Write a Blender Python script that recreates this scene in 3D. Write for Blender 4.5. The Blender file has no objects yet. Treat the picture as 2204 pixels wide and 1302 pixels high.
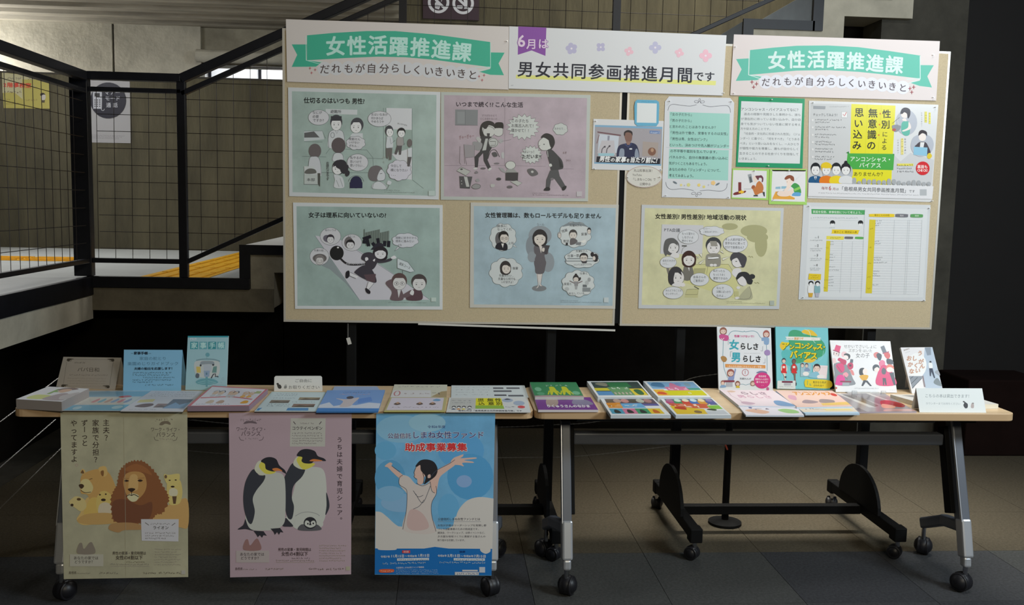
import bpy, math, random
import numpy as np
from mathutils import Vector, Matrix

# ------------------------------------------------------------------ camera
scene = bpy.context.scene
COL = scene.collection
W, H = 2204.0, 1302.0
F, YAW, PITCH, ROLL = 2004.87589, 0.07409, 0.10633, -0.02144
CAM = np.array([0.0, -3.2534, 1.43919])
cy_, sy_ = math.cos(YAW), math.sin(YAW)
FW = np.array([sy_*math.cos(PITCH), cy_*math.cos(PITCH), -math.sin(PITCH)])
_r = np.array([cy_, -sy_, 0.0]); _u = np.cross(_r, FW)
RT = math.cos(ROLL)*_r - math.sin(ROLL)*_u
UP = math.sin(ROLL)*_r + math.cos(ROLL)*_u
cd = bpy.data.cameras.new('camera'); cam = bpy.data.objects.new('camera', cd); COL.objects.link(cam)
cd.sensor_width = 36.0; cd.lens = F*36.0/W; cd.clip_start = .05; cd.clip_end = 60
cam.matrix_world = Matrix(((RT[0], UP[0], -FW[0], CAM[0]), (RT[1], UP[1], -FW[1], CAM[1]), (RT[2], UP[2], -FW[2], CAM[2]), (0, 0, 0, 1)))
scene.camera = cam

# ------------------------------------------------------------------ world, lights, exposure
wd = bpy.data.worlds.new('dim_hall'); scene.world = wd; wd.use_nodes = True
wd.node_tree.nodes['Background'].inputs[0].default_value = (.8, .85, 1, 1)
wd.node_tree.nodes['Background'].inputs[1].default_value = .010
vs = scene.view_settings
vs.view_transform = 'Standard'; vs.look = 'None'; vs.gamma = 1; vs.use_curve_mapping = False; vs.exposure = 0.0
def area(name, loc, aim, sx, sy, power, color, spread=180):
    l = bpy.data.lights.new(name, 'AREA'); l.shape = 'RECTANGLE'; l.size = sx; l.size_y = sy; l.energy = power; l.color = color
    l.spread = math.radians(spread)
    o = bpy.data.objects.new(name, l); COL.objects.link(o); o.location = loc
    o.rotation_euler = (Vector(aim)-Vector(loc)).to_track_quat('-Z', 'Y').to_euler()
    return o
area('hall_lamp_right', (3.6, -2.3, 2.7), (1.0, .6, 1.2), 1.2, .6, 100, (.81, .925, 1.0))
area('hall_ceiling_lamp', (2.0, -.5, 3.6), (1.4, .5, .8), 1.4, .4, 29, (1, 1, 1))
area('fill_behind_viewer', (.8, -5.2, 2.9), (0.8, .4, .8), 1.0, .6, 71, (1.0, .89, .67))  # warm fill added behind the viewer to lift the hanging posters
area('landing_lamp', (-3.4, 3.7, 2.85), (-2.4, 3.8, .9), 1.6, .4, 36, (.97, .98, 1.0))
area('upper_wall_fill', (-4.6, 5.72, 2.3), (-3.9, 5.9, 3.0), 1.2, .2, 70, (1.0, .99, .97))  # unseen light added behind the low wall to brighten the upper wall
area('stair_lamp', (2.2, 3.6, 4.6), (1.6, 4.6, 2.4), 1.8, .5, 80, (1.0, .96, .88))
area('rear_window_glow', (-1.4, 6.7, 2.2), (-1.6, 7.6, 2.6), 1.6, .4, 40, (.95, .97, 1.0))
area('passage_lamp', (1.75, .98, 3.3), (1.75, .9, 0), 1.8, .25, 13, (1.0, .96, .86), 44)

# ------------------------------------------------------------------ helpers
def s2l(c):
    return c/12.92 if c <= .04045 else ((c+.055)/1.055)**2.4
def hexlin(h): return np.array([s2l(int(h[i:i+2], 16)/255) for i in (0, 2, 4)])
MATS = {}
def pmat(name, rgb, rough=.6, metal=0.0, spec=.5, noise=0, nscale=8, bump=0, bscale=60, emit=None, stretch=None, trans=0, noise2=None):
    if name in MATS: return MATS[name]
    m = bpy.data.materials.new(name); m.use_nodes = True; nt = m.node_tree; b = nt.nodes['Principled BSDF']
    b.inputs['Base Color'].default_value = (*rgb, 1); b.inputs['Roughness'].default_value = rough
    b.inputs['Metallic'].default_value = metal; b.inputs['Specular IOR Level'].default_value = spec
    if trans: b.inputs['Transmission Weight'].default_value = trans
    if emit: b.inputs['Emission Color'].default_value = (*emit[:3], 1); b.inputs['Emission Strength'].default_value = emit[3]
    if noise or bump:
        tc = nt.nodes.new('ShaderNodeTexCoord'); mp = nt.nodes.new('ShaderNodeMapping'); nt.links.new(tc.outputs['Object'], mp.inputs[0])
        if stretch: mp.inputs['Scale'].default_value = stretch
    if noise:
        n = nt.nodes.new('ShaderNodeTexNoise'); n.inputs['Scale'].default_value = nscale; n.inputs['Detail'].default_value = 6; n.inputs['Roughness'].default_value = .62
        nt.links.new(mp.outputs[0], n.inputs['Vector'])
        r = nt.nodes.new('ShaderNodeValToRGB'); r.color_ramp.elements[0].position = .32; r.color_ramp.elements[1].position = .68
        c = np.array(rgb); r.color_ramp.elements[0].color = (*(c*(1-noise)), 1)
        c2 = np.array(noise2) if noise2 is not None else np.minimum(c*(1+noise), 1)
        r.color_ramp.elements[1].color = (*c2, 1)
        nt.links.new(n.outputs['Fac'], r.inputs[0]); nt.links.new(r.outputs[0], b.inputs['Base Color'])
    if bump:
        n = nt.nodes.new('ShaderNodeTexNoise'); n.inputs['Scale'].default_value = bscale; n.inputs['Detail'].default_value = 4
        nt.links.new(mp.outputs[0], n.inputs['Vector'])
        bp = nt.nodes.new('ShaderNodeBump'); bp.inputs['Strength'].default_value = bump; bp.inputs['Distance'].default_value = .01
        nt.links.new(n.outputs['Fac'], bp.inputs['Height']); nt.links.new(bp.outputs[0], b.inputs['Normal'])
    MATS[name] = m; return m
def ink(hexc, white, rough=.55):
    mot = hexc.endswith('~'); hexc = hexc[:6]
    a = np.clip(hexlin(hexc)/hexlin(white)*.8, .004, .9)
    key = 'print_%02x%02x%02x_%d' % (*[int(round(255*v**(1/2.2))) for v in a], int(rough*100))
    if mot: return pmat(key+'_wash', tuple(a), rough, spec=.3, noise=.13, nscale=9)
    return pmat(key, tuple(a), rough, spec=.3)

ORG = {}
def tag(o, label=None, cat=None, group=None, kind=None):
    if label: o['label'] = label
    if cat: o['category'] = cat
    if group: o['group'] = group
    if kind: o['kind'] = kind
    return o
def thing(name, label, cat, loc, group=None):
    o = bpy.data.objects.new(name, None); COL.objects.link(o); o.location = loc; o.empty_display_size = .05
    ORG[o.name] = np.array(loc, float); return tag(o, label, cat, group)
def raw(name, V, Fc, mats, fm=None, parent=None, loc=None, smooth=False):
    if parent is not None: org = ORG[parent.name]
    else: org = np.array(loc if loc is not None else (0, 0, 0), float)
    V = np.asarray(V, float)-org
    me = bpy.data.meshes.new(name); me.from_pydata(V.tolist(), [], Fc)
    for m in (mats if isinstance(mats, (list, tuple)) else [mats]): me.materials.append(m)
    if fm is not None: me.polygons.foreach_set('material_index', fm)
    if smooth is True: me.polygons.foreach_set('use_smooth', [True]*len(me.polygons))
    elif smooth:
        me.polygons.foreach_set('use_smooth', [True]*len(me.polygons)); me.set_sharp_from_angle(angle=math.radians(smooth))
    me.update()
    o = bpy.data.objects.new(name, me); COL.objects.link(o)
    if parent is not None: o.parent = parent
    else: o.location = tuple(org)
    ORG[o.name] = org; return o
class MB:
    def __init__(s): s.V = []; s.F = []; s.M = []
    def add(s, V, Fc, m=0):
        b = len(s.V); s.V += [tuple(v) for v in V]; s.F += [tuple(b+i for i in f) for f in Fc]; s.M += [m]*len(Fc); return s
    def box(s, x0, x1, y0, y1, z0, z1, m=0):
        V = [(x, y, z) for x in (x0, x1) for y in (y0, y1) for z in (z0, z1)]
        return s.add(V, [(0, 1, 3, 2), (4, 6, 7, 5), (0, 4, 5, 1), (2, 3, 7, 6), (0, 2, 6, 4), (1, 5, 7, 3)], m)
    def bar(s, p, q, w, h, side=(1, 0, 0), m=0, taper=1):
        p = np.array(p, float); q = np.array(q, float); d = q-p; d /= np.linalg.norm(d)
        a = np.array(side, float); a -= d*(a@d); a /= np.linalg.norm(a); b = np.cross(d, a)
        V = []
        for c, k in ((p, 1), (q, taper)):
            for i, j in ((-1, -1), (1, -1), (1, 1), (-1, 1)): V.append(c+a*i*w/2*k+b*j*h/2*k)
        return s.add(V, [(3, 2, 1, 0), (4, 5, 6, 7), (0, 1, 5, 4), (1, 2, 6, 5), (2, 3, 7, 6), (3, 0, 4, 7)], m)
    def cyl(s, p, q, r, n=12, r2=None, m=0):
        p = np.array(p, float); q = np.array(q, float); d = q-p; d /= np.linalg.norm(d); r2 = r if r2 is None else r2
        a = np.cross(d, (0, 0, 1) if abs(d[2]) < .9 else (1, 0, 0)); a /= np.linalg.norm(a); b = np.cross(d, a)
        V = []
        for c, k in ((p, r), (q, r2)):
            for i in range(n):
                t = 2*math.pi*i/n; V.append(c+k*(a*math.cos(t)+b*math.sin(t)))
        Fc = [(i, (i+1) % n, n+(i+1) % n, n+i) for i in range(n)]+[tuple(range(n))[::-1], tuple(range(n, 2*n))]
        return s.add(V, Fc, m)
    def tube(s, pts, r, n=6, m=0):
        for a, b in zip(pts[:-1], pts[1:]): s.cyl(a, b, r, n, m=m)
        return s
    def prism(s, poly, axis, a0, a1, m=0):
        n = len(poly); V = []
        for a in (a0, a1):
            for u, v in poly:
                V.append((a, u, v) if axis == 0 else (u, a, v) if axis == 1 else (u, v, a))
        return s.add(V, [tuple(range(n)), tuple(range(n, 2*n))[::-1]]+[(i, (i+1) % n, n+(i+1) % n, n+i) for i in range(n)], m)
    def ball(s, c, r, n=12, k=8, sc=(1, 1, 1), m=0):
        V = [(c[0], c[1], c[2]+r*sc[2])]
        for j in range(1, k):
            ph = math.pi*j/k
            for i in range(n):
                t = 2*math.pi*i/n; V.append((c[0]+r*sc[0]*math.sin(ph)*math.cos(t), c[1]+r*sc[1]*math.sin(ph)*math.sin(t), c[2]+r*sc[2]*math.cos(ph)))
        V.append((c[0], c[1], c[2]-r*sc[2])); Fc = [(0, 1+i, 1+(i+1) % n) for i in range(n)]
        for j in range(k-2):
            Fc += [(1+j*n+i, 1+(j+1)*n+i, 1+(j+1)*n+(i+1) % n, 1+j*n+(i+1) % n) for i in range(n)]
        Fc += [(len(V)-1, 1+(k-2)*n+(i+1) % n, 1+(k-2)*n+i) for i in range(n)]
        return s.add(V, Fc, m)
    def build(s, name, mats, parent=None, loc=None, smooth=False, bevel=0):
        if loc is None and parent is None:
            a = np.array(s.V); loc = ((a[:, 0].min()+a[:, 0].max())/2, (a[:, 1].min()+a[:, 1].max())/2, a[:, 2].min())
        o = raw(name, s.V, s.F, mats, s.M, parent, loc, smooth)
        import bmesh
        bm = bmesh.new(); bm.from_mesh(o.data); bmesh.ops.recalc_face_normals(bm, faces=bm.faces); bm.to_mesh(o.data); bm.free()
        if bevel:
            md = o.modifiers.new('edge', 'BEVEL'); md.width = bevel; md.segments = 2; md.limit_method = 'ANGLE'
        return o
def copy_tree(o, parent=None, shift=None):
    c = o.copy(); COL.objects.link(c); c.parent = parent
    ORG[c.name] = ORG[o.name]+(np.array(shift) if shift is not None else 0)
    for ch in list(o.children):
        copy_tree(ch, c, shift)
    return c
def ray(P):
    P = np.asarray(P, float).reshape(-1, 2)
    return FW[None]+RT[None]*((P[:, 0:1]-W/2)/F)-UP[None]*((P[:, 1:2]-H/2)/F)
def hit(P, o, n, off=0.0):          # where the sight lines through photo points meet a real plane
    d = ray(P); o = np.asarray(o, float)+np.asarray(n)*off
    t = ((o-CAM)@n)/(d@n); return CAM+d*t[:, None]
def at(px, py, axis, val):
    n = np.zeros(3); n[axis] = 1; o = np.zeros(3); o[axis] = val; return hit([(px, py)], o, n)[0]

# ------------------------------------------------------------------ materials of the place
concrete = pmat('concrete_formwork', tuple(hexlin('4d4836')), .9, noise=.30, nscale=3.0, bump=.5, bscale=26, stretch=(2.2, 2.2, .45))
concrete_light = pmat('concrete_light', tuple(hexlin('b9b4a4')), .9, noise=.18, nscale=4.0, bump=.4, bscale=20)
concrete_beam = pmat('concrete_beam', tuple(hexlin('9a9482')), .9, noise=.25, nscale=5.0, bump=.5, bscale=18)
concrete_dark = pmat('concrete_dark', tuple(hexlin('45423c')), .95, spec=.1, noise=.3, nscale=3, bump=.4, bscale=20)
black_steel = pmat('black_steel', tuple(hexlin('15161c')), .42, 0, spec=.3, noise=.2, nscale=20)
wire_mat = pmat('mesh_wire', tuple(hexlin('3a3430')), .5, .5)
vinyl = pmat('landing_vinyl', tuple(hexlin('b4b7b4')), .5, noise=.06, nscale=5)
yellow_tactile = pmat('yellow_tactile', tuple(hexlin('e0a81e')), .55, noise=.15, nscale=12)
deck_mat = pmat('steel_deck', tuple(hexlin('8d8778')), .75, .1, noise=.25, nscale=5, stretch=(.4, 3, 1))
carpets = [pmat('carpet_slate', tuple(hexlin('4a4b4d')), 1, spec=.05, noise=.22, nscale=90, bump=.6, bscale=400),
           pmat('carpet_grey', tuple(hexlin('505150')), 1, spec=.05, noise=.22, nscale=90, bump=.6, bscale=400),
           pmat('carpet_charcoal', tuple(hexlin('454649')), 1, spec=.05, noise=.22, nscale=90, bump=.6, bscale=400),
           pmat('carpet_warm_lit', tuple(hexlin('5c5548')), 1, spec=.05, noise=.22, nscale=90, bump=.6, bscale=400)]  # last one for the rear tiles: warm light put into the carpet colour
beech = pmat('beech_laminate', tuple(hexlin('d8bd98')), .42, noise=.07, nscale=3, stretch=(.6, 8, 8))
beech_edge = pmat('beech_edge_band', tuple(hexlin('c9a982')), .5, noise=.05, nscale=4)
leg_grey = pmat('painted_steel_grey', tuple(hexlin('60656f')), .45, .1)
leg_silver = pmat('silver_casting', tuple(hexlin('b9bcc2')), .35, .4)
rubber = pmat('caster_black', tuple(hexlin('1b1b20')), .45)
chrome = pmat('chrome', tuple(hexlin('c8c8cc')), .15, 1)
stand_black = pmat('stand_black_steel', tuple(hexlin('0a0a0b')), .7, .0, spec=.2)
board_cloth = pmat('board_cloth_beige', tuple(hexlin('c8b899')), .95, spec=.1, noise=.07, nscale=160, bump=.3, bscale=500)
alu = pmat('aluminium_trim', tuple(hexlin('c9c4ba')), .4, .4)

# ------------------------------------------------------------------ the setting
def struct(mb, name, m, parent=None, loc=None, **k):
    o = mb.build(name, m, parent, loc, **k)
    if parent is None: o['kind'] = 'structure'
    return o
YF, YW, YU = 2.30, 5.30, 5.95     # fence plane, lower rear wall, upper rear wall
ZL = .955                          # landing height
# floor slab and carpet tiles
fl = struct(MB().box(-4.5, 5.0, -2.2, 4.6, -.12, -.006), 'floor', concrete_dark, loc=(0, 0, 0))
rnd = random.Random(4)
tile_me = {}
for ix in range(-6, 8):
    for iy in range(-2, 8):
        x0 = .845+.5*(ix-2); y0 = -.55+.5*iy
        if x0 < -2.3 or x0 > 4.2: continue
        mi = 3 if iy >= 2 else (0, 1, 2, 1, 0)[(ix*3+iy*2+(ix*iy) % 2) % 5]
        if mi not in tile_me:
            b = MB().box(.001, .499, .001, .499, -.006, .0)
            tl = b.build('carpet_tile', carpets[mi], fl, bevel=0); tile_me[mi] = tl.data
            tl.parent = fl
        else:
            tl = bpy.data.objects.new('carpet_tile', tile_me[mi]); COL.objects.link(tl); tl.parent = fl
        tl.location = (x0, y0, 0)
# landing slab: left wing and rear wing, with edge beams and black steel edging
def landing():
    b = MB().box(-5.6, -2.05, -2.2, YW, ZL-.17, ZL)
    b.box(-2.05, -1.18+.0, YF, YW, ZL-.17, ZL)
    l = struct(b, 'landing', vinyl, loc=(-3, 3, ZL-.17))
    MB().box(-2.05, -2.03, -2.2, YF-.012, ZL-.235, ZL-.095).build('concrete_fascia', concrete_light, l)
    MB().box(-2.035, -.995, YF-.02, YF-.001, ZL-.185, ZL-.05).build('concrete_fascia', pmat('concrete_shaded', tuple(hexlin('6c6657')), .9, noise=.25, nscale=5.0, bump=.5, bscale=18), l)  # rear fascia: same concrete with its shade put into the colour
    e = MB().box(-2.055, -2.02, -2.2, YF-.02, ZL-.095, ZL+.012).box(-2.055, -1.13, YF-.035, YF+.01, ZL-.052, ZL+.012)
    e.build('steel_edging', black_steel, l, bevel=.003)
    return l
ld = landing()
# dark walls under the landing
under_shade = pmat('underside_shade', tuple(hexlin('151310')), 1, spec=.03, noise=.3, nscale=3, bump=.4, bscale=20)  # near black: the shade below landing and stairs put into the wall colour
struct(MB().box(-2.6, -.99, 2.6, 2.75, 0, ZL-.171), 'wall_under_landing', under_shade)
struct(MB().box(-2.5, -2.35, -2.2, 2.6, 0, ZL-.171), 'wall_left', under_shade)
# tactile paving on the landing
tp = None
def tactile(x, y, rot):
    global tp
    if tp is None:
        b = MB().box(-.198, .198, -.198, .198, 0, .003)
        for i in range(4):
            c = -.148+i*.0987; b.box(c-.018, c+.018, -.185, .185, .003, .009)
        ORG['_t'] = np.zeros(3)
        o = b.build('tactile_tile', yellow_tactile, loc=(0, 0, 0)); tp = o
    else:
        o = bpy.data.objects.new('tactile_tile', tp.data); COL.objects.link(o)
    o.parent = ld; o.location = (x-ORG[ld.name][0], y-ORG[ld.name][1], .17+.0005); o.rotation_euler = (0, 0, rot)
for k in range(7): tactile(-1.60, 2.52+.4*k, 0)
for k in range(7): tactile(-2.85-.4*k, 3.82, math.pi/2)
# rear walls
rw = struct(MB().box(-7.5, -.36, YW, YW+.18, -.1, 2.47), 'wall_back', concrete)
MB().box(-7.5, -.36, YW-.004, YW+.2, 2.47, 2.485).build('wall_coping', concrete_dark, rw)
struct(MB().box(-.36, 4.3, YW-.02, YW+.3, -.1, 5.2), 'wall_stair', concrete)
up = struct(MB().box(-7.5, -3.135, YU, YU+.15, 2.2, 3.05).box(-3.115, -2.32, YU, YU+.15, 2.2, 3.05), 'wall_upper', concrete_light)
MB().box(-3.135, -3.115, YU+.04, YU+.1, 2.2, 3.05).build('joint_strip', black_steel, up)
# bright far hall seen through the slot, with its beam and pipe
fh = struct(MB().box(-3.4, .2, 7.6, 7.7, 1.6, 3.0), 'wall_far_hall', pmat('far_hall_white', (.85, .87, .9), .8))
for i in range(6): MB().box(-3.2+i*.55, -3.17+i*.55, 7.57, 7.6, 1.6, 3.0).build('mullion', black_steel, fh)
struct(MB().box(-2.32, -.36, 6.0, 6.25, 2.69, 3.05), 'trim_beam', concrete_beam)
struct(MB().cyl((-2.32, 5.8, 2.74), (-.36, 5.8, 2.74), .06, 12), 'trim_pipe', concrete_light, smooth=30)
# ribbed steel deck ceiling above the landing
cb = MB().box(-7.5, -.36, 1.6, 9, 3.11, 3.16)
cl = struct(cb, 'ceiling', deck_mat)
for k in range(12):
    y = 2.2+.34*k
    MB().prism([(y-.07, 3.03), (y+.07, 3.03), (y+.12, 3.111), (y-.12, 3.111)], 0, -7.5, -.36).build('ceiling_rib', deck_mat, cl)
# round lamp bead in the slot
# stairs: sawtooth concrete slab
R_, T_ = .1985, .42
X0 = -1.18
st = struct(MB().box(-1.175, -1.0, YF+.02, YW-.03, ZL-.165, ZL+.03), 'staircase', concrete_beam)
st.data.materials.clear(); st.data.materials.append(concrete_beam)
for n in range(1, 12):
    x0 = X0+(n-1)*T_; x1 = x0+T_; z = ZL+n*R_+.004; th = .155; w = .185
    b = MB().prism([(x0, z-R_-th), (x0, z), (x1, z), (x1, z-th), (x0+w, z-th), (x0+w, z-R_-th)], 1, YF, YW-.025)
    s = b.build('step', concrete_light if n > 6 else concrete_beam, st)  # lower steps in darker concrete, their dimness put into the colour
    MB().box(x0+.012, x1-.002, YF+.02, YW-.03, z, z+.004).build('tread_vinyl', pmat('tread_pale', tuple(hexlin('d6d7d4')), .5, noise=.05, nscale=5), st)
    rm = pmat('riser_bluegrey', tuple(hexlin('7d8791')), .5, noise=.1, nscale=6)
    MB().box(x0-.006, x0, YF+.03, YW-.03, z-R_+.004, z-.006).build('riser_panel', rm, st)
    e = MB().box(x0-.012, x1+.0, YF-.016, YF+.004, z-.05, z+.006)
    e.box(x0-.012, x0+.05, YF-.016, YF+.004, z-R_-.05, z-.05)
    e.build('steel_edging', black_steel, st)
P_ = [(-.995, 0), (-.995, ZL-.155)]
for n in range(1, 12): P_ += [(X0+(n-1)*T_+.185, ZL+n*R_-.15), (X0+n*T_+.185, ZL+n*R_-.15)]
P_ += [(X0+11*T_+.185, 4.8), (5, 4.8), (5, 0)]
struct(MB().prism([q for i, q in enumerate(P_) if i == 0 or q != P_[i-1]], 1, 2.6, 2.75), 'wall_stair_shade', under_shade)  # dark sheet added to stand for the unlit space below the stairs
# skirting line that climbs the stair wall
sk = MB()
for n in range(1, 12):
    x0 = X0+(n-1)*T_
    sk.bar((x0, YW-.03, ZL+n*R_+.16-R_*.5), (x0+T_, YW-.03, ZL+(n+1)*R_+.16-R_*.5), .012, .05, (0, 1, 0))
sk.build('wall_skirting', concrete_beam, st)
# right hand side: dark concrete pier, recess and timber door with a switch plate
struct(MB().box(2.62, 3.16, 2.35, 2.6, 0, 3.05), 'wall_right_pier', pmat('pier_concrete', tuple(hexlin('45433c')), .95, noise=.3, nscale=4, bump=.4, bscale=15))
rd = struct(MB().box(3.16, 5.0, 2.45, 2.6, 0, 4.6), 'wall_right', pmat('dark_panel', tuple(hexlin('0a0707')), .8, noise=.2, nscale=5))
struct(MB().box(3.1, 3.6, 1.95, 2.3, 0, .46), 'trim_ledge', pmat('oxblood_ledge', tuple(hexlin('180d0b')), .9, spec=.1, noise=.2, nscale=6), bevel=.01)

# ------------------------------------------------------------------ fences
def fence_side():
    t = thing('fence', 'black steel fence with wire mesh running forward along the left edge of the landing', 'fence', (-2.04, 1.0, ZL))
    x = -2.04
    for z0, z1, w in ((2.075, 2.125, .06), (2.005, 2.03, .045), (1.045, 1.07, .035)):
        MB().box(x-w/2, x+w/2, -2.1, YF-.06, z0, z1).build('rail', black_steel, t, bevel=.004)
    for y in (-.9, .8):
        MB().box(x-.02, x+.02, y-.02, y+.02, ZL+.012, 2.075).build('post', black_steel, t)
    m = MB()
    for i in range(42): m.cyl((x, -2.0+i*.1, 1.07), (x, -2.0+i*.1, 2.01), .0018, 4)
    for i in range(9): m.cyl((x, -2.1, 1.16+i*.1), (x, YF-.06, 1.16+i*.1), .0018, 4)
    tag(m.build('wire_mesh', wire_mat, t), kind='stuff')
    return t
fence_side()
def fence_back():
    t = thing('fence', 'black steel fence with wire mesh across the rear edge, climbing right with the stairs', 'fence', (-1.5, YF, ZL))
    MB().box(-2.125, -2.025, YF-.03, YF+.03, ZL+.012, 2.13).build('corner_post', black_steel, t, bevel=.004)
    MB().box(-1.535, -1.487, YF-.02, YF+.02, ZL+.012, 2.13).build('post', black_steel, t, bevel=.003)
    y = YF
    for z0, z1, w in ((2.085, 2.13, .06), (2.02, 2.045, .04), (1.045, 1.072, .035)):
        MB().box(-2.025, -1.51, y-w/2, y+w/2, z0, z1).build('rail', black_steel, t, bevel=.003)
    sl = .4735
    zb = lambda x: 1.062+(x+1.485)*sl
    zt = lambda x: 2.105+(x+1.51)*sl
    xe = 2.6
    MB().bar((-1.51, y, zt(-1.51)), (xe, y, zt(xe)), .06, .05, (0, 1, 0)).build('rail', black_steel, t, bevel=.004)
    MB().bar((-1.51, y, zt(-1.51)-.085), (xe, y, zt(xe)-.085), .04, .028, (0, 1, 0)).build('rail', black_steel, t, bevel=.003)
    MB().bar((-1.51, y, zb(-1.51)), (xe, y, zb(xe)), .03, .026, (0, 1, 0)).build('rail', black_steel, t, bevel=.003)
    for x in (-.255, .99, 2.24):
        n = math.floor((x-X0)/T_)+1; z0 = ZL+n*R_+.008
        MB().box(x-.022, x+.022, y-.02, y+.02, z0, zt(x)).build('post', black_steel, t)
    m = MB()
    for i in range(5): m.cyl((-1.995+i*.0965, y, 1.06), (-1.985+i*.0965, y, 2.03), .0018, 4)
    for i in range(10): m.cyl((-1.985, y, 1.13+i*.0955), (-1.51, y, 1.13+i*.0955), .0018, 4)
    for i in range(43):
        x = -1.41+i*.0955
        if x < xe: m.cyl((x, y, zb(x)), (x, y, zt(x)-.08), .0018, 4)
    z = 1.13
    while z < 4.2:
        xa = max(-1.51, -1.51+(z-(2.02))/sl); xb = min(xe, -1.485+(z-1.062)/sl)
        if xb > xa: m.cyl((xa, y, z), (xb, y, z), .0018, 4)
        z += .0955
    tag(m.build('wire_mesh', wire_mat, t), kind='stuff')
fence_back()

# ------------------------------------------------------------------ folding tables
def rounded(x0, x1, y0, y1, r, n=5):
    P = []
    for cx, cy, a in ((x1-r, y1-r, 0), (x0+r, y1-r, 90), (x0+r, y0+r, 180), (x1-r, y0+r, 270)):
        for i in range(n+1):
            t = math.radians(a+90*i/n); P.append((cx+r*math.cos(t), cy+r*math.sin(t)))
    return P
def caster(parent, x, y, r=.036, ang=0, shaft=.03, name='caster'):
    c, s = math.cos(ang), math.sin(ang)
    b = MB(); a = (c, s, 0); q = (-s, c, 0)
    o = np.array((x+q[0]*r*.35, y+q[1]*r*.35, r))
    wh = MB().cyl(o-np.array(a)*.022, o-np.array(a)*.006, r*.97, 20).cyl(o+np.array(a)*.006, o+np.array(a)*.022, r*.97, 20)
    w = wh.build(name, rubber, parent, smooth=40, bevel=.003)
    MB().ball(o+np.array((0, 0, .0012)), r*1.03, 18, 12, (.98, .98, .97)).build('caster_hood', rubber, w, smooth=True)
    MB().cyl((x, y, 2*r-.006), (x, y, 2*r+shaft), .009, 10).build('caster_stem', chrome, w, smooth=40)
    return w
def table(x0, label):
    t = thing('folding_table', label, 'table', (x0+.9, .225, 0))
    pr = rounded(x0, x0+1.8, 0, .45, .035)
    b = MB(); n = len(pr)
    b.prism(pr, 2, .672, .70, 0)
    top = b.build('tabletop', [beech, beech_edge], t)
    for i, p in enumerate(top.data.polygons):
        if abs(p.normal.z) < .5: p.material_index = 1
    md = top.modifiers.new('edge', 'BEVEL'); md.width = .0025; md.segments = 2; md.limit_method = 'ANGLE'
    MB().box(x0+.17, x0+1.63, .185, .235, .530, .575).build('crossbeam', leg_grey, t, bevel=.006)
    MB().box(x0+.16, x0+1.64, .27, .30, .60, .63).build('stretcher', leg_grey, t, bevel=.004)
    for k, x in ((-1, x0+.135), (1, x0+1.665)):
        MB().box(x-.03, x+.03, .08, .37, .645, .671).build('top_bracket', stand_black, t, bevel=.004)
        l = MB().bar((x, .20, .66), (x, .075, .262), .034, .055).build('leg', leg_grey, t, bevel=.004)
        MB().bar((x-k*.026, .215, .60), (x-k*.026, .12, .28), .018, .05).build('lock_bar', stand_black, l, bevel=.003)
        f = MB().bar((x, .072, .275), (x, .036, .135), .040, .052).bar((x, .036, .14), (x, .032, .10), .030, .036)
        f.build('front_foot', leg_silver, t, bevel=.008)
        g = MB().bar((x, .07, .245), (x+.03*k, .26, .205), .036, .045).bar((x+.03*k, .25, .206), (x+.035*k, .42, .135), .036, .045)
        g.build('rear_foot', leg_grey, t, bevel=.008)
        caster(t, x, .032, .037, .5*k)
        MB().bar((x-.018, .176, .655), (x-.018, .052, .268), .003, .012).build('edge_strip', leg_silver, l)
        caster(t, x+.035*k, .41, .037, -.6*k, .045)
    return t
table(-1.472, 'long beech folding table on casters with three posters taped along its front edge')
table(.332, 'long beech folding table on casters with picture books laid and stood on it')

# ------------------------------------------------------------------ pin boards on wheeled stands
BY = .69
def pin_board(c4, label, xs):
    P = np.array([at(*q, 1, BY) for q in c4])
    zb = (P[2][2]+P[3][2])/2; zt = (P[0][2]+P[1][2])/2
    x0 = (P[0][0]+P[3][0])/2; x1 = (P[1][0]+P[2][0])/2
    t = thing('pin_board', label, 'notice board', ((x0+x1)/2, BY+.03, 0))
    MB().box(x0+.008, x1-.008, BY, BY+.024, zb+.008, zt-.008).build('cloth_panel', board_cloth, t)
    for a in ((x0, x1, zb, zb+.009), (x0, x1, zt-.009, zt), (x0, x0+.009, zb+.009, zt-.009), (x1-.009, x1, zb+.009, zt-.009)):
        MB().box(a[0], a[1], BY-.0006, BY+.028, a[2], a[3]).build('frame_trim', alu, t)
    for x in xs:
        MB().box(x-.02, x+.02, BY+.030, BY+.07, .13, zt-.1).build('upright', stand_black, t, bevel=.003)
        f = MB().box(x-.022, x+.022, .375, 1.015, .088, .135).build('foot', stand_black, t, bevel=.004)
        MB().box(x-.026, x+.026, .345, .40, .078, .138).build('foot_cap', stand_black, f, bevel=.005)
        MB().box(x-.026, x+.026, .99, 1.04, .078, .138).build('foot_cap', stand_black, f, bevel=.005)
        el = [(.70+.20*math.cos(a), .137+.165*math.sin(a)) for a in [math.pi*i/16 for i in range(17)]]
        MB().prism([(p, q) for p, q in el], 0, x-.028, x-.014).build('leg_cover', stand_black, t)
        caster(t, x, .37, .029, .9, .02); caster(t, x-.01, 1.01, .029, -.4, .02)
    MB().box(xs[0]+.02, xs[1]-.02, .675, .715, .085, .125).build('crossbar', stand_black, t, bevel=.003)
    return t, (x0, x1, zb, zt)
bl, EL = pin_board([(609, 60), (1340, 86), (1325, 703), (609, 690)], 'beige cloth pin board holding four tinted cartoon panels, left of the pair', (-.39, .47))
br, ER = pin_board([(1351, 88), (2041, 110), (2010, 706), (1337, 704)], 'beige cloth pin board with yellow and green notices, right of the pair', (1.04, 1.90))

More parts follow.
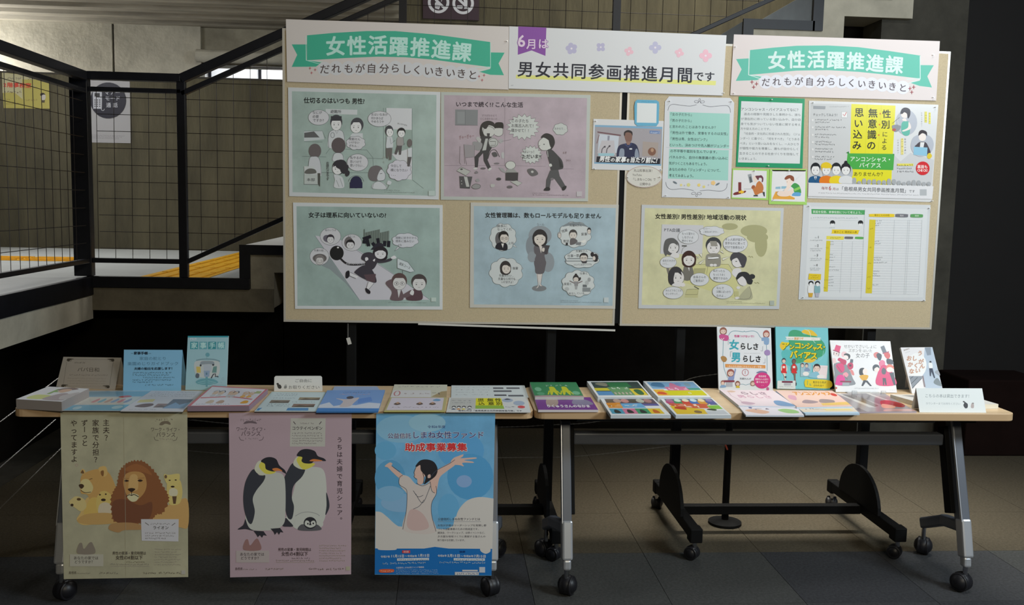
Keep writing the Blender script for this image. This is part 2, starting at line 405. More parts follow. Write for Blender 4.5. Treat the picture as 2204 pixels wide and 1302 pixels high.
MB().box(EL[1]+.0005, ER[0]-.0005, BY+.003, BY+.02, ER[2]+.01, ER[3]-.02).build('joint_strip', stand_black, br)  # black strip added to fill the gap between the boards

# ------------------------------------------------------------------ printed sheets
_g = {}
_cur = bpy.data.curves.new('glyph_source', 'FONT'); _cur.size = 1; _cur.resolution_u = 2; _cur.fill_mode = 'FRONT'
_cob = bpy.data.objects.new('glyph_source', _cur); COL.objects.link(_cob)
def glyph(ch, bold):
    k = (ch, bold)
    if k not in _g:
        _cur.body = ch; _cur.offset = bold; bpy.context.view_layer.update()
        dg = bpy.context.evaluated_depsgraph_get(); me = bpy.data.meshes.new_from_object(_cob.evaluated_get(dg))
        V = np.array([(v.co.x, v.co.y) for v in me.vertices]).reshape(-1, 2); Fc = [tuple(p.vertices) for p in me.polygons]
        bpy.data.meshes.remove(me); _g[k] = (V, Fc)
    return _g[k]
def adv(ch):
    if ord(ch) < 0x250: return {' ': .3, '.': .3, '!': .35, '?': .55, 'i': .3, 'm': .9, 'w': .8, 'W': .95, 'M': .9}.get(ch, .6)
    return 1.0
def catmull(P, closed=True, n=5):
    P = [np.array(p, float) for p in P]; out = []; N = len(P)
    for i in range(N if closed else N-1):
        p0, p1, p2, p3 = (P[(i-1) % N], P[i], P[(i+1) % N], P[(i+2) % N]) if closed else (P[max(i-1, 0)], P[i], P[i+1], P[min(i+2, N-1)])
        for k in range(n):
            t = k/n; out.append(.5*((2*p1)+(-p0+p2)*t+(2*p0-5*p1+4*p2-p3)*t*t+(-p0+3*p1-3*p2+p3)*t**3))
    if not closed: out.append(P[-1])
    return out
CROPS = {'A': (0, 0, 3.027), 'C3': (600, 0, 4.238), 'C4': (1080, 0, 4.238), 'C5': (1550, 0, 3.0275), 'P1': (610, 180, 5.0086),
         'P2': (930, 180, 4.822), 'P3': (620, 430, 5.2086), 'P4': (980, 430, 5.208), 'Q1': (1270, 180, 4.821), 'P5': (1350, 430, 5.208),
         'Q2': (1560, 190, 5.006), 'Q3': (1730, 200, 5.426), 'Q4': (1700, 430, 5.662), 'T1': (0, 700, 4.238), 'T2': (500, 780, 3.339),
         'T3': (1130, 690, 3.867), 'T4': (1650, 690, 3.978), 'L': (100, 880, 3.085), 'G': (470, 880, 3.084), 'B': (780, 870, 3.0147),
         'D': (120, 715, 10.015), 'H': (260, 715, 9.183), 'E': (20, 820, 5.51), 'R': (390, 800, 7.11), 'F': (1255, 810, 7.226),
         'N': (1530, 695, 6.2), 'M': (1780, 725, 7.232), 'S': (860, 0, 8.477), 'PH': (130, 140, 6.512), 'Y': (0, 140, 10.85), 'PX': (0, 0, 1)}
class Sheet:
    """one printed sheet, card, leaflet or book: a body with thickness, its print laid on the front face"""
    def __init__(s, name, label, cat, plane, crop, c4, color, white='ffffff', gap=.0008, thick=.0008, group=None, side=None, rough=.5, parent=None, uv=False, drop=None):
        s.po, s.n = np.asarray(plane[0], float), np.asarray(plane[1], float)
        s.K = CROPS[crop]; s.white = white; s.rough = rough; s.lw = 1.0; s.tb = 0.0; s.ng = 0
        s.top = gap+thick; s.k = 0; s.parts = {}
        c = hit(s.px(c4), s.po, s.n, s.top)
        s.c4 = c; s.uv = uv
        n = len(c)
        back = c-s.n*thick if drop is None else np.array([[p[0], p[1], drop] for p in c])
        V = np.vstack([c, back])
        Fc = [tuple(range(n))[::-1], tuple(range(n, 2*n))]+[(i, (i+1) % n, n+(i+1) % n, n+i) for i in range(n)]
        m0 = ink(color, white, rough); ms = [m0, ink(side, white, .8) if side else m0]
        loc = c.mean(0); loc[2] = V[:, 2].min()
        s.body = raw(name, V, Fc, ms, [0, 1]+[1]*n, parent, loc)
        import bmesh
        bm = bmesh.new(); bm.from_mesh(s.body.data); bmesh.ops.recalc_face_normals(bm, faces=bm.faces); bm.to_mesh(s.body.data); bm.free()
        s.color = color; s.base = c+s.n*.00002
        if parent is None: tag(s.body, label, cat, group)
    def px(s, P):
        P = np.asarray(P, float).reshape(-1, 2); return P/s.K[2]+np.array(s.K[:2])
    def T(s, P):
        s.k += 1; off = s.top+.00004+s.k*1.2e-5
        P = np.asarray(P, float).reshape(-1, 2)
        if s.uv:
            u = P[:, 0:1]; v = P[:, 1:2]; a, b, c, d = s.c4[:4]
            return a*(1-u)*(1-v)+b*u*(1-v)+c*u*v+d*(1-u)*v+s.n*(off-s.top)
        return hit(s.px(P), s.po, s.n, off)
    def put(s, part, V, Fc, color):
        if part == 'lettering': p = s.parts.setdefault(part, [[], [], [], {}])
        else: p = s.parts.setdefault('printed_face', [s.base.tolist(), [tuple(range(len(s.base)))], [0], {s.color: 0}])
        b = len(p[0]); m = p[3].setdefault(color, len(p[3]))
        p[0] += V.tolist(); p[1] += [tuple(b+i for i in f) for f in Fc]; p[2] += [m]*len(Fc)
    def p(s, color, *xy, part='illustration'):
        V = s.T(xy); s.put(part, V, [tuple(range(len(V)))], color); return s
    def r(s, color, x0, y0, x1, y1, **k): return s.p(color, x0, y0, x1, y0, x1, y1, x0, y1, **k)
    def c(s, color, *xy):
        q = catmull(np.array(xy, float).reshape(-1, 2)); return s.p(color, *np.array(q).ravel())
    def e(s, color, cx, cy, rx, ry, rot=0, a0=0, a1=360, n=22):
        t = np.radians(np.linspace(a0, a1, n, endpoint=(a1-a0 != 360))); c_, s_ = math.cos(math.radians(rot)), math.sin(math.radians(rot))
        x = rx*np.cos(t); y = ry*np.sin(t); return s.p(color, *np.stack([cx+x*c_-y*s_, cy+x*s_+y*c_], 1).ravel())
    def l(s, color, w, *xy, closed=False, curve=False):
        P = [np.array(q, float) for q in np.array(xy, float).reshape(-1, 2)]
        if curve: P = catmull(P, closed)
        if closed: P = P+[P[0]]
        L = []
        for i, q in enumerate(P):
            a = P[max(i-1, 0)] if not (closed and i == 0) else P[-2]
            b = P[min(i+1, len(P)-1)] if not (closed and i == len(P)-1) else P[1]
            d = b-a; d = d/(np.linalg.norm(d)+1e-9); nn = np.array((-d[1], d[0]))*w*s.lw/2; L += [q+nn, q-nn]
        V = s.T(np.array(L)); s.put('illustration', V, [(2*i, 2*i+1, 2*i+3, 2*i+2) for i in range(len(P)-1)], color); return s
    def o(s, color, w, cx, cy, rx, ry, rot=0, a0=0, a1=360):
        n = 24; t = np.radians(np.linspace(a0, a1, n, endpoint=(a1-a0 != 360))); c_, s_ = math.cos(math.radians(rot)), math.sin(math.radians(rot))
        x = rx*np.cos(t); y = ry*np.sin(t); return s.l(color, w, *np.stack([cx+x*c_-y*s_, cy+x*s_+y*c_], 1).ravel(), closed=(a1-a0 == 360))
    def glyphs(s, color, items, bold):
        # items: (char, origin xy, x vector per em, y vector per em)
        s.k += 1
        s.ng += len(items)
        k0 = s.k; cnt = {}; bold = max(bold, s.tb)
        sh = [(0, 0)] if bold <= .001 else [(bold*math.cos(a*math.pi/2+.78), bold*math.sin(a*math.pi/2+.78)) for a in range(4)] if bold < .025 else [(0, 0)]+[(bold*math.cos(a*math.pi/4), bold*math.sin(a*math.pi/4)) for a in range(8)]
        for ch, o, ex, ey in [(c, np.array(q)+np.array(x)*u+np.array(y)*w, x, y) for c, q, x, y in items for u, w in sh]:
            V, Fc = glyph(ch, 0)
            if len(V) == 0: continue
            P = np.array(o)[None]+V[:, 0:1]*np.array(ex)[None]+V[:, 1:2]*np.array(ey)[None]
            j = cnt.get(ch, 0); cnt[ch] = j+1
            s.k += (j % len(sh))*.34-1; s.put('lettering', s.T(P), Fc, color); s.k = k0
        s.k = k0+len(sh)*.34
        return s
    def t(s, color, text, x0, y0, x1, y1, h, bold=0.0, ital=0):
        tot = sum(adv(c) for c in text); a = np.array((x0, y0), float); d = np.array((x1-x0, y1-y0), float)/tot
        u = d/np.linalg.norm(d); up = np.array((u[1], -u[0]))*h
        if s.uv: up = np.array((0, -h))
        up = up+u*ital*h
        it = []; pos = 0
        for ch in text:
            it.append((ch, a+d*pos+up*.06, d, up)); pos += adv(ch)
        return s.glyphs(color, it, bold)
    def v(s, color, text, x, y0, y1, w, bold=0.0, dx=0):
        n = len(text); st = (y1-y0)/n; it = []
        for i, ch in enumerate(text):
            cx = x+dx*i/max(n-1, 1); cy = y0+st*i
            if ch in 'ー〜':
                it.append((ch, (cx-w*.38+w*.0, cy+st*.0), (0, w*.95), (w*.0+w, 0)))
            elif ch in '。、': it.append((ch, (cx-w/2+w*.55, cy+w*.35), (w, 0), (0, -w)))
            elif ch in '？！': it.append((ch, (cx-w*.28, cy+w*.88), (w, 0), (0, -w)))
            else: it.append((ch, (cx-w/2, cy+w*.88), (w, 0), (0, -w)))
        return s.glyphs(color, it, bold)
    def scr(s, color, x0, y, x1, h, slope=0, dens=1.0, seed=0):
        """a line of print too small to read: short dark strokes"""
        rr = random.Random(int(x0*7+y*13+x1)+seed); x = x0; s.k += 1; s.ng += int((x1-x0)/h)
        while x < x1-h*.3:
            yy = y+slope*(x-x0)
            for _ in range(3):
                s.k -= 1
                a = x+rr.uniform(0, h*.7); b = yy-rr.uniform(.05, .75)*h
                if rr.random() < .6: q = (a-h*.25, b, a+h*.25, b, a+h*.25, b+h*.14, a-h*.25, b+h*.14)
                else: q = (a, b-h*.22, a+h*.14, b-h*.22, a+h*.14, b+h*.3, a, b+h*.3)
                V = s.T(q); s.put('lettering', V, [(0, 1, 2, 3)], color)
            x += h*.98 if rr.random() < .93 else h*1.6
        return s
    def bub(s, cx, cy, rx, ry, kind='oval', fill='c8c6c2', line='4a4a4c', w=2.2, n=9, seed=1, tail=None):
        if kind == 'oval': P = [(cx+rx*math.cos(t), cy+ry*math.sin(t)) for t in np.linspace(0, 2*math.pi, 26, endpoint=False)]
        else:
            P = []; rr = random.Random(seed); N = n*(2 if kind == 'burst' else 6)
            for i in range(N):
                t = 2*math.pi*i/N
                if kind == 'burst': k = 1.06 if i % 2 == 0 else .82
                else: k = .90+.12*abs(math.sin(n*t/2+.4))
                P.append((cx+rx*k*math.cos(t), cy+ry*k*math.sin(t)))
        if tail: P2 = tail; s.p(fill, *P2); s.l(line, w, *P2)
        fl = [c for q in P for c in q]
        s.p(fill, *fl); s.l(line, w, *fl, closed=True)
        return s
    def head(s, cx, cy, rx, ry, hair='3a3a3e', kind='short', skin='c6c2be', dx=0, line='4a4648', w=2.0, eyes=True, glasses=False, tilt=0):
        if kind == 'back':
            s.e(hair, cx, cy, rx, ry); return s
        if kind == 'bob': s.e(hair, cx, cy+.05*ry, rx*1.18, ry*1.22, tilt); s.e(hair, cx, cy+.55*ry, rx*1.12, ry*.72, tilt)
        elif kind == 'pony': s.e(hair, cx, cy-.05*ry, rx*1.1, ry*1.1, tilt); s.e(hair, cx+rx*(1.25 if dx <= 0 else -1.25), cy+.1*ry, rx*.42, ry*.6, 30)
        elif kind == 'bun': s.e(hair, cx, cy-.05*ry, rx*1.08, ry*1.1); s.e(hair, cx, cy-1.2*ry, rx*.35, ry*.3)
        else: s.e(hair, cx, cy-.15*ry, rx*1.05, ry*1.02, tilt)
        fx = cx+dx*rx*.18; fy = cy+.18*ry; s.e(skin, fx, fy, rx*.9, ry*.86, tilt); s.o(line, w, fx, fy, rx*.9, ry*.86, tilt)
        if kind in ('bob', 'pony', 'bun'):
            s.p(hair, cx-rx*.95, cy-ry*.05, cx-rx*.7, cy-ry*.75, cx, cy-ry*1.02, cx+rx*.7, cy-ry*.75, cx+rx*.95, cy-ry*.05, cx+rx*.35, cy-ry*.42, cx-rx*.3, cy-ry*.42)
        else: s.p(hair, cx-rx*.98, cy-ry*.05, cx-rx*.8, cy-ry*.8, cx, cy-ry*1.12, cx+rx*.8, cy-ry*.8, cx+rx*.98, cy-ry*.05, cx+rx*.6, cy-ry*.5, cx-rx*.6, cy-ry*.5)
        if eyes:
            for k in (-1, 1):
                ex = fx+k*rx*.38; s.e(line, ex, fy+ry*.05, rx*.09, ry*.08, n=10); s.l(line, w*.8, ex-rx*.18, fy-ry*.16, ex+rx*.18, fy-ry*.2)
            s.l(line, w*.8, fx-rx*.15, fy+ry*.45, fx+rx*.15, fy+ry*.45)
        if glasses:
            for k in (-1, 1): s.o(line, w, fx+k*rx*.4, fy+ry*.05, rx*.3, ry*.2)
        return s
    def done(s):
        L = s.parts.get('lettering'); D = s.parts.get('printed_face')
        if L and (s.ng < 80 or D is None):      # a few characters belong to the printed face itself
            if D is None: D = s.parts['printed_face'] = [s.base.tolist(), [tuple(range(len(s.base)))], [0], {s.color: 0}]
            b = len(D[0]); mp = {}
            for c, i in L[3].items(): mp[i] = D[3].setdefault(c, len(D[3]))
            D[0] += L[0]; D[1] += [tuple(b+i for i in f) for f in L[1]]; D[2] += [mp[i] for i in L[2]]; del s.parts['lettering']
        for part, (V, Fc, M, cols) in s.parts.items():
            raw(part, V, Fc, [ink(c, s.white, s.rough) for c in cols], M, s.body)
        return s
BOARD = (np.array((0, BY, 0)), np.array((0, -1.0, 0)))

# ------------------------------------------------------------------ notices on the boards
def banner(crop, body, rib, tails, text, sub, blobs, folds, stars, white, cols, label):
    s = Sheet('banner', label, 'banner', BOARD, crop, body, cols[0], white, gap=.0035, thick=.0006, group='title banners along the top of the boards')
    for t in tails: s.p(cols[1], *t)
    s.p(cols[1], *rib)
    for f in folds: s.l(cols[2], 5, *f)
    for (x, y, rx, ry) in blobs: s.e(cols[4], x, y, rx, ry)
    for ch, x, y, h, a in text:
        c, d = math.cos(a), math.sin(a); s.k += 0
        s.glyphs(cols[2], [(ch, (x-h*.5*c+h*.36*-d*-1*0, y+h*.38), (h*c, h*d), (h*d, -h*c))], .028)
    for ch, x, y, h, a in sub:
        c, d = math.cos(a), math.sin(a); s.glyphs(cols[3], [(ch, (x-h*.5, y+h*.38), (h*c, h*d), (h*d, -h*c))], .006)
    for x, y in stars:
        s.p('b05a60', x, y-16, x+3, y-3, x+14, y, x+3, y+3, x, y+16, x-3, y+3, x-14, y, x-3, y-3)
    return s.done()
tt = '女性活躍推進課'; ss = 'だれもが自分らしくいきいきと'
banner('C3', [(65, 175), (2103, 243), (2097, 818), (76, 745)],
       [258, 322, 500, 300, 800, 283, 1060, 283, 1400, 312, 1700, 352, 1928, 383, 1930, 612, 1700, 583, 1400, 543, 1150, 522, 900, 517, 600, 530, 256, 550],
       [(118, 405, 256, 405, 252, 550, 390, 570, 340, 608, 118, 610, 168, 500), (2060, 480, 1930, 478, 1930, 628, 1830, 655, 1930, 682, 2054, 686, 2005, 578)],
       [(c, x, y, 182, a) for c, x, y, a in zip(tt, (520, 712, 903, 1092, 1285, 1475, 1662), (422, 416, 410, 418, 425, 442, 462), (-.03, -.01, 0, .03, .06, .09, .11))],
       [(c, x, y, 92, .045) for c, x, y in zip(ss, (418, 523, 637, 741, 845, 960, 1062, 1166, 1262, 1368, 1460, 1566, 1665, 1768), (628, 622, 622, 622, 620, 622, 620, 628, 634, 644, 650, 660, 668, 680))],
       [(x, y, 66, 66) for x, y in zip((418, 523, 637, 741, 845, 960, 1062, 1166, 1262, 1368, 1460, 1566, 1665, 1768), (628, 622, 622, 622, 620, 622, 620, 628, 634, 644, 650, 660, 668, 680))],
       [(247, 330, 250, 550, 395, 590), (258, 552, 400, 562), (1932, 390, 1932, 616, 1810, 650), (1925, 610, 1790, 616)],
       [(286, 622), (333, 636), (300, 664), (1828, 696), (1874, 686), (1856, 730)], 'd2cac6',
       ('c9bab2', '3fa082', 'b4d2c4', '4a3a3a', 'c6bfbe'), 'pink banner with a green ribbon title at the left end of the boards')
banner('C5', [(90, 224), (1432, 268), (1408, 656), (66, 620)],
       [195, 326, 350, 310, 500, 298, 700, 296, 900, 307, 1100, 332, 1305, 362, 1302, 512, 1100, 488, 900, 468, 700, 457, 500, 460, 330, 475, 188, 488],
       [(104, 385, 192, 380, 186, 488, 280, 502, 240, 522, 102, 527, 140, 452), (1392, 425, 1305, 424, 1302, 525, 1240, 540, 1300, 560, 1380, 570, 1350, 497)],
       [(c, x, y, 120, a) for c, x, y, a in zip(tt, (370, 497, 625, 752, 880, 1005, 1130), (394, 388, 386, 390, 394, 406, 416), (-.02, 0, 0, .03, .06, .08, .1))],
       [(c, x, y, 58, .045) for c, x, y in zip(ss, (297, 368, 441, 512, 582, 656, 724, 792, 856, 922, 988, 1056, 1122, 1190), (534, 530, 528, 528, 530, 532, 530, 534, 538, 544, 548, 554, 562, 570))],
       [(x, y, 44, 44) for x, y in zip((297, 368, 441, 512, 582, 656, 724, 792, 856, 922, 988, 1056, 1122, 1190), (534, 530, 528, 528, 530, 532, 530, 534, 538, 544, 548, 554, 562, 570))],
       [(190, 330, 185, 488, 285, 520), (190, 489, 290, 497), (1303, 365, 1304, 515, 1225, 545), (1300, 512, 1215, 517)],
       [(208, 534), (238, 546), (219, 567), (1237, 576), (1262, 567), (1249, 600)], 'f2eeee',
       ('ebdcd9', '69c4ae', 'e0f2ec', '5a4a50', 'f0ecf4'), 'pink banner with a green ribbon title on the right hand board')
s = Sheet('banner', 'white banner with purple tab and pastel flowers between the two pink banners', 'banner', BOARD, 'C4', [(68, 240), (2050, 322), (2016, 872), (62, 808)], 'd6dde2', 'dde4e8', gap=.0048, thick=.0006, group='title banners along the top of the boards')
s.p('dfe58e', 130, 682, 1955, 738, 1950, 778, 128, 715)
s.p('8a55aa', 150, 241, 407, 252, 398, 510, 272, 460, 146, 500)
for i, (x, y, r_, cc) in enumerate(((636, 443, 56, 'b9bad8'), (903, 430, 46, 'b9bad8'), (1160, 468, 44, 'e6c0cf'), (1400, 434, 58, 'bcc0dc'), (1620, 482, 44, 'e6c0cf'), (1860, 508, 60, 'eabfd0'))):
    n_ = 5 if i == 0 else 4
    for k in range(n_):
        a = 2*math.pi*k/n_+(.3 if i % 2 == 0 and i else .75 if i == 0 or i == 1 else 0); s.e(cc, x+r_*.55*math.cos(a), y+r_*.55*math.sin(a), r_*.42, r_*.42)
    s.e('e8e6f0', x, y, r_*.16, r_*.16)
for (ch, x, y, h) in (('6', 182, 425, 150), ('月', 272, 438, 98), ('は', 378, 436, 98)):
    s.glyphs('8a55aa', [(ch, (x-h*(.27 if ch == '6' else .5), y), (h, 0), (0, -h))], .06)
for (ch, x, y, h) in (('6', 182, 425, 150), ('月', 272, 438, 98), ('は', 378, 436, 98)):
    s.glyphs('e2d4ea', [(ch, (x-h*(.27 if ch == '6' else .5), y), (h, 0), (0, -h))], .022)
for i, ch in enumerate('男女共同参画推進月間'):
    h = 150; s.glyphs('262a38', [(ch, (140+i*161.5, 684+i*6.0), (h, 5), (5, -h))], .016)
s.t('262a38', 'です', 1745, 738, 1945, 743, 98, .012)
s.scr('b9bcc4', 84, 782, 110, 12)
s.done()

def panel(crop, c4, inner, fill, label, white):
    s = Sheet('cartoon_panel', label, 'poster', BOARD, crop, c4, 'bcc0c6' if crop == 'P5' else 'a6a7a5', white, gap=.0008, thick=.002, group='laminated cartoon panels on the boards', rough=.42)
    s.lw = 1.55; s.tb = .012
    s.p(fill, *[c for q in inner for c in q]); return s

# panel 1
s = panel('P1', [(50, 40), (1693, 90), (1675, 1250), (62, 1213)], [(92, 82), (1650, 122), (1640, 1210), (98, 1170)], '85928a~', 'green tinted cartoon panel about who takes charge, top left of the left board', 'b0aeaa')
s.t('16181a', '仕切るのはいつも', 218, 208, 722, 216, 66, .03); s.t('16181a', '男性?', 738, 217, 888, 219, 66, .03)
s.p('aaa9a8', 1110, 262, 1385, 268, 1383, 498, 1115, 490)
s.r('7b887f', 1290, 500, 1385, 720); s.p('aaa9a8', 1170, 760, 1385, 690, 1385, 1035, 1330, 1030, 1260, 860)
for a in ((1078, 262, 1078, 800), (1104, 262, 1104, 800), (1388, 268, 1388, 1030), (1388, 1035, 1510, 1130), (200, 782, 460, 790), (640, 705, 900, 715, 965, 800, 968, 870, 968, 960, 410, 958), (850, 800, 1075, 810), (224, 625, 420, 628), (460, 755, 500, 700, 640, 710)): s.l('56605c', 2.5, *a)
s.p('a2a6a4', 222, 512, 420, 508, 440, 600, 222, 622); s.p('50504f', 225, 530, 330, 515, 390, 580, 225, 582); s.l('56605c', 2.5, 222, 512, 420, 508, 455, 590)
s.p('a6a8a6', 455, 272, 797, 282, 795, 335, 458, 328); s.t('333334', '避難所', 505, 318, 625, 320, 40, .01)
s.c('a8a9a8', 490, 560, 510, 510, 570, 495, 630, 510, 655, 570, 660, 690, 490, 690); s.l('56585a', 2.5, 490, 690, 482, 570, 510, 512, 570, 497, 632, 510, 655, 570, 660, 650, curve=True); s.l('56585a', 2, 560, 505, 575, 540, 592, 505)
s.o('56585a', 3, 530, 555, 20, 28)
s.head(570, 425, 62, 78); s.r('323236', 512, 350, 628, 400)
s.p('a8a9a8', 722, 560, 745, 535, 855, 535, 858, 640, 730, 640); s.head(795, 455, 66, 76, dx=-1)
s.bub(380, 365, 112, 82, fill='aaa8a8')
for (t_, x, y, w_) in (('なにが', 312, 325, 105), ('必要', 312, 368, 70), ('ですか？', 315, 410, 140)): s.t('47474a', t_, x, y, x+w_, y+3, 36)
s.bub(780, 640, 105, 74, 'cloud', 'aaa8a8', n=8); [s.t('47474a', t_, 705, y, 705+w_, y+3, 30) for t_, y, w_ in (('夜勤せん', 610, 125), ('いけない', 645, 115), ('ずれん…', 682, 115))]
s.bub(1036, 380, 126, 84, fill='aaa8a8'); [s.t('47474a', t_, 945, y, 945+w_, y+3, 32) for t_, y, w_ in (('女はいなあが', 345, 180), ('何かあらば', 385, 130), ('やめろうや', 422, 140))]
s.t('5a5a5c', 'センパイさん', 1228, 436, 1335, 458, 20)
s.e('57504f', 340, 725, 68, 78); s.c('a6a6a6', 275, 960, 278, 810, 320, 785, 370, 790, 400, 850, 408, 990, 340, 985)
s.l('56585a', 2.5, 268, 900, 285, 800, 330, 785, 375, 795, 400, 860, 408, 980, curve=True)
s.c('a8a9a8', 530, 830, 545, 760, 590, 745, 635, 765, 645, 830); s.e('4e4646', 595, 665, 76, 84); s.l('56585a', 2.5, 528, 828, 545, 760, 592, 745, 637, 765, 648, 828, curve=True)
s.bub(800, 850, 114, 92, fill='aaa8a8'); [s.t('47474a', t_, 718, y, 718+w_, y+4, 34) for t_, y, w_ in (('私やるの', 812, 130), ('思いつけて', 855, 125), ('使いづらい…', 895, 160))]
s.c('a8a9a8', 548, 1118, 555, 1040, 545, 980, 600, 990, 640, 1020, 652, 1118); s.head(595, 905, 62, 72, '2c2a2e', 'pony', dx=-1); s.e('2c2a2e', 620, 870, 62, 52); s.e('2c2a2e', 655, 925, 44, 46); s.e('2c2a2e', 690, 968, 24, 34, 20)
s.l('56585a', 2, 570, 1040, 600, 1110); s.l('56585a', 2, 610, 1020, 640, 1110)
s.p('a4a6a2', 222, 890, 320, 892, 375, 970, 228, 978); s.c('55544f', 235, 940, 280, 915, 340, 925, 350, 965, 240, 970); s.r('9a9e98', 225, 978, 375, 1085); s.p('44443f', 368, 965, 398, 965, 395, 1110, 370, 1080)
s.t('3a3a3c', '本部', 250, 1050, 340, 1052, 36, .01); s.l('56585a', 2.5, 222, 1085, 372, 1087)
s.v('3e3e40', 'お疲れさまです', 478, 838, 1040, 34)
s.e('22223a', 785, 1062, 62, 66); s.r('22223a', 716, 1062, 852, 1126); s.o('47474c', 2, 785, 1070, 84, 80, 0, 190, 350)
s.c('5c5656', 915, 980, 940, 905, 1000, 882, 1060, 905, 1065, 960, 1020, 1000, 1010, 1050, 940, 1040); s.c('a8a8a8', 1055, 925, 1095, 970, 1092, 1030, 1040, 1048, 1012, 1030, 1020, 980); s.l('47474a', 2.5, 1055, 915, 1096, 970, 1090, 1035, 1035, 1048, curve=True); s.l('2f2f31', 3, 1040, 972, 1065, 968)
s.c('a8a9a8', 962, 1130, 975, 1070, 1040, 1055, 1090, 1080, 1110, 1135); s.l('56585a', 2.5, 960, 1128, 980, 1070, 1040, 1055, 1100, 1100, 1115, 1138, 1140, 1090, curve=True); s.c('a8a9a8', 1115, 1080, 1130, 1045, 1165, 1060, 1150, 1090)
s.bub(1248, 935, 132, 112, 'cloud', 'aaa6aa', n=9); [s.t('47474a', t_, 1155, y, 1155+w_, y+4, 34) for t_, y, w_ in (('今日して', 900, 120), ('横になりたい', 945, 185), ('…', 990, 60))]
s.v('8a8f88', 'ひそ', 1085, 780, 880, 30)
s.c('a8a9a8', 1115, 590, 1120, 570, 1170, 575, 1178, 690, 1110, 695); s.p('57534f', 1105, 695, 1175, 695, 1165, 820, 1140, 825, 1135, 740, 1128, 812, 1108, 800); s.head(1140, 515, 42, 56, dx=1)
s.l('56585a', 2.5, 1150, 590, 1160, 650, 1205, 610); s.l('56585a', 2.5, 1178, 690, 1108, 697)
s.c('84807c', 1225, 600, 1240, 575, 1290, 580, 1290, 665, 1228, 668); s.p('4a4646', 1225, 668, 1280, 668, 1268, 765, 1248, 765, 1246, 700, 1220, 765, 1200, 755); s.head(1272, 530, 42, 48, '1c1c1e'); s.l('56585a', 2.5, 1292, 580, 1300, 660, 1310, 640)
s.e('585250', 1362, 640, 26, 44); s.p('a8a9a8', 1340, 700, 1383, 690, 1383, 790, 1342, 790); s.p('4a4646', 1342, 790, 1383, 790, 1360, 895, 1335, 890)
s.scr('4e5450', 1085, 1150, 1260, 11, .02); s.scr('4e5450', 1085, 1172, 1420, 11, .02); s.r('98a29a', 1565, 1155, 1632, 1208)
s.done()

# panel 2
s = panel('P2', [(92, 86), (1645, 118), (1618, 1222), (90, 1205)], [(124, 118), (1608, 150), (1588, 1192), (122, 1170)], 'a08f9a~', 'pink tinted cartoon panel of a busy evening at home, top right of the left board', 'c6c2c6')
s.t('2a2230', 'いつまで続く!?こんな生活', 243, 238, 945, 246, 58, .03)
s.p('75757a', 240, 268, 476, 272, 472, 430, 238, 428); s.p('808085', 262, 290, 340, 292, 340, 415, 262, 415); s.l('63636a', 3, 344, 272, 344, 428); s.l('5f5a60', 3, 238, 430, 474, 434)
s.l('7a6c76', 2.5, 755, 150, 752, 850); s.l('7a6c76', 2, 130, 850, 755, 850, 1180, 858); s.l('7a6c76', 2, 1330, 885, 1470, 886)
s.t('6a5a64', 'ママがかかえて', 515, 342, 675, 344, 26); s.t('6a5a64', 'いこおあわないの…', 500, 375, 700, 378, 26); s.t('7e5a60', 'ぎゃーぎゃー', 280, 580, 440, 560, 44, .01)
s.bub(945, 450, 165, 130, 'burst', 'b2b2b2', n=17, w=3); [s.t('403f46', t_, 820, y, 820+w_, y+4, 40) for t_, y, w_ in (('この子たち', 402, 185), ('お風呂入れて！', 452, 255), ('寝かせて！！', 502, 205))]
s.bub(1030, 738, 108, 92, 'burst', 'b2b2b2', n=15, w=3); s.t('403f46', 'はいっ！', 945, 722, 1080, 724, 36); s.t('2a2a30', 'ただいま!!', 932, 778, 1138, 774, 46, .03)
s.bub(1332, 472, 76, 62, 'cloud', 'acacac', n=7); s.t('55545c', 'おかえり…', 1270, 478, 1385, 478, 26)
# mother with children
s.c('29272a', 495, 470, 520, 410, 580, 385, 640, 405, 655, 460, 620, 500, 560, 520, 540, 570, 500, 545); s.c('b4b0b0', 525, 450, 580, 430, 640, 450, 655, 500, 620, 555, 560, 555, 528, 510); s.o('3a383c', 2.5, 590, 500, 62, 55); s.c('29272a', 525, 450, 560, 400, 630, 400, 645, 440, 590, 432, 560, 470)
s.p('3a383c', 568, 515, 600, 515, 596, 550, 572, 550)
s.c('1e1d20', 650, 460, 655, 410, 700, 400, 738, 412, 738, 470, 700, 460); s.c('b4b0b0', 650, 470, 690, 462, 735, 470, 730, 530, 690, 548, 650, 530); s.l('3a383c', 2.5, 735, 470, 732, 525, 692, 548, 655, 535, curve=True)
s.c('353438', 500, 560, 540, 545, 620, 555, 640, 620, 600, 700, 580, 720, 500, 710, 515, 640); s.p('a4a2a2', 555, 570, 580, 570, 560, 690, 520, 695)
s.p('353438', 500, 700, 600, 690, 575, 790, 610, 870, 580, 888, 535, 800, 530, 720, 485, 770, 475, 868, 445, 868, 440, 760); s.c('b4b0b0', 425, 885, 450, 870, 472, 880, 450, 892); s.c('b4b0b0', 580, 895, 600, 872, 620, 880, 595, 904)
s.c('868286', 420, 620, 440, 600, 520, 620, 500, 690, 440, 680); s.c('a4a0a2', 455, 570, 480, 550, 510, 580, 490, 610)
s.c('a8a6a6', 585, 590, 620, 560, 675, 580, 690, 630, 650, 660, 600, 650); s.o('3a383c', 2.5, 635, 612, 48, 46); s.l('3a383c', 3, 600, 600, 660, 600, 655, 640, 610, 640); s.l('3a383c', 4, 580, 780, 610, 700, 660, 690, 700, 760, curve=True); s.c('4a484c', 620, 720, 660, 710, 680, 750, 640, 760)
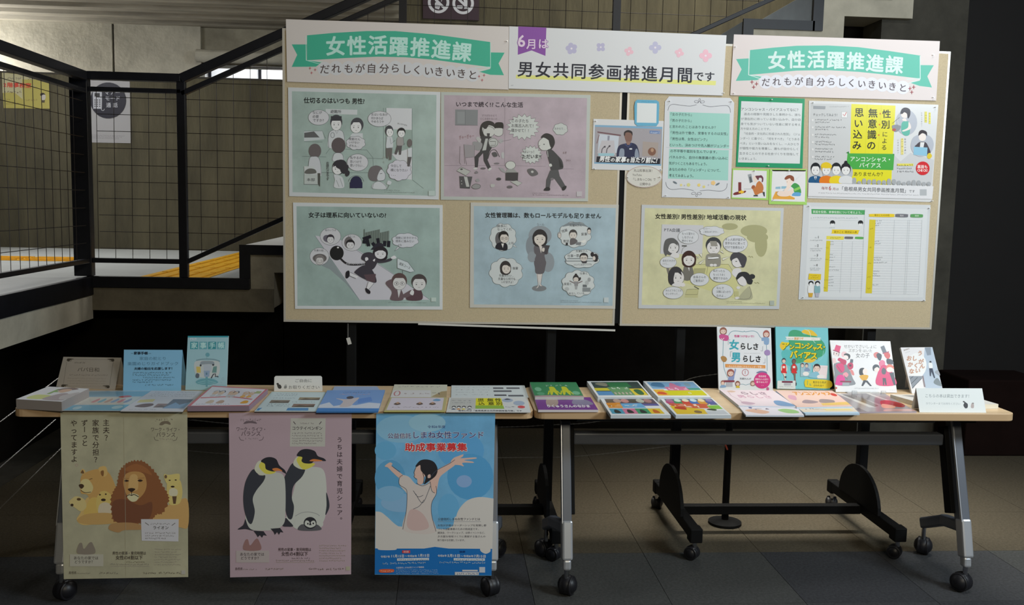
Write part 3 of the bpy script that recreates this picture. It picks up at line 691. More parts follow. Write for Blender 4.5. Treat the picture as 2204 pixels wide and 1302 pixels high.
s.c('9a969a', 690, 590, 720, 570, 740, 600, 710, 620); s.l('6a6268', 2, 720, 600, 820, 580); s.c('a4a0a4', 720, 720, 745, 715, 748, 770, 722, 770)
s.p('8a8288', 330, 630, 440, 640, 440, 760, 345, 770); s.l('6a6268', 2.5, 290, 650, 285, 820, 300, 840); s.l('6a6268', 2.5, 330, 630, 340, 830); s.l('6a6268', 2.5, 440, 640, 440, 760, 345, 770, 360, 840)
# father
s.c('2a282c', 1130, 560, 1180, 515, 1250, 540, 1275, 610, 1250, 670, 1215, 690, 1200, 600); s.c('b6b3b2', 1110, 600, 1150, 560, 1210, 590, 1240, 650, 1205, 690, 1140, 690, 1105, 650); s.l('3a383c', 2.5, 1150, 560, 1108, 600, 1105, 650, 1140, 690, 1200, 692, curve=True); s.l('3a383c', 3, 1120, 640, 1108, 650); s.e('3a383c', 1162, 630, 8, 5); s.c('2a282c', 1210, 560, 1260, 580, 1272, 620, 1245, 668, 1222, 640)
s.c('3c3b3f', 1190, 700, 1235, 680, 1310, 750, 1350, 800, 1362, 870, 1330, 890, 1240, 900, 1225, 850, 1200, 760); s.p('2c2b2f', 1310, 760, 1362, 868, 1325, 872); s.c('b6b3b2', 1212, 840, 1235, 830, 1245, 855, 1222, 862); s.l('a8a6a6', 4, 1198, 700, 1204, 760)
s.p('4b494d', 1225, 900, 1310, 895, 1325, 960, 1392, 1075, 1350, 1095, 1270, 985, 1235, 1000, 1220, 1085, 1180, 1080, 1185, 1000); s.c('29282b', 1158, 1108, 1185, 1075, 1222, 1080, 1218, 1110); s.c('29282b', 1350, 1105, 1352, 1075, 1392, 1060, 1392, 1085, 1370, 1108)
# clutter
s.p('a2a09e', 255, 905, 300, 865, 400, 910, 350, 955); s.e('4a484a', 305, 888, 14, 9); s.l('3e3c3e', 2.5, 255, 905, 300, 865, 400, 910, 350, 955, closed=True)
s.p('48464a', 282, 960, 418, 965, 392, 1090, 290, 1085); s.p('a8a6a6', 330, 965, 365, 970, 388, 1070, 355, 1070); s.e('a8a6a6', 305, 1010, 5, 5); s.e('a8a6a6', 308, 1040, 5, 5); s.c('858184', 410, 1070, 450, 1040, 500, 1055, 490, 1085, 440, 1092); s.l('3e3c3e', 2.5, 410, 1070, 450, 1040, 500, 1055, 490, 1085, 440, 1092, closed=True, curve=True)
s.e('b4b2b0', 814, 846, 52, 42); s.o('4a484c', 2.5, 814, 846, 52, 42); s.p('8a8888', 780, 885, 850, 885, 890, 925, 762, 925); s.p('39363a', 762, 922, 895, 922, 890, 1010, 762, 1005); s.p('a4a2a0', 812, 1015, 880, 1005, 935, 1030, 890, 1062); s.l('4a484c', 2, 812, 1015, 880, 1005, 935, 1030, 890, 1062, closed=True)
s.p('8e8a8e', 690, 870, 740, 880, 770, 930, 720, 910); s.c('5a5659', 990, 890, 1040, 880, 1080, 900, 1100, 940, 1040, 960, 1000, 930); s.e('a8a4a4', 1040, 915, 14, 12); s.e('3c3a3d', 692, 990, 26, 15); s.c('a4a0a0', 608, 1045, 650, 1045, 645, 1070, 612, 1075); s.e('5c555a', 806, 1072, 30, 15); s.e('5c555a', 530, 880, 28, 10); s.e('6e666c', 672, 828, 28, 9); s.c('8a868a', 450, 1000, 480, 985, 495, 1010, 465, 1020); s.c('746c72', 440, 925, 460, 905, 480, 925, 455, 935); s.e('6e666c', 1245, 990, 18, 12)
s.t('6e5a60', '3才', 1358, 728, 1400, 728, 26); s.t('6e5a60', 'プイッ', 1390, 810, 1440, 806, 26)
s.scr('6a5c66', 1045, 1140, 1210, 11, .01); s.scr('5a4c56', 1045, 1158, 1420, 11, .01); s.r('aba2a8', 1500, 1118, 1555, 1170)
s.done()

# panel 3
s = panel('P3', [(55, 30), (1733, 58), (1732, 1232), (78, 1222)], [(95, 72), (1700, 92), (1700, 1195), (105, 1188)], '7d8c85~', 'green tinted cartoon panel of a girl dragging a ball and chain', 'aeaca8')
s.p('737a7a', 400, 560, 470, 650, 560, 790, 800, 1120, 640, 930, 470, 780, 380, 740)
s.p('a29fa2', 300, 400, 590, 450, 840, 600, 1180, 830, 1590, 1120, 800, 1122)
s.l('5b6466', 2.5, 300, 400, 800, 1122); s.l('5b6466', 2.5, 760, 560, 1180, 835, 1590, 1120)
s.t('141618', '女子は理系に向いていないの?', 228, 198, 1115, 202, 64, .03)
s.bub(475, 410, 116, 98, fill='a6a4a4'); s.bub(715, 480, 112, 94, fill='a6a4a4'); s.bub(352, 635, 108, 98, fill='a6a4a4')
s.t('55555a', '母のいうは', 412, 352, 540, 350, 26); s.t('55555a', '女のこは…', 668, 420, 770, 424, 26); s.t('55555a', '先輩の話…', 290, 578, 425, 580, 26)
s.e('57525a', 440, 435, 48, 40, 20); s.head(475, 440, 42, 46, '2e2a30', 'short', 'b0adab'); s.e('5a5554', 680, 480, 50, 66); s.head(698, 500, 48, 48, '1f1d20', 'short', 'b0adab'); s.e('55504e', 355, 655, 78, 50); s.head(355, 675, 50, 50, '6c6663', 'short', 'a8a4a0'); s.o('47474a', 2, 355, 672, 40, 36)
s.e('1a1a1b', 546, 596, 78, 82); s.e('b8b8b4', 560, 535, 12, 9)
s.l('222022', 14, 585, 655, 640, 705, 700, 725, 800, 725, 880, 715, curve=True)
for i in range(9): s.o('8a888a', 3, 660+i*24, 716+(i % 2)*3, 8, 5)
# dark rush
for i in range(22): s.l('5e665f' if i % 2 else '515a53', 9, 855+i*13, 330+(i*37) % 40, 852+i*13, 470+(i*23) % 60)
for q in ((840, 440, 930, 410), (880, 425, 905, 520), (835, 470, 900, 475), (945, 480, 975, 520), (1005, 430, 1015, 500, 1050, 500), (1085, 460, 1080, 520), (1130, 460, 1125, 530)): s.l('15151e', 24, *q)
s.p('24222a', 925, 560, 985, 490, 1020, 480, 1080, 500, 1060, 560) 
s.bub(1315, 455, 150, 82, 'cloud', 'a6a6a8', n=8, tail=(1225, 530, 1195, 575, 1255, 535)); s.t('47474c', '理数に好きだから', 1205, 440, 1445, 440, 30); s.t('47474c', '理系に進みたい', 1205, 476, 1415, 478, 30); s.t('47474c', 'よね', 1228, 518, 1275, 518, 28)
s.head(1035, 595, 72, 66, '211d22', 'bob', 'b2afae', dx=0, tilt=12); s.c('332f35', 820, 660, 850, 600, 930, 590, 985, 640, 1000, 700, 950, 780, 860, 770, 870, 700); s.c('332f35', 1000, 670, 1060, 680, 1150, 655, 1160, 680, 1080, 705, 1000, 705)
s.c('b2afae', 1150, 650, 1190, 625, 1215, 650, 1180, 665); s.c('b2afae', 865, 650, 890, 645, 900, 670, 870, 685); s.c('b2afae', 950, 680, 975, 660, 970, 690)
s.c('332f35', 830, 740, 750, 800, 760, 830, 860, 890, 980, 930, 985, 870, 940, 780, 900, 740); s.p('4a3a3e', 850, 840, 985, 830, 975, 925, 880, 905)
s.c('b2afae', 780, 845, 690, 815, 680, 840, 760, 880); s.c('1e1c20', 645, 870, 650, 810, 685, 795, 690, 850, 665, 880); s.c('b2afae', 900, 925, 880, 990, 905, 1005, 960, 940); s.c('1e1c20', 865, 1000, 880, 990, 922, 1025, 915, 1055, 880, 1040)
s.l('3c3a3e', 2.5, 900, 920, 878, 992); s.l('3c3a3e', 2.5, 965, 935, 905, 1005); s.l('3c3a3e', 2.5, 780, 850, 695, 812); s.l('3c3a3e', 2.5, 760, 882, 680, 848)
s.p('a4a9a8', 1225, 655, 1345, 700, 1418, 800, 1370, 812, 1225, 765); s.l('4a4c4e', 3, 1225, 655, 1345, 700, 1418, 800, 1370, 812, 1225, 765, closed=True); s.l('4a4c4e', 3, 1285, 790, 1285, 840); s.t('3b3b3e', '理系コース', 1240, 725, 1365, 782, 34)
s.c('57484a', 1095, 940, 1130, 900, 1180, 900, 1200, 1000, 1270, 1010, 1290, 1120, 1150, 1120, 1165, 1030); s.head(1248, 920, 82, 86, '4a3a38', 'short', 'aba8a4', glasses=True); s.p('a8a6a4', 1225, 1010, 1265, 1010, 1240, 1100)
s.c('49363a', 1330, 1120, 1360, 1030, 1430, 1000, 1495, 1020, 1498, 1120); s.c('57484a', 1270, 1080, 1340, 1030, 1390, 1010, 1410, 1050, 1330, 1095); s.c('b0adaa', 1365, 1050, 1390, 1008, 1412, 1030, 1400, 1070); s.head(1470, 930, 82, 84, '3c3534', 'short', 'aba8a4')
s.scr('4e5450', 1125, 1152, 1560, 10, .01); s.r('98a29a', 1605, 1095, 1660, 1140); s.done()

# panel 4
s = panel('P4', [(172, 30), (1832, 55), (1792, 1222), (162, 1208)], [(207, 70), (1800, 92), (1762, 1188), (208, 1172)], '8ba0ae~', 'blue tinted cartoon panel of a woman manager, bottom right of the left board', 'bcc0c6')
s.t('14161c', '女性管理職は、数もロールモデルも足りません', 332, 198, 1637, 208, 62, .03)
s.e('7b848e', 950, 400, 130, 110); s.e('737c86', 860, 520, 70, 120); s.e('7b848e', 1040, 700, 70, 110); s.e('7b848e', 860, 640, 50, 60)
s.t('5a5d66', 'うーん', 910, 292, 1000, 290, 34)
s.e('6b7077', 940, 992, 82, 34); s.c('b4b2b4', 910, 820, 945, 820, 935, 960, 915, 990, 905, 985, 925, 950); s.c('b4b2b4', 945, 820, 980, 820, 960, 940, 975, 965, 958, 965, 945, 950); s.l('4a484e', 2.5, 918, 822, 928, 955, 908, 988); s.l('4a484e', 2.5, 978, 822, 958, 945, 975, 965)
s.c('55535a', 890, 680, 1010, 680, 1008, 760, 985, 825, 905, 825, 892, 760); s.c('55535a', 885, 520, 940, 500, 1030, 520, 1040, 600, 1000, 620, 1005, 690, 895, 680, 905, 620, 885, 590)
s.head(948, 425, 72, 82, '2a282c', 'bob', 'b8b4b2'); s.c('b8b4b2', 925, 500, 950, 480, 968, 505, 950, 530); s.p('b8b4b4', 940, 520, 975, 520, 960, 600); s.p('3e3c42', 998, 505, 1062, 512, 1022, 615, 978, 590); s.c('b8b4b2', 975, 545, 1000, 540, 995, 580, 972, 575)
s.bub(535, 418, 150, 155, 'cloud', 'aeb6bc', n=9, tail=(660, 500, 690, 535, 650, 520)); s.t('45484e', '課長に', 462, 310, 585, 306, 34); s.t('45484e', 'なってくれ', 468, 345, 632, 345, 34); s.t('45484e', '上司', 590, 500, 655, 498, 30)
s.e('55555a', 495, 440, 48, 80); s.c('1c1c26', 448, 540, 470, 490, 530, 475, 580, 500, 578, 565, 500, 562); s.head(540, 420, 55, 62, '19181b', 'short', 'b8b4b2', glasses=True, dx=1); s.p('c4c4c6', 515, 490, 545, 490, 532, 540)
s.bub(568, 812, 188, 165, 'cloud', 'aeb6bc', n=9, tail=(735, 760, 765, 770, 735, 785)); s.head(562, 760, 54, 66, '2e2b2d', 'bob', 'b8b4b2', dx=1); s.t('45484e', '後輩', 640, 782, 705, 782, 34); [s.t('45484e', t_, x, y, x+w_, y+2, 32) for t_, x, y, w_ in (('先輩みたい…', 490, 862, 170), ('先輩なら何でも…', 480, 900, 225), ('いけますよ！', 515, 935, 150))]
s.bub(1340, 390, 185, 145, 'cloud', 'aeb6bc', n=9); s.c('6e7880', 1200, 300, 1260, 262, 1340, 250, 1420, 262, 1480, 300, 1400, 290, 1280, 290); s.t('45484e', '先輩Aさん', 1280, 302, 1420, 300, 30); s.t('3c3e44', '残業', 1195, 372, 1262, 352, 36); s.t('3c3e44', '家事', 1410, 402, 1480, 400, 36); s.t('3c3e44', '育児', 1208, 478, 1275, 478, 34)
s.head(1320, 390, 44, 50, '3c3a3c', 'short', 'b8b4b2'); s.c('57555a', 1285, 500, 1290, 440, 1330, 430, 1370, 460, 1350, 490, 1310, 505); s.p('6a6e74', 1352, 475, 1412, 475, 1405, 508, 1352, 505); s.p('c0c4c6', 1395, 465, 1460, 445, 1465, 470, 1440, 485); s.head(1500, 350, 22, 34, '28282c', 'short', 'b8b4b2'); s.head(1168, 395, 20, 32, '8a8c90', 'short', 'b8b4b2'); s.p('28282c', 1240, 480, 1262, 480, 1262, 512, 1236, 512)
s.bub(1420, 660, 195, 105, 'cloud', 'aeb6bc', n=8); s.t('45484e', '先輩Bさん', 1350, 590, 1485, 584, 28); s.t('3c3e44', '仕事一筋', 1258, 645, 1390, 640, 36); s.r('5f666e', 1255, 655, 1590, 664); s.r('5f666e', 1228, 682, 1600, 690); s.head(1440, 645, 46, 44, '2a282c', 'short', 'b8b4b2', glasses=True); s.p('3a383e', 1410, 690, 1480, 690, 1468, 712, 1425, 712); s.head(1570, 650, 32, 46, '2a282c', 'back'); s.e('b8b4b2', 1555, 655, 16, 24); s.e('28262a', 1535, 612, 20, 26); s.t('6a6c72', 'バリバリおかいですね', 1325, 742, 1530, 735, 28)
s.bub(1378, 938, 185, 150, 'cloud', 'aeb6bc', n=10); s.t('3c3e44', '仕事と', 1395, 838, 1485, 836, 28); s.t('3c3e44', '家庭と', 1218, 958, 1308, 955, 32); s.t('55585e', '両立している…', 1268, 1062, 1480, 1058, 26); s.head(1352, 885, 32, 40, '2e2c2e', 'pony', 'b8b4b2'); s.e('2e2c2e', 1352, 838, 14, 12)
s.p('7c7e84', 1330, 915, 1378, 915, 1375, 965, 1335, 965); s.p('8b8f95', 1337, 965, 1372, 965, 1365, 1005, 1342, 1005); s.l('6c6468', 7, 1335, 935, 1280, 908); s.l('6c6468', 7, 1372, 935, 1425, 912); s.r('737a80', 1425, 985, 1515, 1030); s.r('5c6268', 1428, 950, 1475, 980); s.e('99a0a6', 1475, 930, 22, 26); s.e('99a0a6', 1250, 1000, 26, 22); s.e('868c92', 1500, 895, 18, 24)
s.scr('5a646c', 1180, 1132, 1380, 10, .01); s.scr('4a545c', 1180, 1150, 1640, 10, .01); s.r('a2aeb6', 1665, 1095, 1718, 1150); s.done()

# panel 5
s = panel('P5', [(162, 55), (1755, 92), (1703, 1225), (125, 1218)], [(198, 92), (1722, 125), (1672, 1190), (162, 1178)], 'c6c5a2~', 'yellow tinted cartoon panel of a tense meeting on the right hand board', 'd8dade')
for q in ((1150, 300, 90, 38), (1420, 350, 150, 70), (1500, 500, 70, 140), (1460, 420, 120, 60)): s.e('a2a17a', *q)
s.t('26241c', '女性差別?男性差別?地域活動の現状', 312, 212, 1335, 228, 62, .03)
s.p('c2c3ca', 388, 275, 855, 285, 840, 612, 370, 605); s.l('7b7d70', 2, 388, 275, 370, 605); s.t('4e5058', 'PTA会議', 412, 356, 592, 362, 46, .01)
s.p('c4c28e', 750, 725, 1130, 722, 1230, 880, 1240, 1090, 1180, 1100, 640, 930); s.l('77754c', 2.5, 632, 920, 752, 725, 1135, 722, 1230, 870); s.l('77754c', 2.5, 905, 740, 890, 830); s.p('a5a37a', 750, 772, 880, 770, 865, 830, 740, 830); s.l('77754c', 2, 750, 772, 880, 770, 865, 830, 740, 830, closed=True); s.p('b8b68a', 670, 1005, 800, 1000, 795, 1060, 790, 1098, 640, 1095); s.l('5b5b45', 2.5, 670, 1005, 800, 1000, 785, 1062, 650, 1062, closed=True); s.l('4a4a40', 6, 750, 970, 805, 1000)
s.head(500, 520, 72, 78, '5a5a5c', 'bob', 'd0cfd2', dx=1, tilt=-15); s.c('5a5a5c', 405, 560, 430, 450, 520, 430, 580, 490, 560, 480, 480, 500, 450, 600, 430, 630); s.l('77777a', 3, 605, 600, 625, 540, 660, 520); s.r('4a4a48', 612, 510, 668, 524)
s.c('d0cfd2', 480, 640, 520, 590, 580, 610, 570, 650)
s.c('6f6d68', 620, 860, 640, 740, 700, 720, 738, 780, 740, 860, 690, 905, 640, 900); s.p('d4d3d6', 672, 730, 700, 722, 695, 800); s.head(692, 660, 70, 78, '3c2622', 'bob', 'd2cfd0', dx=0); s.c('77736e', 440, 770, 470, 760, 470, 860)
s.head(968, 520, 84, 88, '3a3c40', 'short', 'd2d0d2'); s.p('8e8c86', 925, 462, 1000, 462, 1015, 520, 940, 520)
s.c('88867e', 880, 720, 885, 625, 940, 600, 1020, 605, 1048, 640, 1040, 740, 960, 750, 890, 745); s.r('e0e1e4', 905, 640, 1025, 662); s.l('3a3a38', 3, 905, 648, 1028, 634, 1026, 658, 905, 670, closed=True); s.e('d2d0d2', 945, 732, 20, 15); s.e('d2d0d2', 985, 732, 20, 15)
s.c('45444a', 1160, 680, 1180, 600, 1260, 590, 1335, 640, 1330, 710, 1290, 760); s.c('d2d0d2', 1172, 680, 1240, 650, 1280, 700, 1290, 740, 1230, 760, 1185, 730); s.c('45444a', 1240, 600, 1300, 620, 1330, 690, 1290, 750, 1240, 660, 1200, 640); s.l('4a4a48', 2.5, 1172, 670, 1180, 725, 1225, 758, 1288, 745, curve=True); s.c('cfced2', 1175, 830, 1190, 780, 1250, 765, 1280, 800, 1230, 870); s.e('4a4a48', 1222, 690, 10, 5)
s.c('2f3033', 1218, 890, 1250, 820, 1330, 808, 1380, 850, 1400, 930, 1340, 920, 1280, 850); s.c('d2d0d2', 1232, 880, 1280, 850, 1330, 900, 1335, 950, 1300, 965, 1255, 945); s.l('4a4a48', 2.5, 1225, 890, 1255, 945, 1300, 968, curve=True); s.c('2f3033', 1260, 830, 1340, 815, 1390, 870, 1400, 940, 1350, 940, 1320, 870, 1280, 860, 1225, 900); s.e('2f3033', 1400, 860, 34, 28); s.e('2f3033', 1385, 910, 24, 22)
s.c('a9a88e', 1250, 1090, 1330, 1000, 1370, 980, 1400, 1110, 1220, 1115); s.l('66645a', 2.5, 1205, 1095, 1230, 1110, 1360, 1108, 1390, 1040, 1370, 970, curve=True); s.c('d2d0d2', 1205, 1100, 1230, 1085, 1260, 1100, 1225, 1115); s.e('d2d0d2', 1245, 985, 22, 16); s.r('b5b384', 1200, 1025, 1250, 1080)
s.head(545, 855, 74, 92, '39383c', 'bob', 'd2d0d2', dx=2); s.c('39383c', 460, 860, 490, 770, 560, 755, 540, 800, 520, 880, 520, 945, 470, 930); s.c('cfced2', 500, 960, 540, 930, 600, 940, 590, 975); s.c('d2d0d2', 590, 940, 630, 930, 650, 960, 610, 975)
for q in ((770, 628, 795, 655, 808, 645), (805, 608, 838, 648, 840, 600), (800, 708, 878, 660, 820, 725), (1040, 580, 1068, 570, 1082, 605), (1062, 655, 1165, 632, 1072, 682)): s.p('d6d5c8', *q); s.l('4a4a40', 2.5, *q, closed=True)
s.l('7a7950', 2.5, 1355, 640, 1370, 628, 1380, 645, 1398, 632, 1410, 648); s.l('7a7950', 2.5, 1425, 925, 1445, 935, 1460, 925, 1480, 938)
B5 = dict(fill='cacdd4', line='77797a')
s.bub(685, 415, 116, 78, **B5); [s.t('55585e', t_, 612, y, 612+w_, y+2, 30) for t_, y, w_ in (('もっと堂々と', 392, 148), ('しなさいよ', 432, 132), ('男のくせに', 472, 125))]
s.bub(950, 352, 140, 56, 'cloud', 'cacdd4', '77797a', n=8); s.t('6e7076', '○○ー…', 852, 336, 955, 332, 24); s.t('6e7076', 'ご意見はありません…', 852, 370, 1030, 368, 24)
s.bub(1212, 495, 138, 96, **B5); [s.t('4e5056', t_, 1095, y, 1095+w_, y+4, 32) for t_, y, w_ in (('オレ人前が話すの', 458, 232), ('苦手なのに男って', 500, 228), ('だけで会長なん？', 545, 228))]
s.bub(460, 700, 92, 64, **B5); s.t('6e7076', '会社だ大きか', 395, 694, 540, 696, 28); s.t('6e7076', 'いいし…', 395, 728, 470, 728, 28)
s.bub(812, 892, 105, 72, **B5); s.t('55585e', '会長さんの', 738, 880, 885, 880, 32); s.t('55585e', 'ご意見は？', 738, 922, 875, 920, 32)
s.bub(1045, 845, 122, 80, **B5); [s.t('55585e', t_, 962, y, 962+w_, y+4, 30) for t_, y, w_ in (('私だったら', 808, 135), ('もっとうまく', 850, 140), ('運営できるわ', 892, 165))]
s.bub(515, 1042, 112, 68, **B5); s.t('6e7076', 'めんどうなことは', 430, 1028, 610, 1028, 28); s.t('6e7076', 'ホンマやって…', 430, 1066, 590, 1066, 28)
s.bub(1072, 1028, 118, 82, **B5); [s.t('55585e', t_, 998, y, 998+w_, y+4, 30) for t_, y, w_ in (('なんで', 1000, 85), ('父親にばっかり', 1042, 165), ('なのよ…', 1086, 110))]
s.scr('6e6d50', 1115, 1142, 1290, 10, .01); s.scr('6e6d50', 1115, 1160, 1550, 10, .01); s.r('a8b0a8', 1598, 1130, 1648, 1182); s.done()

# teal text notice
s = Sheet('text_notice', 'white notice with teal text block and scrolled border', 'notice', BOARD, 'Q1', [(820, 132), (1455, 148), (1496, 200), (1455, 1195), (744, 1178), (778, 185)], 'd6dbe4', 'e2e6ec', gap=.0012, rough=.4)
s.p('9fd4cd', 825, 292, 1450, 312, 1443, 665, 1443, 675, 825, 660); s.p('9fd4cd', 822, 675, 1440, 690, 1432, 1005, 808, 985); s.l('aab8c2', 2.5, 790, 662, 1480, 684)
tx = ['「女の子だから」', '「男の子だから」', 'と言われたことはありませんか？', '「男性は外で働き、家事をするのは女性」', '「男性は青、女性はピンク」', 'といった、決めつけや先入観がジェンダー', 'の不平等や差別を生んでいます。', 'パネルから、自分の無意識の思い込みに', '気がつくこともあるでしょう。', 'あなたの中の「ジェンダー」について、', '考えてみましょう。']
xe_ = [1075, 1072, 1322, 1450, 1235, 1446, 1340, 1432, 1232, 1372, 1092]
for i, (a, b) in enumerate(zip(tx, xe_)): s.t('24343c', a, 818 if i != 6 else 830, 332+i*63.5, b, 332+i*63.5+(b-818)*.022, 34, .006)
s.l('4a4a5a', 3.5, 808, 278, 822, 235, 860, 215, 960, 226, 1040, 232, 1105, 218, curve=True); s.l('4a4a5a', 3.5, 1168, 220, 1240, 238, 1330, 232, 1420, 228, 1450, 255, 1458, 300, curve=True)
s.o('4a4a5a', 3, 1105, 188, 22, 12, 10); s.o('4a4a5a', 3, 1166, 190, 22, 12, -10); s.o('4a4a5a', 3, 1137, 168, 9, 13); s.l('4a4a5a', 3, 1115, 198, 1137, 182, 1155, 200)
s.l('4a4a5a', 3.5, 785, 1020, 800, 1070, 850, 1098, 960, 1090, 1075, 1108, curve=True); s.l('4a4a5a', 3.5, 1140, 1112, 1230, 1104, 1350, 1116, 1410, 1090, 1425, 1035, curve=True)
s.o('4a4a5a', 3, 1075, 1138, 22, 12, -10); s.o('4a4a5a', 3, 1134, 1140, 22, 12, 10); s.o('4a4a5a', 3, 1105, 1160, 9, 13)
for x, y, c_, r_ in ((945, 1052, 'e6d98e', 12), (1022, 1050, 'd8d890', 18), (1130, 1052, 'ecd680', 16), (1182, 1070, 'e2d88a', 14), (1278, 1030, 'efc98a', 22), (980, 1056, 'b8bac4', 6), (1230, 1050, 'b8bac4', 6)):
    for k in range(5): s.e(c_, x+r_*.6*math.cos(k*1.257), y+r_*.6*math.sin(k*1.257), r_*.5, r_*.5, n=10)
s.e('6d7a86', 882, 1026, 24, 9, 30); s.e('6d7a86', 1325, 1042, 24, 9, -30)
s.done()
# video still card, oval caption, blue frame
s = Sheet('photo_card', 'white card with a video still of a man in a navy shirt', 'card', BOARD, 'Q1', [(35, 365), (765, 388), (740, 908), (20, 890)], 'd3d5da', 'dcdee2', gap=.001, thick=.0008, rough=.35)
s.p('7fa9c9', 50, 428, 750, 448, 738, 852, 42, 830)
s.p('a29ea6', 52, 448, 745, 472, 735, 835, 46, 815)
s.p('72555e', 75, 495, 320, 530, 320, 545, 78, 510); s.p('c3cbd8', 95, 522, 300, 545, 285, 720, 80, 700); s.p('8c8ea0', 182, 540, 205, 542, 198, 600, 180, 598); s.p('bfbcc4', 120, 590, 250, 590, 262, 740, 75, 725); s.l('7d6066', 8, 95, 530, 70, 620)
s.l('56525c', 9, 150, 650, 125, 680, 120, 720); s.l('56525c', 9, 205, 640, 175, 680, 170, 720); s.c('44404c', 140, 655, 160, 645, 158, 665); s.c('44404c', 192, 645, 212, 640, 205, 660); s.r('9cc4d2', 85, 722, 250, 750)
s.p('a59a96', 548, 600, 710, 612, 700, 760, 540, 750); s.e('7e5a4c', 642, 705, 42, 42); s.e('b08f78', 645, 690, 16, 20)
s.c('262d4e', 275, 750, 295, 650, 370, 620, 440, 615, 490, 650, 512, 750, 480, 770, 300, 765); s.c('8a95a8', 302, 760, 310, 685, 335, 672, 355, 690, 350, 760); s.c('8a95a8', 465, 765, 470, 690, 490, 680, 508, 760)
s.c('7f6058', 355, 535, 365, 505, 400, 492, 435, 510, 437, 560, 425, 600, 395, 612, 372, 595, 360, 560); s.c('2a262c', 352, 535, 356, 500, 395, 482, 436, 498, 440, 540, 425, 515, 395, 505, 368, 512, 362, 540); s.p('8f7068', 370, 600, 425, 600, 410, 635, 385, 635); s.p('394470', 365, 618, 395, 650, 430, 615, 435, 625, 398, 665, 355, 630); s.r('d6dae2', 408, 670, 436, 684); s.scr('b8b8be', 520, 490, 600, 14)
s.p('7088b4', 618, 485, 728, 490, 728, 522, 618, 518); s.scr('c8d4e8', 622, 515, 724, 22)
s.p('1f2230', 70, 755, 728, 778, 724, 836, 64, 815)
for t_, x, x2, h in (('男性', 92, 205, 62), ('の', 208, 255, 46), ('家事', 258, 370, 62), ('を', 372, 408, 42), ('当たり前に!', 410, 698, 62)): s.t('eceef2', t_, x, 806+(x-92)*.03, x2, 806+(x2-92)*.03, h, .035, ital=.18)
s.done()
s = Sheet('qr_frame_card', 'small blue rounded card above the video still, its middle plain white', 'card', BOARD, 'Q1', [(490, 166), (690, 172), (715, 190), (718, 225), (712, 410), (690, 440), (490, 438), (462, 412), (460, 230), (468, 185)], '6fb0d0', 'dcdee2', gap=.0026, thick=.0008, rough=.15)
s.p('dfe3e6', 488, 200, 692, 206, 688, 408, 484, 404); s.scr('4f90b4', 530, 192, 660, 12)
s.done()
t_ = np.linspace(0, 2*np.pi, 30, endpoint=False)
s = Sheet('oval_caption', 'small oval caption card with thin red outline under the video still', 'card', BOARD, 'Q1', [(562+188*math.cos(a), 966+114*math.sin(a)) for a in -t_], 'd0cfca', 'dcdee2', gap=.0026, thick=.0008)
s.o('8e4a44', 3, 562, 966, 184, 110)
for a, x, y, x2 in (('丸山知事出演！', 452, 915, 665), ('YouTube', 440, 958, 538), ('「しまねっこCH」で', 432, 1006, 682), ('公開中☆', 512, 1055, 630)): s.t('4c4644', a, x, y, x2, y+3, 32, .004)
s.done()
# green framed text
s = Sheet('text_notice', 'text notice in a dark green frame', 'notice', BOARD, 'Q2', [(152, 88), (862, 112), (838, 862), (120, 845)], '2d9a6c', 'e6e8ea', gap=.001, rough=.25)
s.p('dde2e4', 178, 138, 836, 162, 808, 812, 142, 798)
tx = [('アンコンシャス・バイアスってなに？', 172, 240, 812, 36, .006), ('過去の経験や見聞きした事柄から、誰も', 205, 290, 820, 30, 0), ('が潜在的に持っている思い込みや、自分自', 172, 342, 820, 30, 0), ('身でも気がついていない性差に関する考え', 170, 396, 818, 30, 0), ('方や捉え方のことです。', 168, 448, 510, 30, 0), ('「社会的・文化的に形成された性別」（ジェ', 190, 500, 815, 30, 0), ('ンダー）に基づく、「何をすべき」「どうある', 162, 552, 808, 30, 0), ('べき」という思い込みをなくし、一人ひとり', 160, 606, 803, 30, 0), ('が個性や能力を尊重し、誰もが自分らしく', 157, 658, 800, 30, 0), ('生きることのできる社会づくりを目指して', 155, 714, 797, 30, 0), ('いきましょう。', 152, 770, 360, 30, 0)]
for a, x, y, x2, h, b in tx: s.t('62676c' if h < 36 else '40464c', a, x, y, x2, y+(x2-x)*.015, h, b)
s.done()
s = Sheet('picture_card', 'small lime bordered card showing a kneeling welder in orange', 'card', BOARD, 'Q2', [(83, 862), (480, 872), (470, 1205), (72, 1188)], 'a6d66a', 'e6e8ea', gap=.001)
s.p('e4e4e6', 92, 880, 452, 890, 446, 1185, 78, 1175)
s.r('7a2a2a', 145, 1012, 178, 1110); s.c('7a2a2a', 92, 1135, 120, 1118, 200, 1105, 228, 1105, 215, 1125, 120, 1150, 92, 1145); s.p('f0c22e', 150, 1110, 172, 1105, 182, 1090, 190, 1108, 215, 1102, 200, 1120, 212, 1132, 188, 1128, 180, 1140, 170, 1125, 150, 1130)
s.l('90969c', 4, 205, 1086, 285, 1084); s.p('9aa0a4', 246, 930, 285, 920, 302, 1008, 268, 1024); s.p('5b6168', 262, 955, 282, 950, 298, 1008, 274, 1018); s.c('ecd9cc', 305, 960, 330, 940, 350, 970, 345, 1005, 315, 1010)
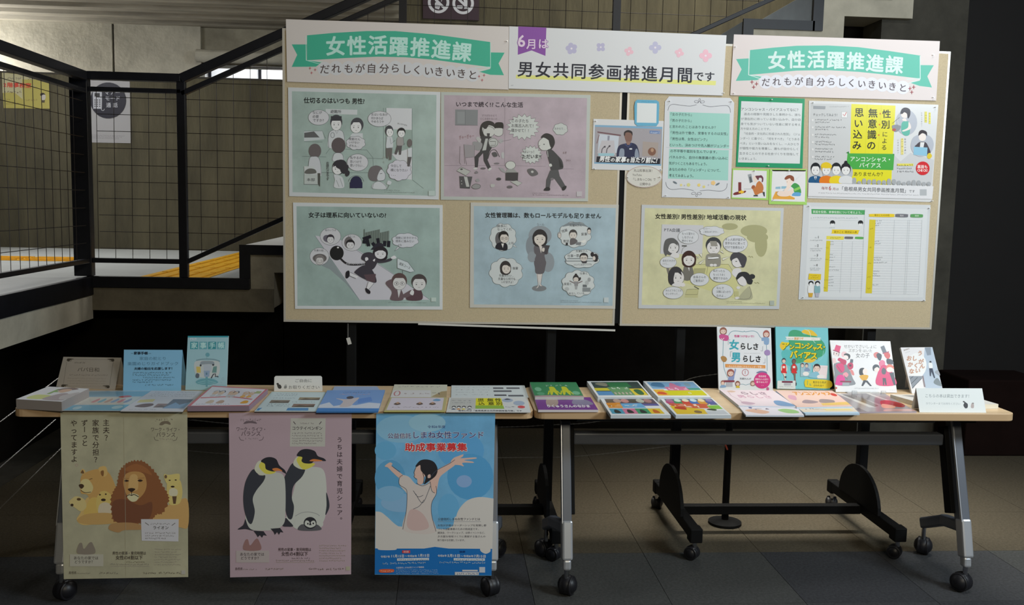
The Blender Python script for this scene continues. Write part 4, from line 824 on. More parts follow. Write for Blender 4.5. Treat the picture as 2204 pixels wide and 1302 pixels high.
s.c('6a3440', 330, 945, 370, 940, 395, 938, 415, 965, 412, 1005, 398, 1010, 398, 972, 372, 965, 362, 990, 345, 975); s.c('c87a3c', 345, 1020, 375, 1000, 410, 1040, 415, 1095, 380, 1130, 330, 1150, 310, 1110, 300, 1080, 330, 1060); s.c('a85c34', 300, 1045, 325, 1050, 322, 1070, 298, 1085, 286, 1070); s.p('c87a3c', 330, 1110, 415, 1110, 420, 1120, 350, 1140); s.p('3a3e44', 310, 1150, 355, 1148, 358, 1165, 308, 1165); s.p('3a3e44', 405, 1120, 430, 1115, 432, 1165, 420, 1165)
s.done()
s = Sheet('picture_card', 'small lime bordered card showing a person in green bathing a baby', 'card', BOARD, 'Q2', [(485, 868), (884, 870), (884, 1255), (474, 1248)], 'a6d66a', 'e6e8ea', gap=.0018)
s.c('e6e6e8', 512, 905, 530, 893, 850, 895, 870, 910, 862, 1200, 845, 1222, 525, 1215, 502, 1200); s.p('e8a83e', 548, 1112, 600, 1112, 755, 1180, 752, 1198, 510, 1192)
s.p('92bcd0', 548, 1062, 600, 1058, 600, 1085, 545, 1085); s.p('92bcd0', 610, 1055, 665, 1055, 665, 1082, 608, 1082)
s.c('f0dcd0', 560, 1130, 590, 1105, 640, 1110, 700, 1100, 730, 1080, 740, 1120, 690, 1160, 620, 1165, 575, 1155); s.o('4a3a34', 3, 590, 1135, 28, 26, 0, 100, 250)
s.c('f2dfd2', 660, 990, 700, 970, 740, 1000, 720, 1035, 700, 1080, 660, 1110, 640, 1100, 670, 1050); s.c('8c4a2c', 643, 975, 665, 945, 705, 935, 742, 955, 745, 1000, 715, 990, 700, 970, 660, 985); s.e('3a2e2a', 672, 1008, 3, 4, n=8)
s.c('3f9a4a', 720, 1045, 755, 1020, 800, 1045, 820, 1095, 815, 1135, 750, 1120, 740, 1080, 715, 1060); s.p('8ccc5a', 745, 1085, 808, 1058, 818, 1082, 752, 1110); s.c('62a6d8', 722, 1150, 750, 1122, 812, 1125, 812, 1160, 740, 1160)
s.done()
# yellow poster
s = Sheet('information_poster', 'white and yellow poster on unconscious bias with small figures and a green band', 'poster', BOARD, 'Q3', [(60, 90), (1572, 138), (1490, 1275), (48, 1230)], 'd6d8dc', 'e2e4e8', gap=.001, rough=.2)
s.p('c6c8cb', 75, 125, 560, 130, 520, 1050, 62, 1042); s.p('c9cbd0', 1030, 700, 1130, 800, 1245, 700, 1520, 780, 1490, 1080, 1030, 1065)
s.p('ded82e', 556, 128, 1072, 148, 1030, 880, 1022, 1075, 940, 1078, 530, 1055, 500, 960, 540, 700); s.p('ccca2a', 740, 140, 744, 140, 722, 700, 718, 700); s.p('ccca2a', 905, 145, 909, 145, 872, 700, 868, 700)
s.v('24241c', '思い込み', 647, 172, 680, 112, .022, dx=-28); s.v('24241c', '無意識の', 808, 178, 682, 112, .022, dx=-20); s.v('24241c', '性別', 968, 192, 440, 104, .022, dx=-12); s.v('2c2c20', 'による', 948, 448, 680, 68, .012, dx=-10)
for x, y in ((893, 243), (884, 370), (876, 492)): s.e('d2662a', x, y, 9, 9)
s.p('4aa64a', 512, 705, 1058, 712, 1045, 902, 492, 888); s.p('2f7a35', 492, 700, 525, 682, 530, 706, 510, 706); s.p('2f7a35', 1042, 712, 1058, 712, 1056, 735)
s.t('e8f0e4', 'アンコンシャス・', 538, 798, 1030, 806, 64, .014); s.t('e8f0e4', 'バイアス', 645, 870, 905, 876, 64, .014); s.t('3a3c24', 'ありませんか？', 580, 970, 952, 972, 54, .006)
s.t('55585c', 'チェックしてみよう！', 108, 268, 412, 274, 36, .004); s.r('e4e4e6', 442, 220, 508, 288); s.l('8a8c90', 3, 442, 220, 508, 222, 506, 288, 440, 286, closed=True); s.l('c23a3a', 7, 458, 248, 474, 270, 500, 225); s.p('9a9ea4', 112, 150, 255, 155, 250, 190, 112, 186); s.scr('b0b2b6', 300, 165, 520, 16)
for y, a, b in ((318, 430, 310), (403, 495, 290), (490, 375, 300), (575, 320, 370), (660, 340, 340), (748, 360, 330)):
    s.scr('6a6c70', 135, y, a, 20, .02); s.scr('6a6c70', 130, y+30, b, 20, .02); s.r('dcdcde', 92, y-12, 115, y+12)
s.e('b4b9c6', 1200, 345, 125, 148); s.c('38303a', 1130, 250, 1145, 190, 1190, 170, 1240, 195, 1242, 260, 1215, 300, 1200, 240); s.c('e9dfdc', 1138, 240, 1170, 225, 1205, 245, 1200, 290, 1165, 290, 1140, 270); s.c('38303a', 1135, 235, 1150, 185, 1200, 172, 1242, 210, 1238, 260, 1210, 240, 1180, 222, 1150, 245); s.c('62b4a4', 1145, 350, 1190, 330, 1235, 350, 1235, 480, 1180, 498, 1140, 450); s.c('e9dfdc', 1225, 340, 1250, 380, 1245, 420, 1170, 450, 1150, 440, 1215, 405); s.c('e9dfdc', 1150, 320, 1160, 300, 1190, 300, 1200, 330); s.c('8c8e98', 1030, 385, 1090, 370, 1135, 390, 1110, 440, 1060, 452); s.e('b25a52', 1055, 430, 22, 16); s.l('c8c8cc', 8, 1085, 300, 1115, 380); s.l('4a4a50', 4, 1035, 355, 1120, 285)
s.c('b4b9c6', 1250, 620, 1280, 520, 1380, 480, 1480, 510, 1518, 600, 1480, 700, 1360, 745, 1280, 700); s.c('4c444c', 1320, 600, 1360, 570, 1420, 575, 1452, 620, 1480, 700, 1420, 720, 1300, 640); s.p('dfe0e4', 1362, 575, 1410, 575, 1395, 650, 1355, 640); s.c('ece2de', 1345, 500, 1385, 470, 1425, 500, 1420, 545, 1385, 560, 1350, 545); s.c('33292f', 1338, 500, 1350, 450, 1385, 432, 1435, 455, 1438, 505, 1420, 480, 1385, 470, 1355, 490); s.p('8dc0dc', 1285, 628, 1445, 638, 1440, 735, 1282, 722); s.c('dcc43a', 1445, 720, 1470, 700, 1498, 735, 1470, 770, 1442, 755)
s.r('e2da52', 1460, 228, 1482, 360); s.r('e2da52', 1412, 218, 1440, 345); s.v('6e7074', 'あなたの', 1470, 230, 355, 20); s.v('6e7074', '立場意識', 1426, 220, 345, 20); s.v('8a8c90', 'になってない？', 1378, 225, 400, 18); s.r('e8dc8a', 1135, 530, 1165, 720)
s.v('8a8c90', '性別での違い', 1185, 530, 720, 22); s.v('6e6a50', '決めて話し合う', 1150, 530, 725, 22); s.v('8a8c90', 'いませんか？', 1102, 540, 720, 20)
s.r('e2d860', 1090, 825, 1280, 852); s.scr('55555a', 1092, 850, 1280, 24); s.scr('77777c', 1092, 888, 1260, 22); s.scr('77777c', 1090, 925, 1290, 22); s.e('cf2f36', 1390, 880, 80, 80); s.t('f2e4e4', '裏面も', 1325, 880, 1448, 882, 44, .02); s.t('f2e4e4', 'CHECK!', 1325, 920, 1450, 922, 40, .02)
for i, (x, hc, jk, kd) in enumerate(((138, '24262a', '2a5a86', 'bob'), (263, 'e0b82c', 'e07c26', 'short'), (380, '24262a', 'e6cc2e', 'short'), (492, '26242a', 'd8dade', 'bun'))):
    s.e('b4b9c2', x+20, 930, 62, 90) if i else None
    s.c(jk, x-78, 1048, x-70, 990, x-20, 968, x+25, 968, x+70, 990, x+80, 1052, x, 1056) ; s.head(x, 890, 54, 66, hc, 'short' if kd == 'bob' else kd, 'e2e2e4', w=2)
s.c('e0c22c', 203, 865, 215, 825, 263, 808, 312, 828, 328, 868, 262, 880); s.p('dfe2e6', 118, 975, 155, 975, 138, 1030); s.p('2a5a86', 132, 985, 144, 985, 142, 1045, 134, 1045)
rr_ = random.Random(2)
for i in range(16): x = 590+i*58; s.e('a8acb2', x, 1052+i*1.2-rr_.uniform(0, 22), 26, 24+rr_.uniform(0, 22), n=12)
for i in range(9): x = 600+i*102; s.l('6e7074', 3, x, 1062+i*2, x+26, 1050+i*2, x+52, 1066+i*2)
s.p('dfe0e6', 55, 1048, 1515, 1090, 1500, 1240, 50, 1205)
s.t('8a4048', '毎年', 205, 1128, 285, 1130, 38, .01); s.t('a23a44', '6', 290, 1140, 328, 1141, 74, .01); s.t('8a4048', '月', 335, 1136, 372, 1138, 36, .01); s.t('44474e', 'は', 372, 1138, 410, 1138, 34); s.t('44474e', '「島根県男女共同参画推進月間」', 412, 1142, 1225, 1168, 56, .008); s.t('44474e', 'です', 1225, 1162, 1298, 1166, 38, .006)
s.scr('74777c', 170, 1172, 1340, 14, .022); s.r('b4b8be', 1355, 1125, 1435, 1198); s.done()
# household chart
s = Sheet('checklist_sheet', 'white laminated checklist sheet with yellow columns, bottom right of the boards', 'poster', BOARD, 'Q4', [(208, 32), (1715, 62), (1650, 1235), (105, 1215), (165, 60)], 'ccd2d8', 'dce0e4', gap=.001, rough=.18)
s.p('d4dadf', 240, 80, 1680, 115, 1625, 1190, 180, 1180)
s.p('55a268', 262, 112, 917, 125, 912, 182, 265, 172); s.t('d8e8dc', '家庭を役割、家事役割について考えよう。', 280, 160, 895, 172, 34, .01)
s.scr('9aa4ac', 255, 225, 830, 20, .01); s.l('a8b2ba', 2, 250, 245, 545, 250, 545, 345, 248, 340); s.l('a8b2ba', 2, 590, 250, 905, 255, 905, 352)
for x in (520, 862): s.e('2a2c30', x, 280, 32, 30); s.e('dde2e6', x, 298, 22, 22); s.e('3a3c40', x, 278, 26, 12)
s.scr('8c949a', 480, 345, 550, 14); s.c('e0c838', 515, 368, 530, 362, 828, 368, 840, 385, 832, 415, 820, 420, 520, 412, 512, 400); s.t('6e5c1e', '家のこと 現状記入表', 538, 404, 818, 408, 30, .01)
s.p('ddd560', 448, 440, 662, 445, 655, 488, 444, 482); s.scr('7a6c30', 485, 470, 615, 20); s.c('6c6e74', 668, 455, 680, 448, 765, 450, 770, 465, 760, 478, 672, 475); s.c('62a85e', 795, 460, 805, 450, 890, 453, 898, 466, 885, 480, 800, 476)
s.p('d2c440', 445, 498, 495, 500, 462, 1120, 412, 1118); s.p('d2c440', 970, 240, 1045, 243, 1000, 1140, 922, 1138)
for y in (590, 735, 985, 1080): s.scr('8a7a2c', 445-(y-500)*.055, y, 480-(y-500)*.055, 18)
for y in (360, 585, 780, 950, 1085): s.scr('8a7a2c', 985-(y-240)*.052, y, 1020-(y-240)*.052, 20)
for i in range(22): y = 505+i*28.5; xo = -(y-500)*.055; s.l('b4bcc4', 1.5, 495+xo, y, 905+xo*.5, y+5)
for i in range(30): y = 245+i*31; xo = -(y-240)*.052; s.l('b4bcc4', 1.5, 1045+xo, y, 1610+xo, y+9)
for x, d in ((640, -30), (765, -30), (1275, -48), (1440, -48), (1460, -48), (1612, -48)): s.l('b0b8c0', 2, x, 505 if x < 900 else 245, x+d, 1130 if x < 900 else 1150)
for y, b in ((512, 545), (548, 530), (668, 530), (705, 560), (742, 555), (822, 550), (860, 600), (940, 530), (978, 525), (1012, 535), (1050, 530)): s.scr('8c949a', 495-(y-500)*.05, y, b, 15)
for y, b in ((262, 1120), (290, 1110), (318, 1095), (510, 1100), (540, 1100), (708, 1135), (738, 1115), (768, 1190), (875, 1090), (905, 1060), (932, 1105), (1042, 1085)): s.scr('868e94', 1048-(y-240)*.052, y, b, 16)
s.c('e2c83a', 975, 190, 985, 172, 1255, 172, 1270, 190, 1255, 210, 985, 205); s.t('5c4e1c', '家のことの分担', 1030, 198, 1215, 200, 26, .01); s.c('74767e', 1288, 190, 1300, 172, 1430, 175, 1440, 192, 1428, 212, 1300, 208); s.t('d8dade', '現状', 1340, 202, 1388, 203, 22); s.c('62a066', 1472, 192, 1485, 174, 1610, 177, 1622, 196, 1608, 214, 1482, 212); s.t('d8e6da', '理想', 1522, 204, 1572, 205, 22)
for i, (n_, y) in enumerate((('1', 472), ('2', 575), ('3', 692), ('4', 812))): s.t('6a7076', n_, 340-i*6, y, 362-i*6, y, 44, .01); s.scr('8a9298', 305-i*4, y-8, 330-i*4, 14); s.scr('8a9298', 245, y+26, 405-i*10, 14); s.scr('8a9298', 250, y+48, 385-i*8, 14) if i else None
s.p('dcc438', 235, 898, 382, 905, 378, 975, 320, 975, 305, 990, 300, 975, 226, 970); s.scr('8a7424', 255, 930, 355, 16); s.scr('8a7424', 260, 955, 345, 16)
for x, a, b in ((255, 'e0e4e8', 'd0a848'), (335, '86b0ba', 'b0b2c2')): s.c(a, x-32, 1050, x-20, 1045, x+20, 1045, x+34, 1060, x+30, 1135, x-30, 1135); s.p(b, x-28, 1135, x+28, 1135, x+18, 1186, x-24, 1184); s.e('26282c', x+4, 1014, 30, 26); s.e('e2e6ea', x+4, 1030, 21, 24)
s.l('aab4bc', 2, 915, 110, 870, 1200)
s.done()

# ------------------------------------------------------------------ posters hanging from the table edge
HANG = (np.array((0, -.003, 0)), np.array((0, -1.0, 0)))
s = Sheet('hanging_poster', 'cream poster of a lion family hanging from the left table', 'poster', HANG, 'L', [(92, 18), (935, 20), (941, 1116), (115, 1130)], '8a8468~', 'a09c90', gap=.0008, thick=.0006, rough=.7)
for q, x, y0, y1 in (('主夫？', 396, 68, 218), ('家族で分担？', 326, 70, 362), ('ずーっと', 252, 70, 248), ('やってますよ', 182, 72, 358)): s.v('2e241c', q, x, y0, y1, 46, .014, dx=2)
s.o('8e6e66', 2, 200, 373, 9, 8)
s.t('4c443a', 'ワーク・ライフ・', 692, 150, 892, 152, 32, .01); s.t('4c443a', 'バランス', 728, 186, 858, 188, 36, .01); s.scr('6c6250', 725, 82, 845, 18, -.05); s.c('5e5442', 750, 105, 765, 85, 800, 80, 820, 90, 822, 105, 790, 98, 770, 108); s.l('4c443a', 3, 715, 185, 722, 205, 745, 210, curve=True); s.l('4c443a', 3, 868, 185, 862, 205, 840, 212, curve=True); s.scr('7c7260', 750, 205, 840, 14)
# lioness and cubs
s.c('a98c52', 200, 735, 225, 690, 260, 600, 300, 590, 380, 640, 440, 700, 460, 750, 330, 765, 240, 770)
s.c('a07c45', 230, 560, 225, 500, 235, 440, 290, 410, 350, 400, 410, 420, 450, 490, 465, 560, 440, 620, 370, 640, 300, 620, 270, 570); s.c('a98a50', 345, 400, 365, 382, 395, 385, 405, 430, 380, 450); s.c('6c4a28', 360, 415, 380, 410, 378, 445, 365, 440); s.c('a98a50', 225, 420, 240, 398, 258, 415, 245, 435); s.c('5c4228', 228, 425, 240, 405, 250, 428)
s.c('b09a66', 225, 500, 240, 470, 280, 470, 310, 520, 290, 560, 240, 550); s.c('3a2a1c', 215, 505, 235, 498, 250, 512, 235, 530, 222, 522); s.l('3a2a1c', 4, 228, 540, 255, 555, 295, 552, curve=True); s.l('4a3420', 4, 285, 468, 305, 462)
s.c('b08c48', 265, 640, 300, 590, 350, 600, 350, 680, 300, 720, 250, 700); s.c('b59250', 335, 590, 350, 555, 390, 545, 428, 570, 440, 620, 430, 680, 350, 690, 330, 640); s.c('a6987a', 350, 640, 390, 620, 430, 640, 430, 690, 350, 700); s.e('2c2018', 378, 604, 16, 9); s.e('2c2018', 355, 570, 6, 5); s.e('2c2018', 394, 566, 6, 5); s.c('a07c45', 335, 575, 340, 555, 358, 560)
s.c('a89660', 150, 620, 170, 595, 200, 580, 250, 600, 265, 650, 230, 680, 195, 660, 175, 645); s.e('33261a', 170, 638, 10, 9); s.e('4a3820', 215, 600, 14, 9)
s.c('9c7c48', 205, 745, 260, 700, 400, 690, 470, 710, 470, 755, 300, 768)
# far cub and back
s.c('a07e4a', 700, 730, 760, 660, 850, 625, 935, 600, 940, 780, 880, 785, 760, 760); s.c('a99656', 800, 500, 810, 480, 880, 470, 900, 520, 900, 580, 880, 630, 820, 635, 800, 580); s.c('aa9858', 780, 450, 785, 432, 810, 438, 870, 430, 885, 440, 880, 490, 860, 515, 820, 515, 795, 490); s.e('5a4630', 792, 450, 9, 12); s.e('2c2018', 838, 516, 13, 6); s.e('2c2018', 818, 474, 7, 4); s.e('2c2018', 858, 472, 7, 4); s.p('4c3826', 835, 580, 865, 580, 858, 630, 842, 630); s.c('aca080', 815, 540, 840, 525, 870, 540, 865, 575, 820, 575)
# lion
mane = [(480, 440), (500, 395), (540, 360), (585, 345), (640, 350), (690, 385), (735, 440), (765, 500), (800, 560), (812, 610), (770, 690), (730, 700), (690, 740), (600, 765), (540, 760), (450, 745), (435, 680), (428, 600), (450, 540), (470, 500)]
P_ = catmull(mane); rr_ = random.Random(5); c_ = np.mean(P_, 0); sp = []
for i, q in enumerate(P_): sp += list(c_+(q-c_)*(1.0+(.035 if i % 2 else -.015)+rr_.uniform(-.01, .01)))
s.p('6e4528', *sp); s.c('5e3a26', 440, 620, 520, 600, 620, 640, 700, 620, 680, 730, 560, 760, 450, 740); s.c('7b4e2c', 520, 400, 590, 365, 660, 390, 700, 440, 640, 420, 560, 420)
s.c('96703f', 510, 480, 530, 430, 590, 415, 645, 432, 665, 490, 655, 545, 620, 590, 580, 612, 545, 590, 520, 540); s.c('a58450', 545, 500, 560, 440, 600, 440, 610, 500, 600, 540, 550, 540); s.c('b0a078', 535, 575, 570, 560, 612, 575, 600, 608, 570, 616, 545, 600); s.c('2c1f16', 540, 532, 565, 525, 590, 532, 578, 545, 565, 552, 550, 545); s.l('2c1f16', 5, 530, 582, 550, 570, 566, 575, 582, 568, 612, 584, curve=True); s.l('2c1f16', 4, 566, 548, 566, 574)
s.c('2c1f16', 515, 478, 530, 470, 548, 478, 530, 484); s.c('2c1f16', 605, 476, 622, 468, 640, 476, 622, 484); s.l('7c5832', 4, 505, 460, 545, 462); s.l('7c5832', 4, 605, 462, 650, 458)
s.c('8b6a42', 412, 790, 440, 760, 560, 755, 640, 775, 640, 800, 520, 805, 480, 820, 430, 808)
s.p('a09c96', 628, 732, 878, 732, 876, 880, 632, 875); s.t('34302a', 'ライオン', 705, 800, 812, 800, 26, .02); s.scr('5c564c', 690, 768, 820, 12); s.l('4c463c', 4, 655, 755, 680, 772); s.l('4c463c', 4, 855, 758, 832, 774); s.scr('5c564c', 655, 828, 858, 12); s.scr('5c564c', 655, 846, 850, 12); s.scr('4c463c', 655, 864, 790, 12)
def feet(s, c, pale, dx, dy, k=1.0, inkc='3c362e'):
    X = lambda x: dx+x*k; Y = lambda y: dy+y*k
    s.p(pale, X(155), Y(965), X(378), Y(965), X(378), Y(1045), X(155), Y(1045)) if pale else None
    s.c(c, X(208), Y(960), X(215), Y(900), X(235), Y(890), X(250), Y(930), X(290), Y(885), X(310), Y(900), X(320), Y(960))
    s.t(inkc, 'あなたの家では', X(180), Y(1000), X(345), Y(1000), 24*k, .012); s.t(inkc, 'どうですか？', X(185), Y(1026), X(320), Y(1026), 24*k, .012)
    s.t(inkc, '男性の家事・育児時間は', X(438), Y(968), X(662), Y(968), 24*k, .014); s.t(inkc, '女性の4割以下', X(460), Y(1000), X(640), Y(1000), 30*k, .02); s.scr(inkc, X(530), Y(1020), X(655), 10*k); s.scr('6c665c', X(425), Y(1036), X(685), 12*k); s.l('7c7468', 2, X(425), Y(1044), X(685), Y(1044))
    for i in range(7): s.scr('7c7468', X(718), Y(935+i*17), X(895-(i*31) % 60), 10*k)
    s.t(inkc, '島根県', X(148), Y(1096), X(200), Y(1096), 20*k); s.scr('5c564c', X(205), Y(1094), X(290), 9*k); s.scr('5c564c', X(352), Y(1094), X(470), 14*k); s.scr('4c463c', X(645), Y(1094), X(885), 15*k); s.r('8e8878' if c != '8a7078' else '8d7d85', X(895), Y(1072), X(922), Y(1098))
feet(s, '6e6454', '928c78', 0, 0)
s.l('88826a', 2, 515, 22, 530, 1118)
s.done()
s = Sheet('hanging_poster', 'mauve poster of two emperor penguins with a chick hanging from the left table', 'poster', HANG, 'G', [(70, 25), (885, 20), (881, 1098), (78, 1118)], '947f8a', 'a8a4a6', gap=.0008, thick=.0006, rough=.7)
s.v('2a2026', 'うちは夫婦で育児シェア。', 805, 185, 765, 40, .014)
s.t('443840', 'ワーク・ライフ・', 118, 148, 320, 150, 32, .01); s.t('443840', 'バランス', 150, 180, 282, 180, 36, .01); s.scr('6a5c64', 145, 82, 275, 18, -.03); s.c('5c4e56', 168, 100, 180, 84, 215, 80, 245, 85, 255, 98, 210, 94); s.l('443840', 3, 138, 185, 148, 205, 170, 210, curve=True); s.l('443840', 3, 300, 185, 292, 203, 270, 210, curve=True); s.scr('7a6c74', 175, 202, 270, 14)
s.p('9b9794', 480, 62, 712, 62, 708, 250, 474, 250); s.t('30282e', 'コウテイペンギン', 488, 140, 692, 140, 27, .016); s.l('443840', 5, 498, 84, 512, 102); s.l('443840', 5, 684, 84, 670, 102); s.scr('5c5258', 545, 100, 632, 12)
for i in range(5): s.scr('5c5258', 490, 165+i*17, 690 if i < 4 else 645, 11)
def penguin(dx, dy, flip=False, k=1.0):
    X = lambda *q: [v for i in range(0, len(q), 2) for v in (dx+q[i]*k, dy+q[i+1]*k)]
    s.c('2e2c34', *X(128, 800, 165, 770, 180, 730, 200, 745, 235, 805, 180, 798))
    s.c('9e9d9b', *X(232, 560, 250, 500, 300, 430, 370, 420, 430, 440, 445, 520, 445, 680, 435, 760, 380, 800, 290, 808, 220, 800, 190, 760, 182, 690))
    s.c('2f3038', *X(232, 400, 270, 440, 310, 440, 300, 480, 250, 545, 228, 600, 242, 680, 225, 755, 205, 760, 185, 720, 168, 650, 166, 560, 185, 470))
    s.c('a9a79a', *X(240, 400, 262, 350, 300, 345, 320, 380, 330, 420, 305, 440, 270, 436)); s.c('b3a648', *X(270, 385, 285, 352, 315, 350, 325, 395, 380, 412, 360, 430, 310, 428))
    s.c('232229', *X(282, 348, 310, 325, 350, 320, 385, 335, 405, 375, 440, 405, 450, 430, 430, 420, 395, 400, 375, 415, 345, 412, 315, 398, 308, 365))
    s.c('b0683a', *X(358, 398, 385, 392, 410, 400, 425, 414, 400, 410, 372, 412))
    s.p('28272e', *X(232, 808, 300, 812, 322, 842, 300, 838, 290, 855, 275, 838, 262, 852, 250, 832)); s.p('28272e', *X(345, 795, 410, 790, 432, 820, 412, 818, 402, 836, 390, 818, 375, 836, 365, 815))
# right-hand penguin first (behind)
s.c('a3a2a0', 495, 560, 520, 470, 560, 400, 640, 385, 700, 410, 718, 520, 716, 680, 690, 760, 640, 790, 560, 795, 510, 790, 470, 760, 450, 720)
s.c('2f3038', 495, 360, 530, 395, 575, 400, 555, 450, 500, 510, 488, 590, 502, 650, 490, 725, 465, 728, 447, 680, 436, 580, 432, 480, 460, 410); s.c('2f3038', 716, 555, 732, 600, 737, 650, 722, 690, 710, 702, 718, 640)
s.c('a9a79a', 498, 370, 510, 330, 540, 312, 560, 340, 575, 395, 540, 398); s.c('b3a648', 520, 345, 535, 314, 558, 315, 562, 355, 640, 362, 610, 390, 560, 400)
s.c('232229', 520, 310, 545, 275, 590, 266, 640, 280, 660, 312, 700, 328, 714, 345, 680, 345, 640, 345, 615, 362, 570, 360, 552, 345, 556, 320); s.c('b0683a', 605, 345, 630, 333, 672, 338, 690, 345, 640, 348)
s.c('2e2c34', 425, 775, 445, 725, 470, 745, 497, 778, 460, 782)
penguin(0, 0)
s.l('7a787e', 3, 510, 712, 550, 690, 600, 684, 650, 695, 672, 710, curve=True); s.c('a3a2a0', 505, 790, 520, 725, 600, 695, 680, 730, 690, 780, 600, 800)
s.c('4c4a50', 528, 802, 545, 770, 575, 765, 640, 765, 668, 775, 682, 802, 600, 810); s.e('26252b', 609, 757, 43, 40); s.c('a8a7a5', 575, 770, 580, 742, 600, 745, 609, 760, 620, 745, 640, 744, 645, 772, 610, 788); s.e('1c1b20', 594, 762, 5, 6); s.e('1c1b20', 630, 760, 5, 6); s.c('26252b', 602, 770, 610, 755, 618, 770)
feet(s, '7c5c5c', '94888a', -35, -10, .985, '342a30')
s.done()
s = Sheet('hanging_poster', 'blue poster of a girl with arms outstretched to the sky', 'poster', HANG, 'B', [(90, 60), (862, 58), (838, 1112), (80, 1105)], '5d92bd~', 'a8adb2', gap=.0008, thick=.0006, rough=.28)
for x, y, rx, ry, c in ((250, 160, 160, 90, '6f9cc2'), (640, 300, 150, 120, '4f8abb'), (700, 470, 150, 150, '4785b5'), (180, 480, 100, 120, '4d87b2'), (250, 640, 130, 60, '6f97bd'), (660, 500, 50, 40, '6f90c0'), (560, 680, 70, 100, '5590bc'), (420, 120, 120, 60, '7ba3c4'), (150, 300, 70, 60, '5590ba'), (180, 580, 90, 50, '6a97c0')): s.e(c, x, y, rx, ry)
s.p('a9abad', *[c for q in catmull([(600, 770), (622, 690), (680, 625), (760, 602), (851, 612)], False) for c in q], 843, 935, 600, 930); s.p('a9abad', 600, 730, 846, 730, 842, 940, 560, 938)
s.p('a9abad', *[c for q in catmull([(85, 696), (120, 700), (160, 730), (230, 790), (320, 820), (420, 830), (500, 830), (620, 770)], False) for c in q], 620, 938, 84, 936); s.p('a9abad', 84, 800, 200, 790, 840, 830, 842, 940, 84, 940)
s.p('1c5c9e', 82, 935, 200, 936, 400, 936, 470, 925, 560, 936, 842, 938, 838, 1110, 80, 1103); s.c('a9abad', 765, 935, 790, 915, 825, 928, 830, 955, 800, 970, 770, 955); s.c('a9abad', 110, 930, 210, 930, 212, 945, 112, 945)
s.c('a9a6a8', 282, 570, 240, 520, 245, 462, 300, 470, 350, 520, 410, 520, 440, 505, 475, 560, 480, 580, 450, 640, 448, 720, 478, 825, 370, 842, 262, 810, 285, 690, 290, 600)
s.c('a59496', 300, 700, 340, 680, 400, 720, 430, 800, 340, 820, 290, 790)
s.c('b39a94', 145, 402, 175, 378, 195, 385, 190, 400, 225, 430, 262, 460, 240, 478, 195, 440, 165, 410); s.c('b39a94', 440, 480, 480, 430, 540, 395, 580, 375, 610, 370, 600, 395, 540, 440, 500, 480, 480, 570, 462, 570, 440, 520)
s.c('b39a94', 572, 380, 590, 350, 625, 335, 655, 325, 650, 340, 640, 350, 730, 345, 735, 353, 660, 362, 715, 372, 718, 380, 650, 380, 658, 402, 630, 395, 600, 392)
s.c('b39a94', 335, 470, 345, 420, 370, 380, 400, 380, 420, 430, 400, 480, 390, 515, 360, 520, 355, 485); s.c('26272c', 345, 400, 375, 365, 420, 358, 465, 375, 488, 420, 475, 465, 430, 500, 400, 518, 410, 470, 380, 430, 375, 395, 355, 405)
s.c('b39a94', 425, 460, 440, 455, 442, 475, 425, 478); s.l('26272c', 4, 400, 400, 392, 440, 400, 480, 395, 515, curve=True); s.l('2f3036', 3, 350, 405, 335, 440, 340, 460, 335, 470, 352, 488, curve=True); s.e('26272c', 385, 408, 5, 4)
for q in ((262, 460, 242, 475, 240, 520, 280, 548, 290, 580, 285, 690, 262, 812), (445, 470, 480, 430, 560, 388, 600, 360), (478, 530, 480, 580, 450, 640, 450, 720, 478, 825), (330, 560, 360, 600, 395, 590), (345, 580, 390, 640, 430, 560, 440, 530), (190, 400, 245, 440), (350, 510, 390, 530, 440, 508), (400, 620, 370, 660, 330, 680), (440, 500, 450, 560, 470, 575)): s.l('3a4250', 3, *q, curve=True)
s.t('3c4c78', '令和8年度', 422, 155, 540, 155, 20, .006)
s.t('c4cce0', '公益信託', 164, 220, 318, 220, 36, .05); s.t('c4cce0', 'しまね女性ファンド', 320, 220, 792, 220, 48, .05)
s.t('25306c', '公益信託', 164, 220, 318, 220, 36, .012); s.t('25306c', 'しまね女性ファンド', 320, 220, 792, 220, 48, .014)
s.t('d4d0d8', '助成事業募集', 275, 304, 680, 304, 58, .075); s.t('a82f34', '助成事業募集', 275, 303, 680, 303, 56, .03)
s.t('3c4250', '公益信託しまね女性ファンドとは', 490, 753, 765, 753, 19, .004); s.l('6c7280', 1.5, 490, 761, 770, 761)
for i, (q, x2) in enumerate((('女性が多様なリーダーシップを発揮し都', 805), ('づくり活動事業のための助成金です。', 765), ('講演会、ワークショップ、ほ表イベントなど、', 805), ('多方面な地域づくりに貢献する皆さんの', 800), ('取り組みを応援しています。', 675))): s.t('454a58', q, 488, 792+i*24, x2, 792+i*24, 15)
s.p('a8383c', 258, 948, 310, 948, 310, 966, 258, 966); s.t('d8d8dc', '前期', 266, 963, 302, 963, 13); s.t('16285a', '後期', 630, 963, 668, 963, 14, .02)
s.t('c8d0dc', '令和7年', 118, 996, 180, 996, 16, .02); s.t('ced6e2', '11月15日', 184, 994, 272, 994, 21, .03); s.t('c8d0dc', '〜令和8年', 274, 992, 355, 992, 16, .02); s.t('ced6e2', '1月15日', 360, 990, 436, 990, 21, .03)
s.t('c8d0dc', '令和8年', 488, 990, 548, 990, 16, .02); s.t('ced6e2', '5月15日', 552, 991, 634, 992, 21, .03); s.t('c8d0dc', '〜令和8年', 636, 992, 722, 993, 16, .02); s.t('ced6e2', '7月15日', 724, 994, 802, 996, 21, .03)
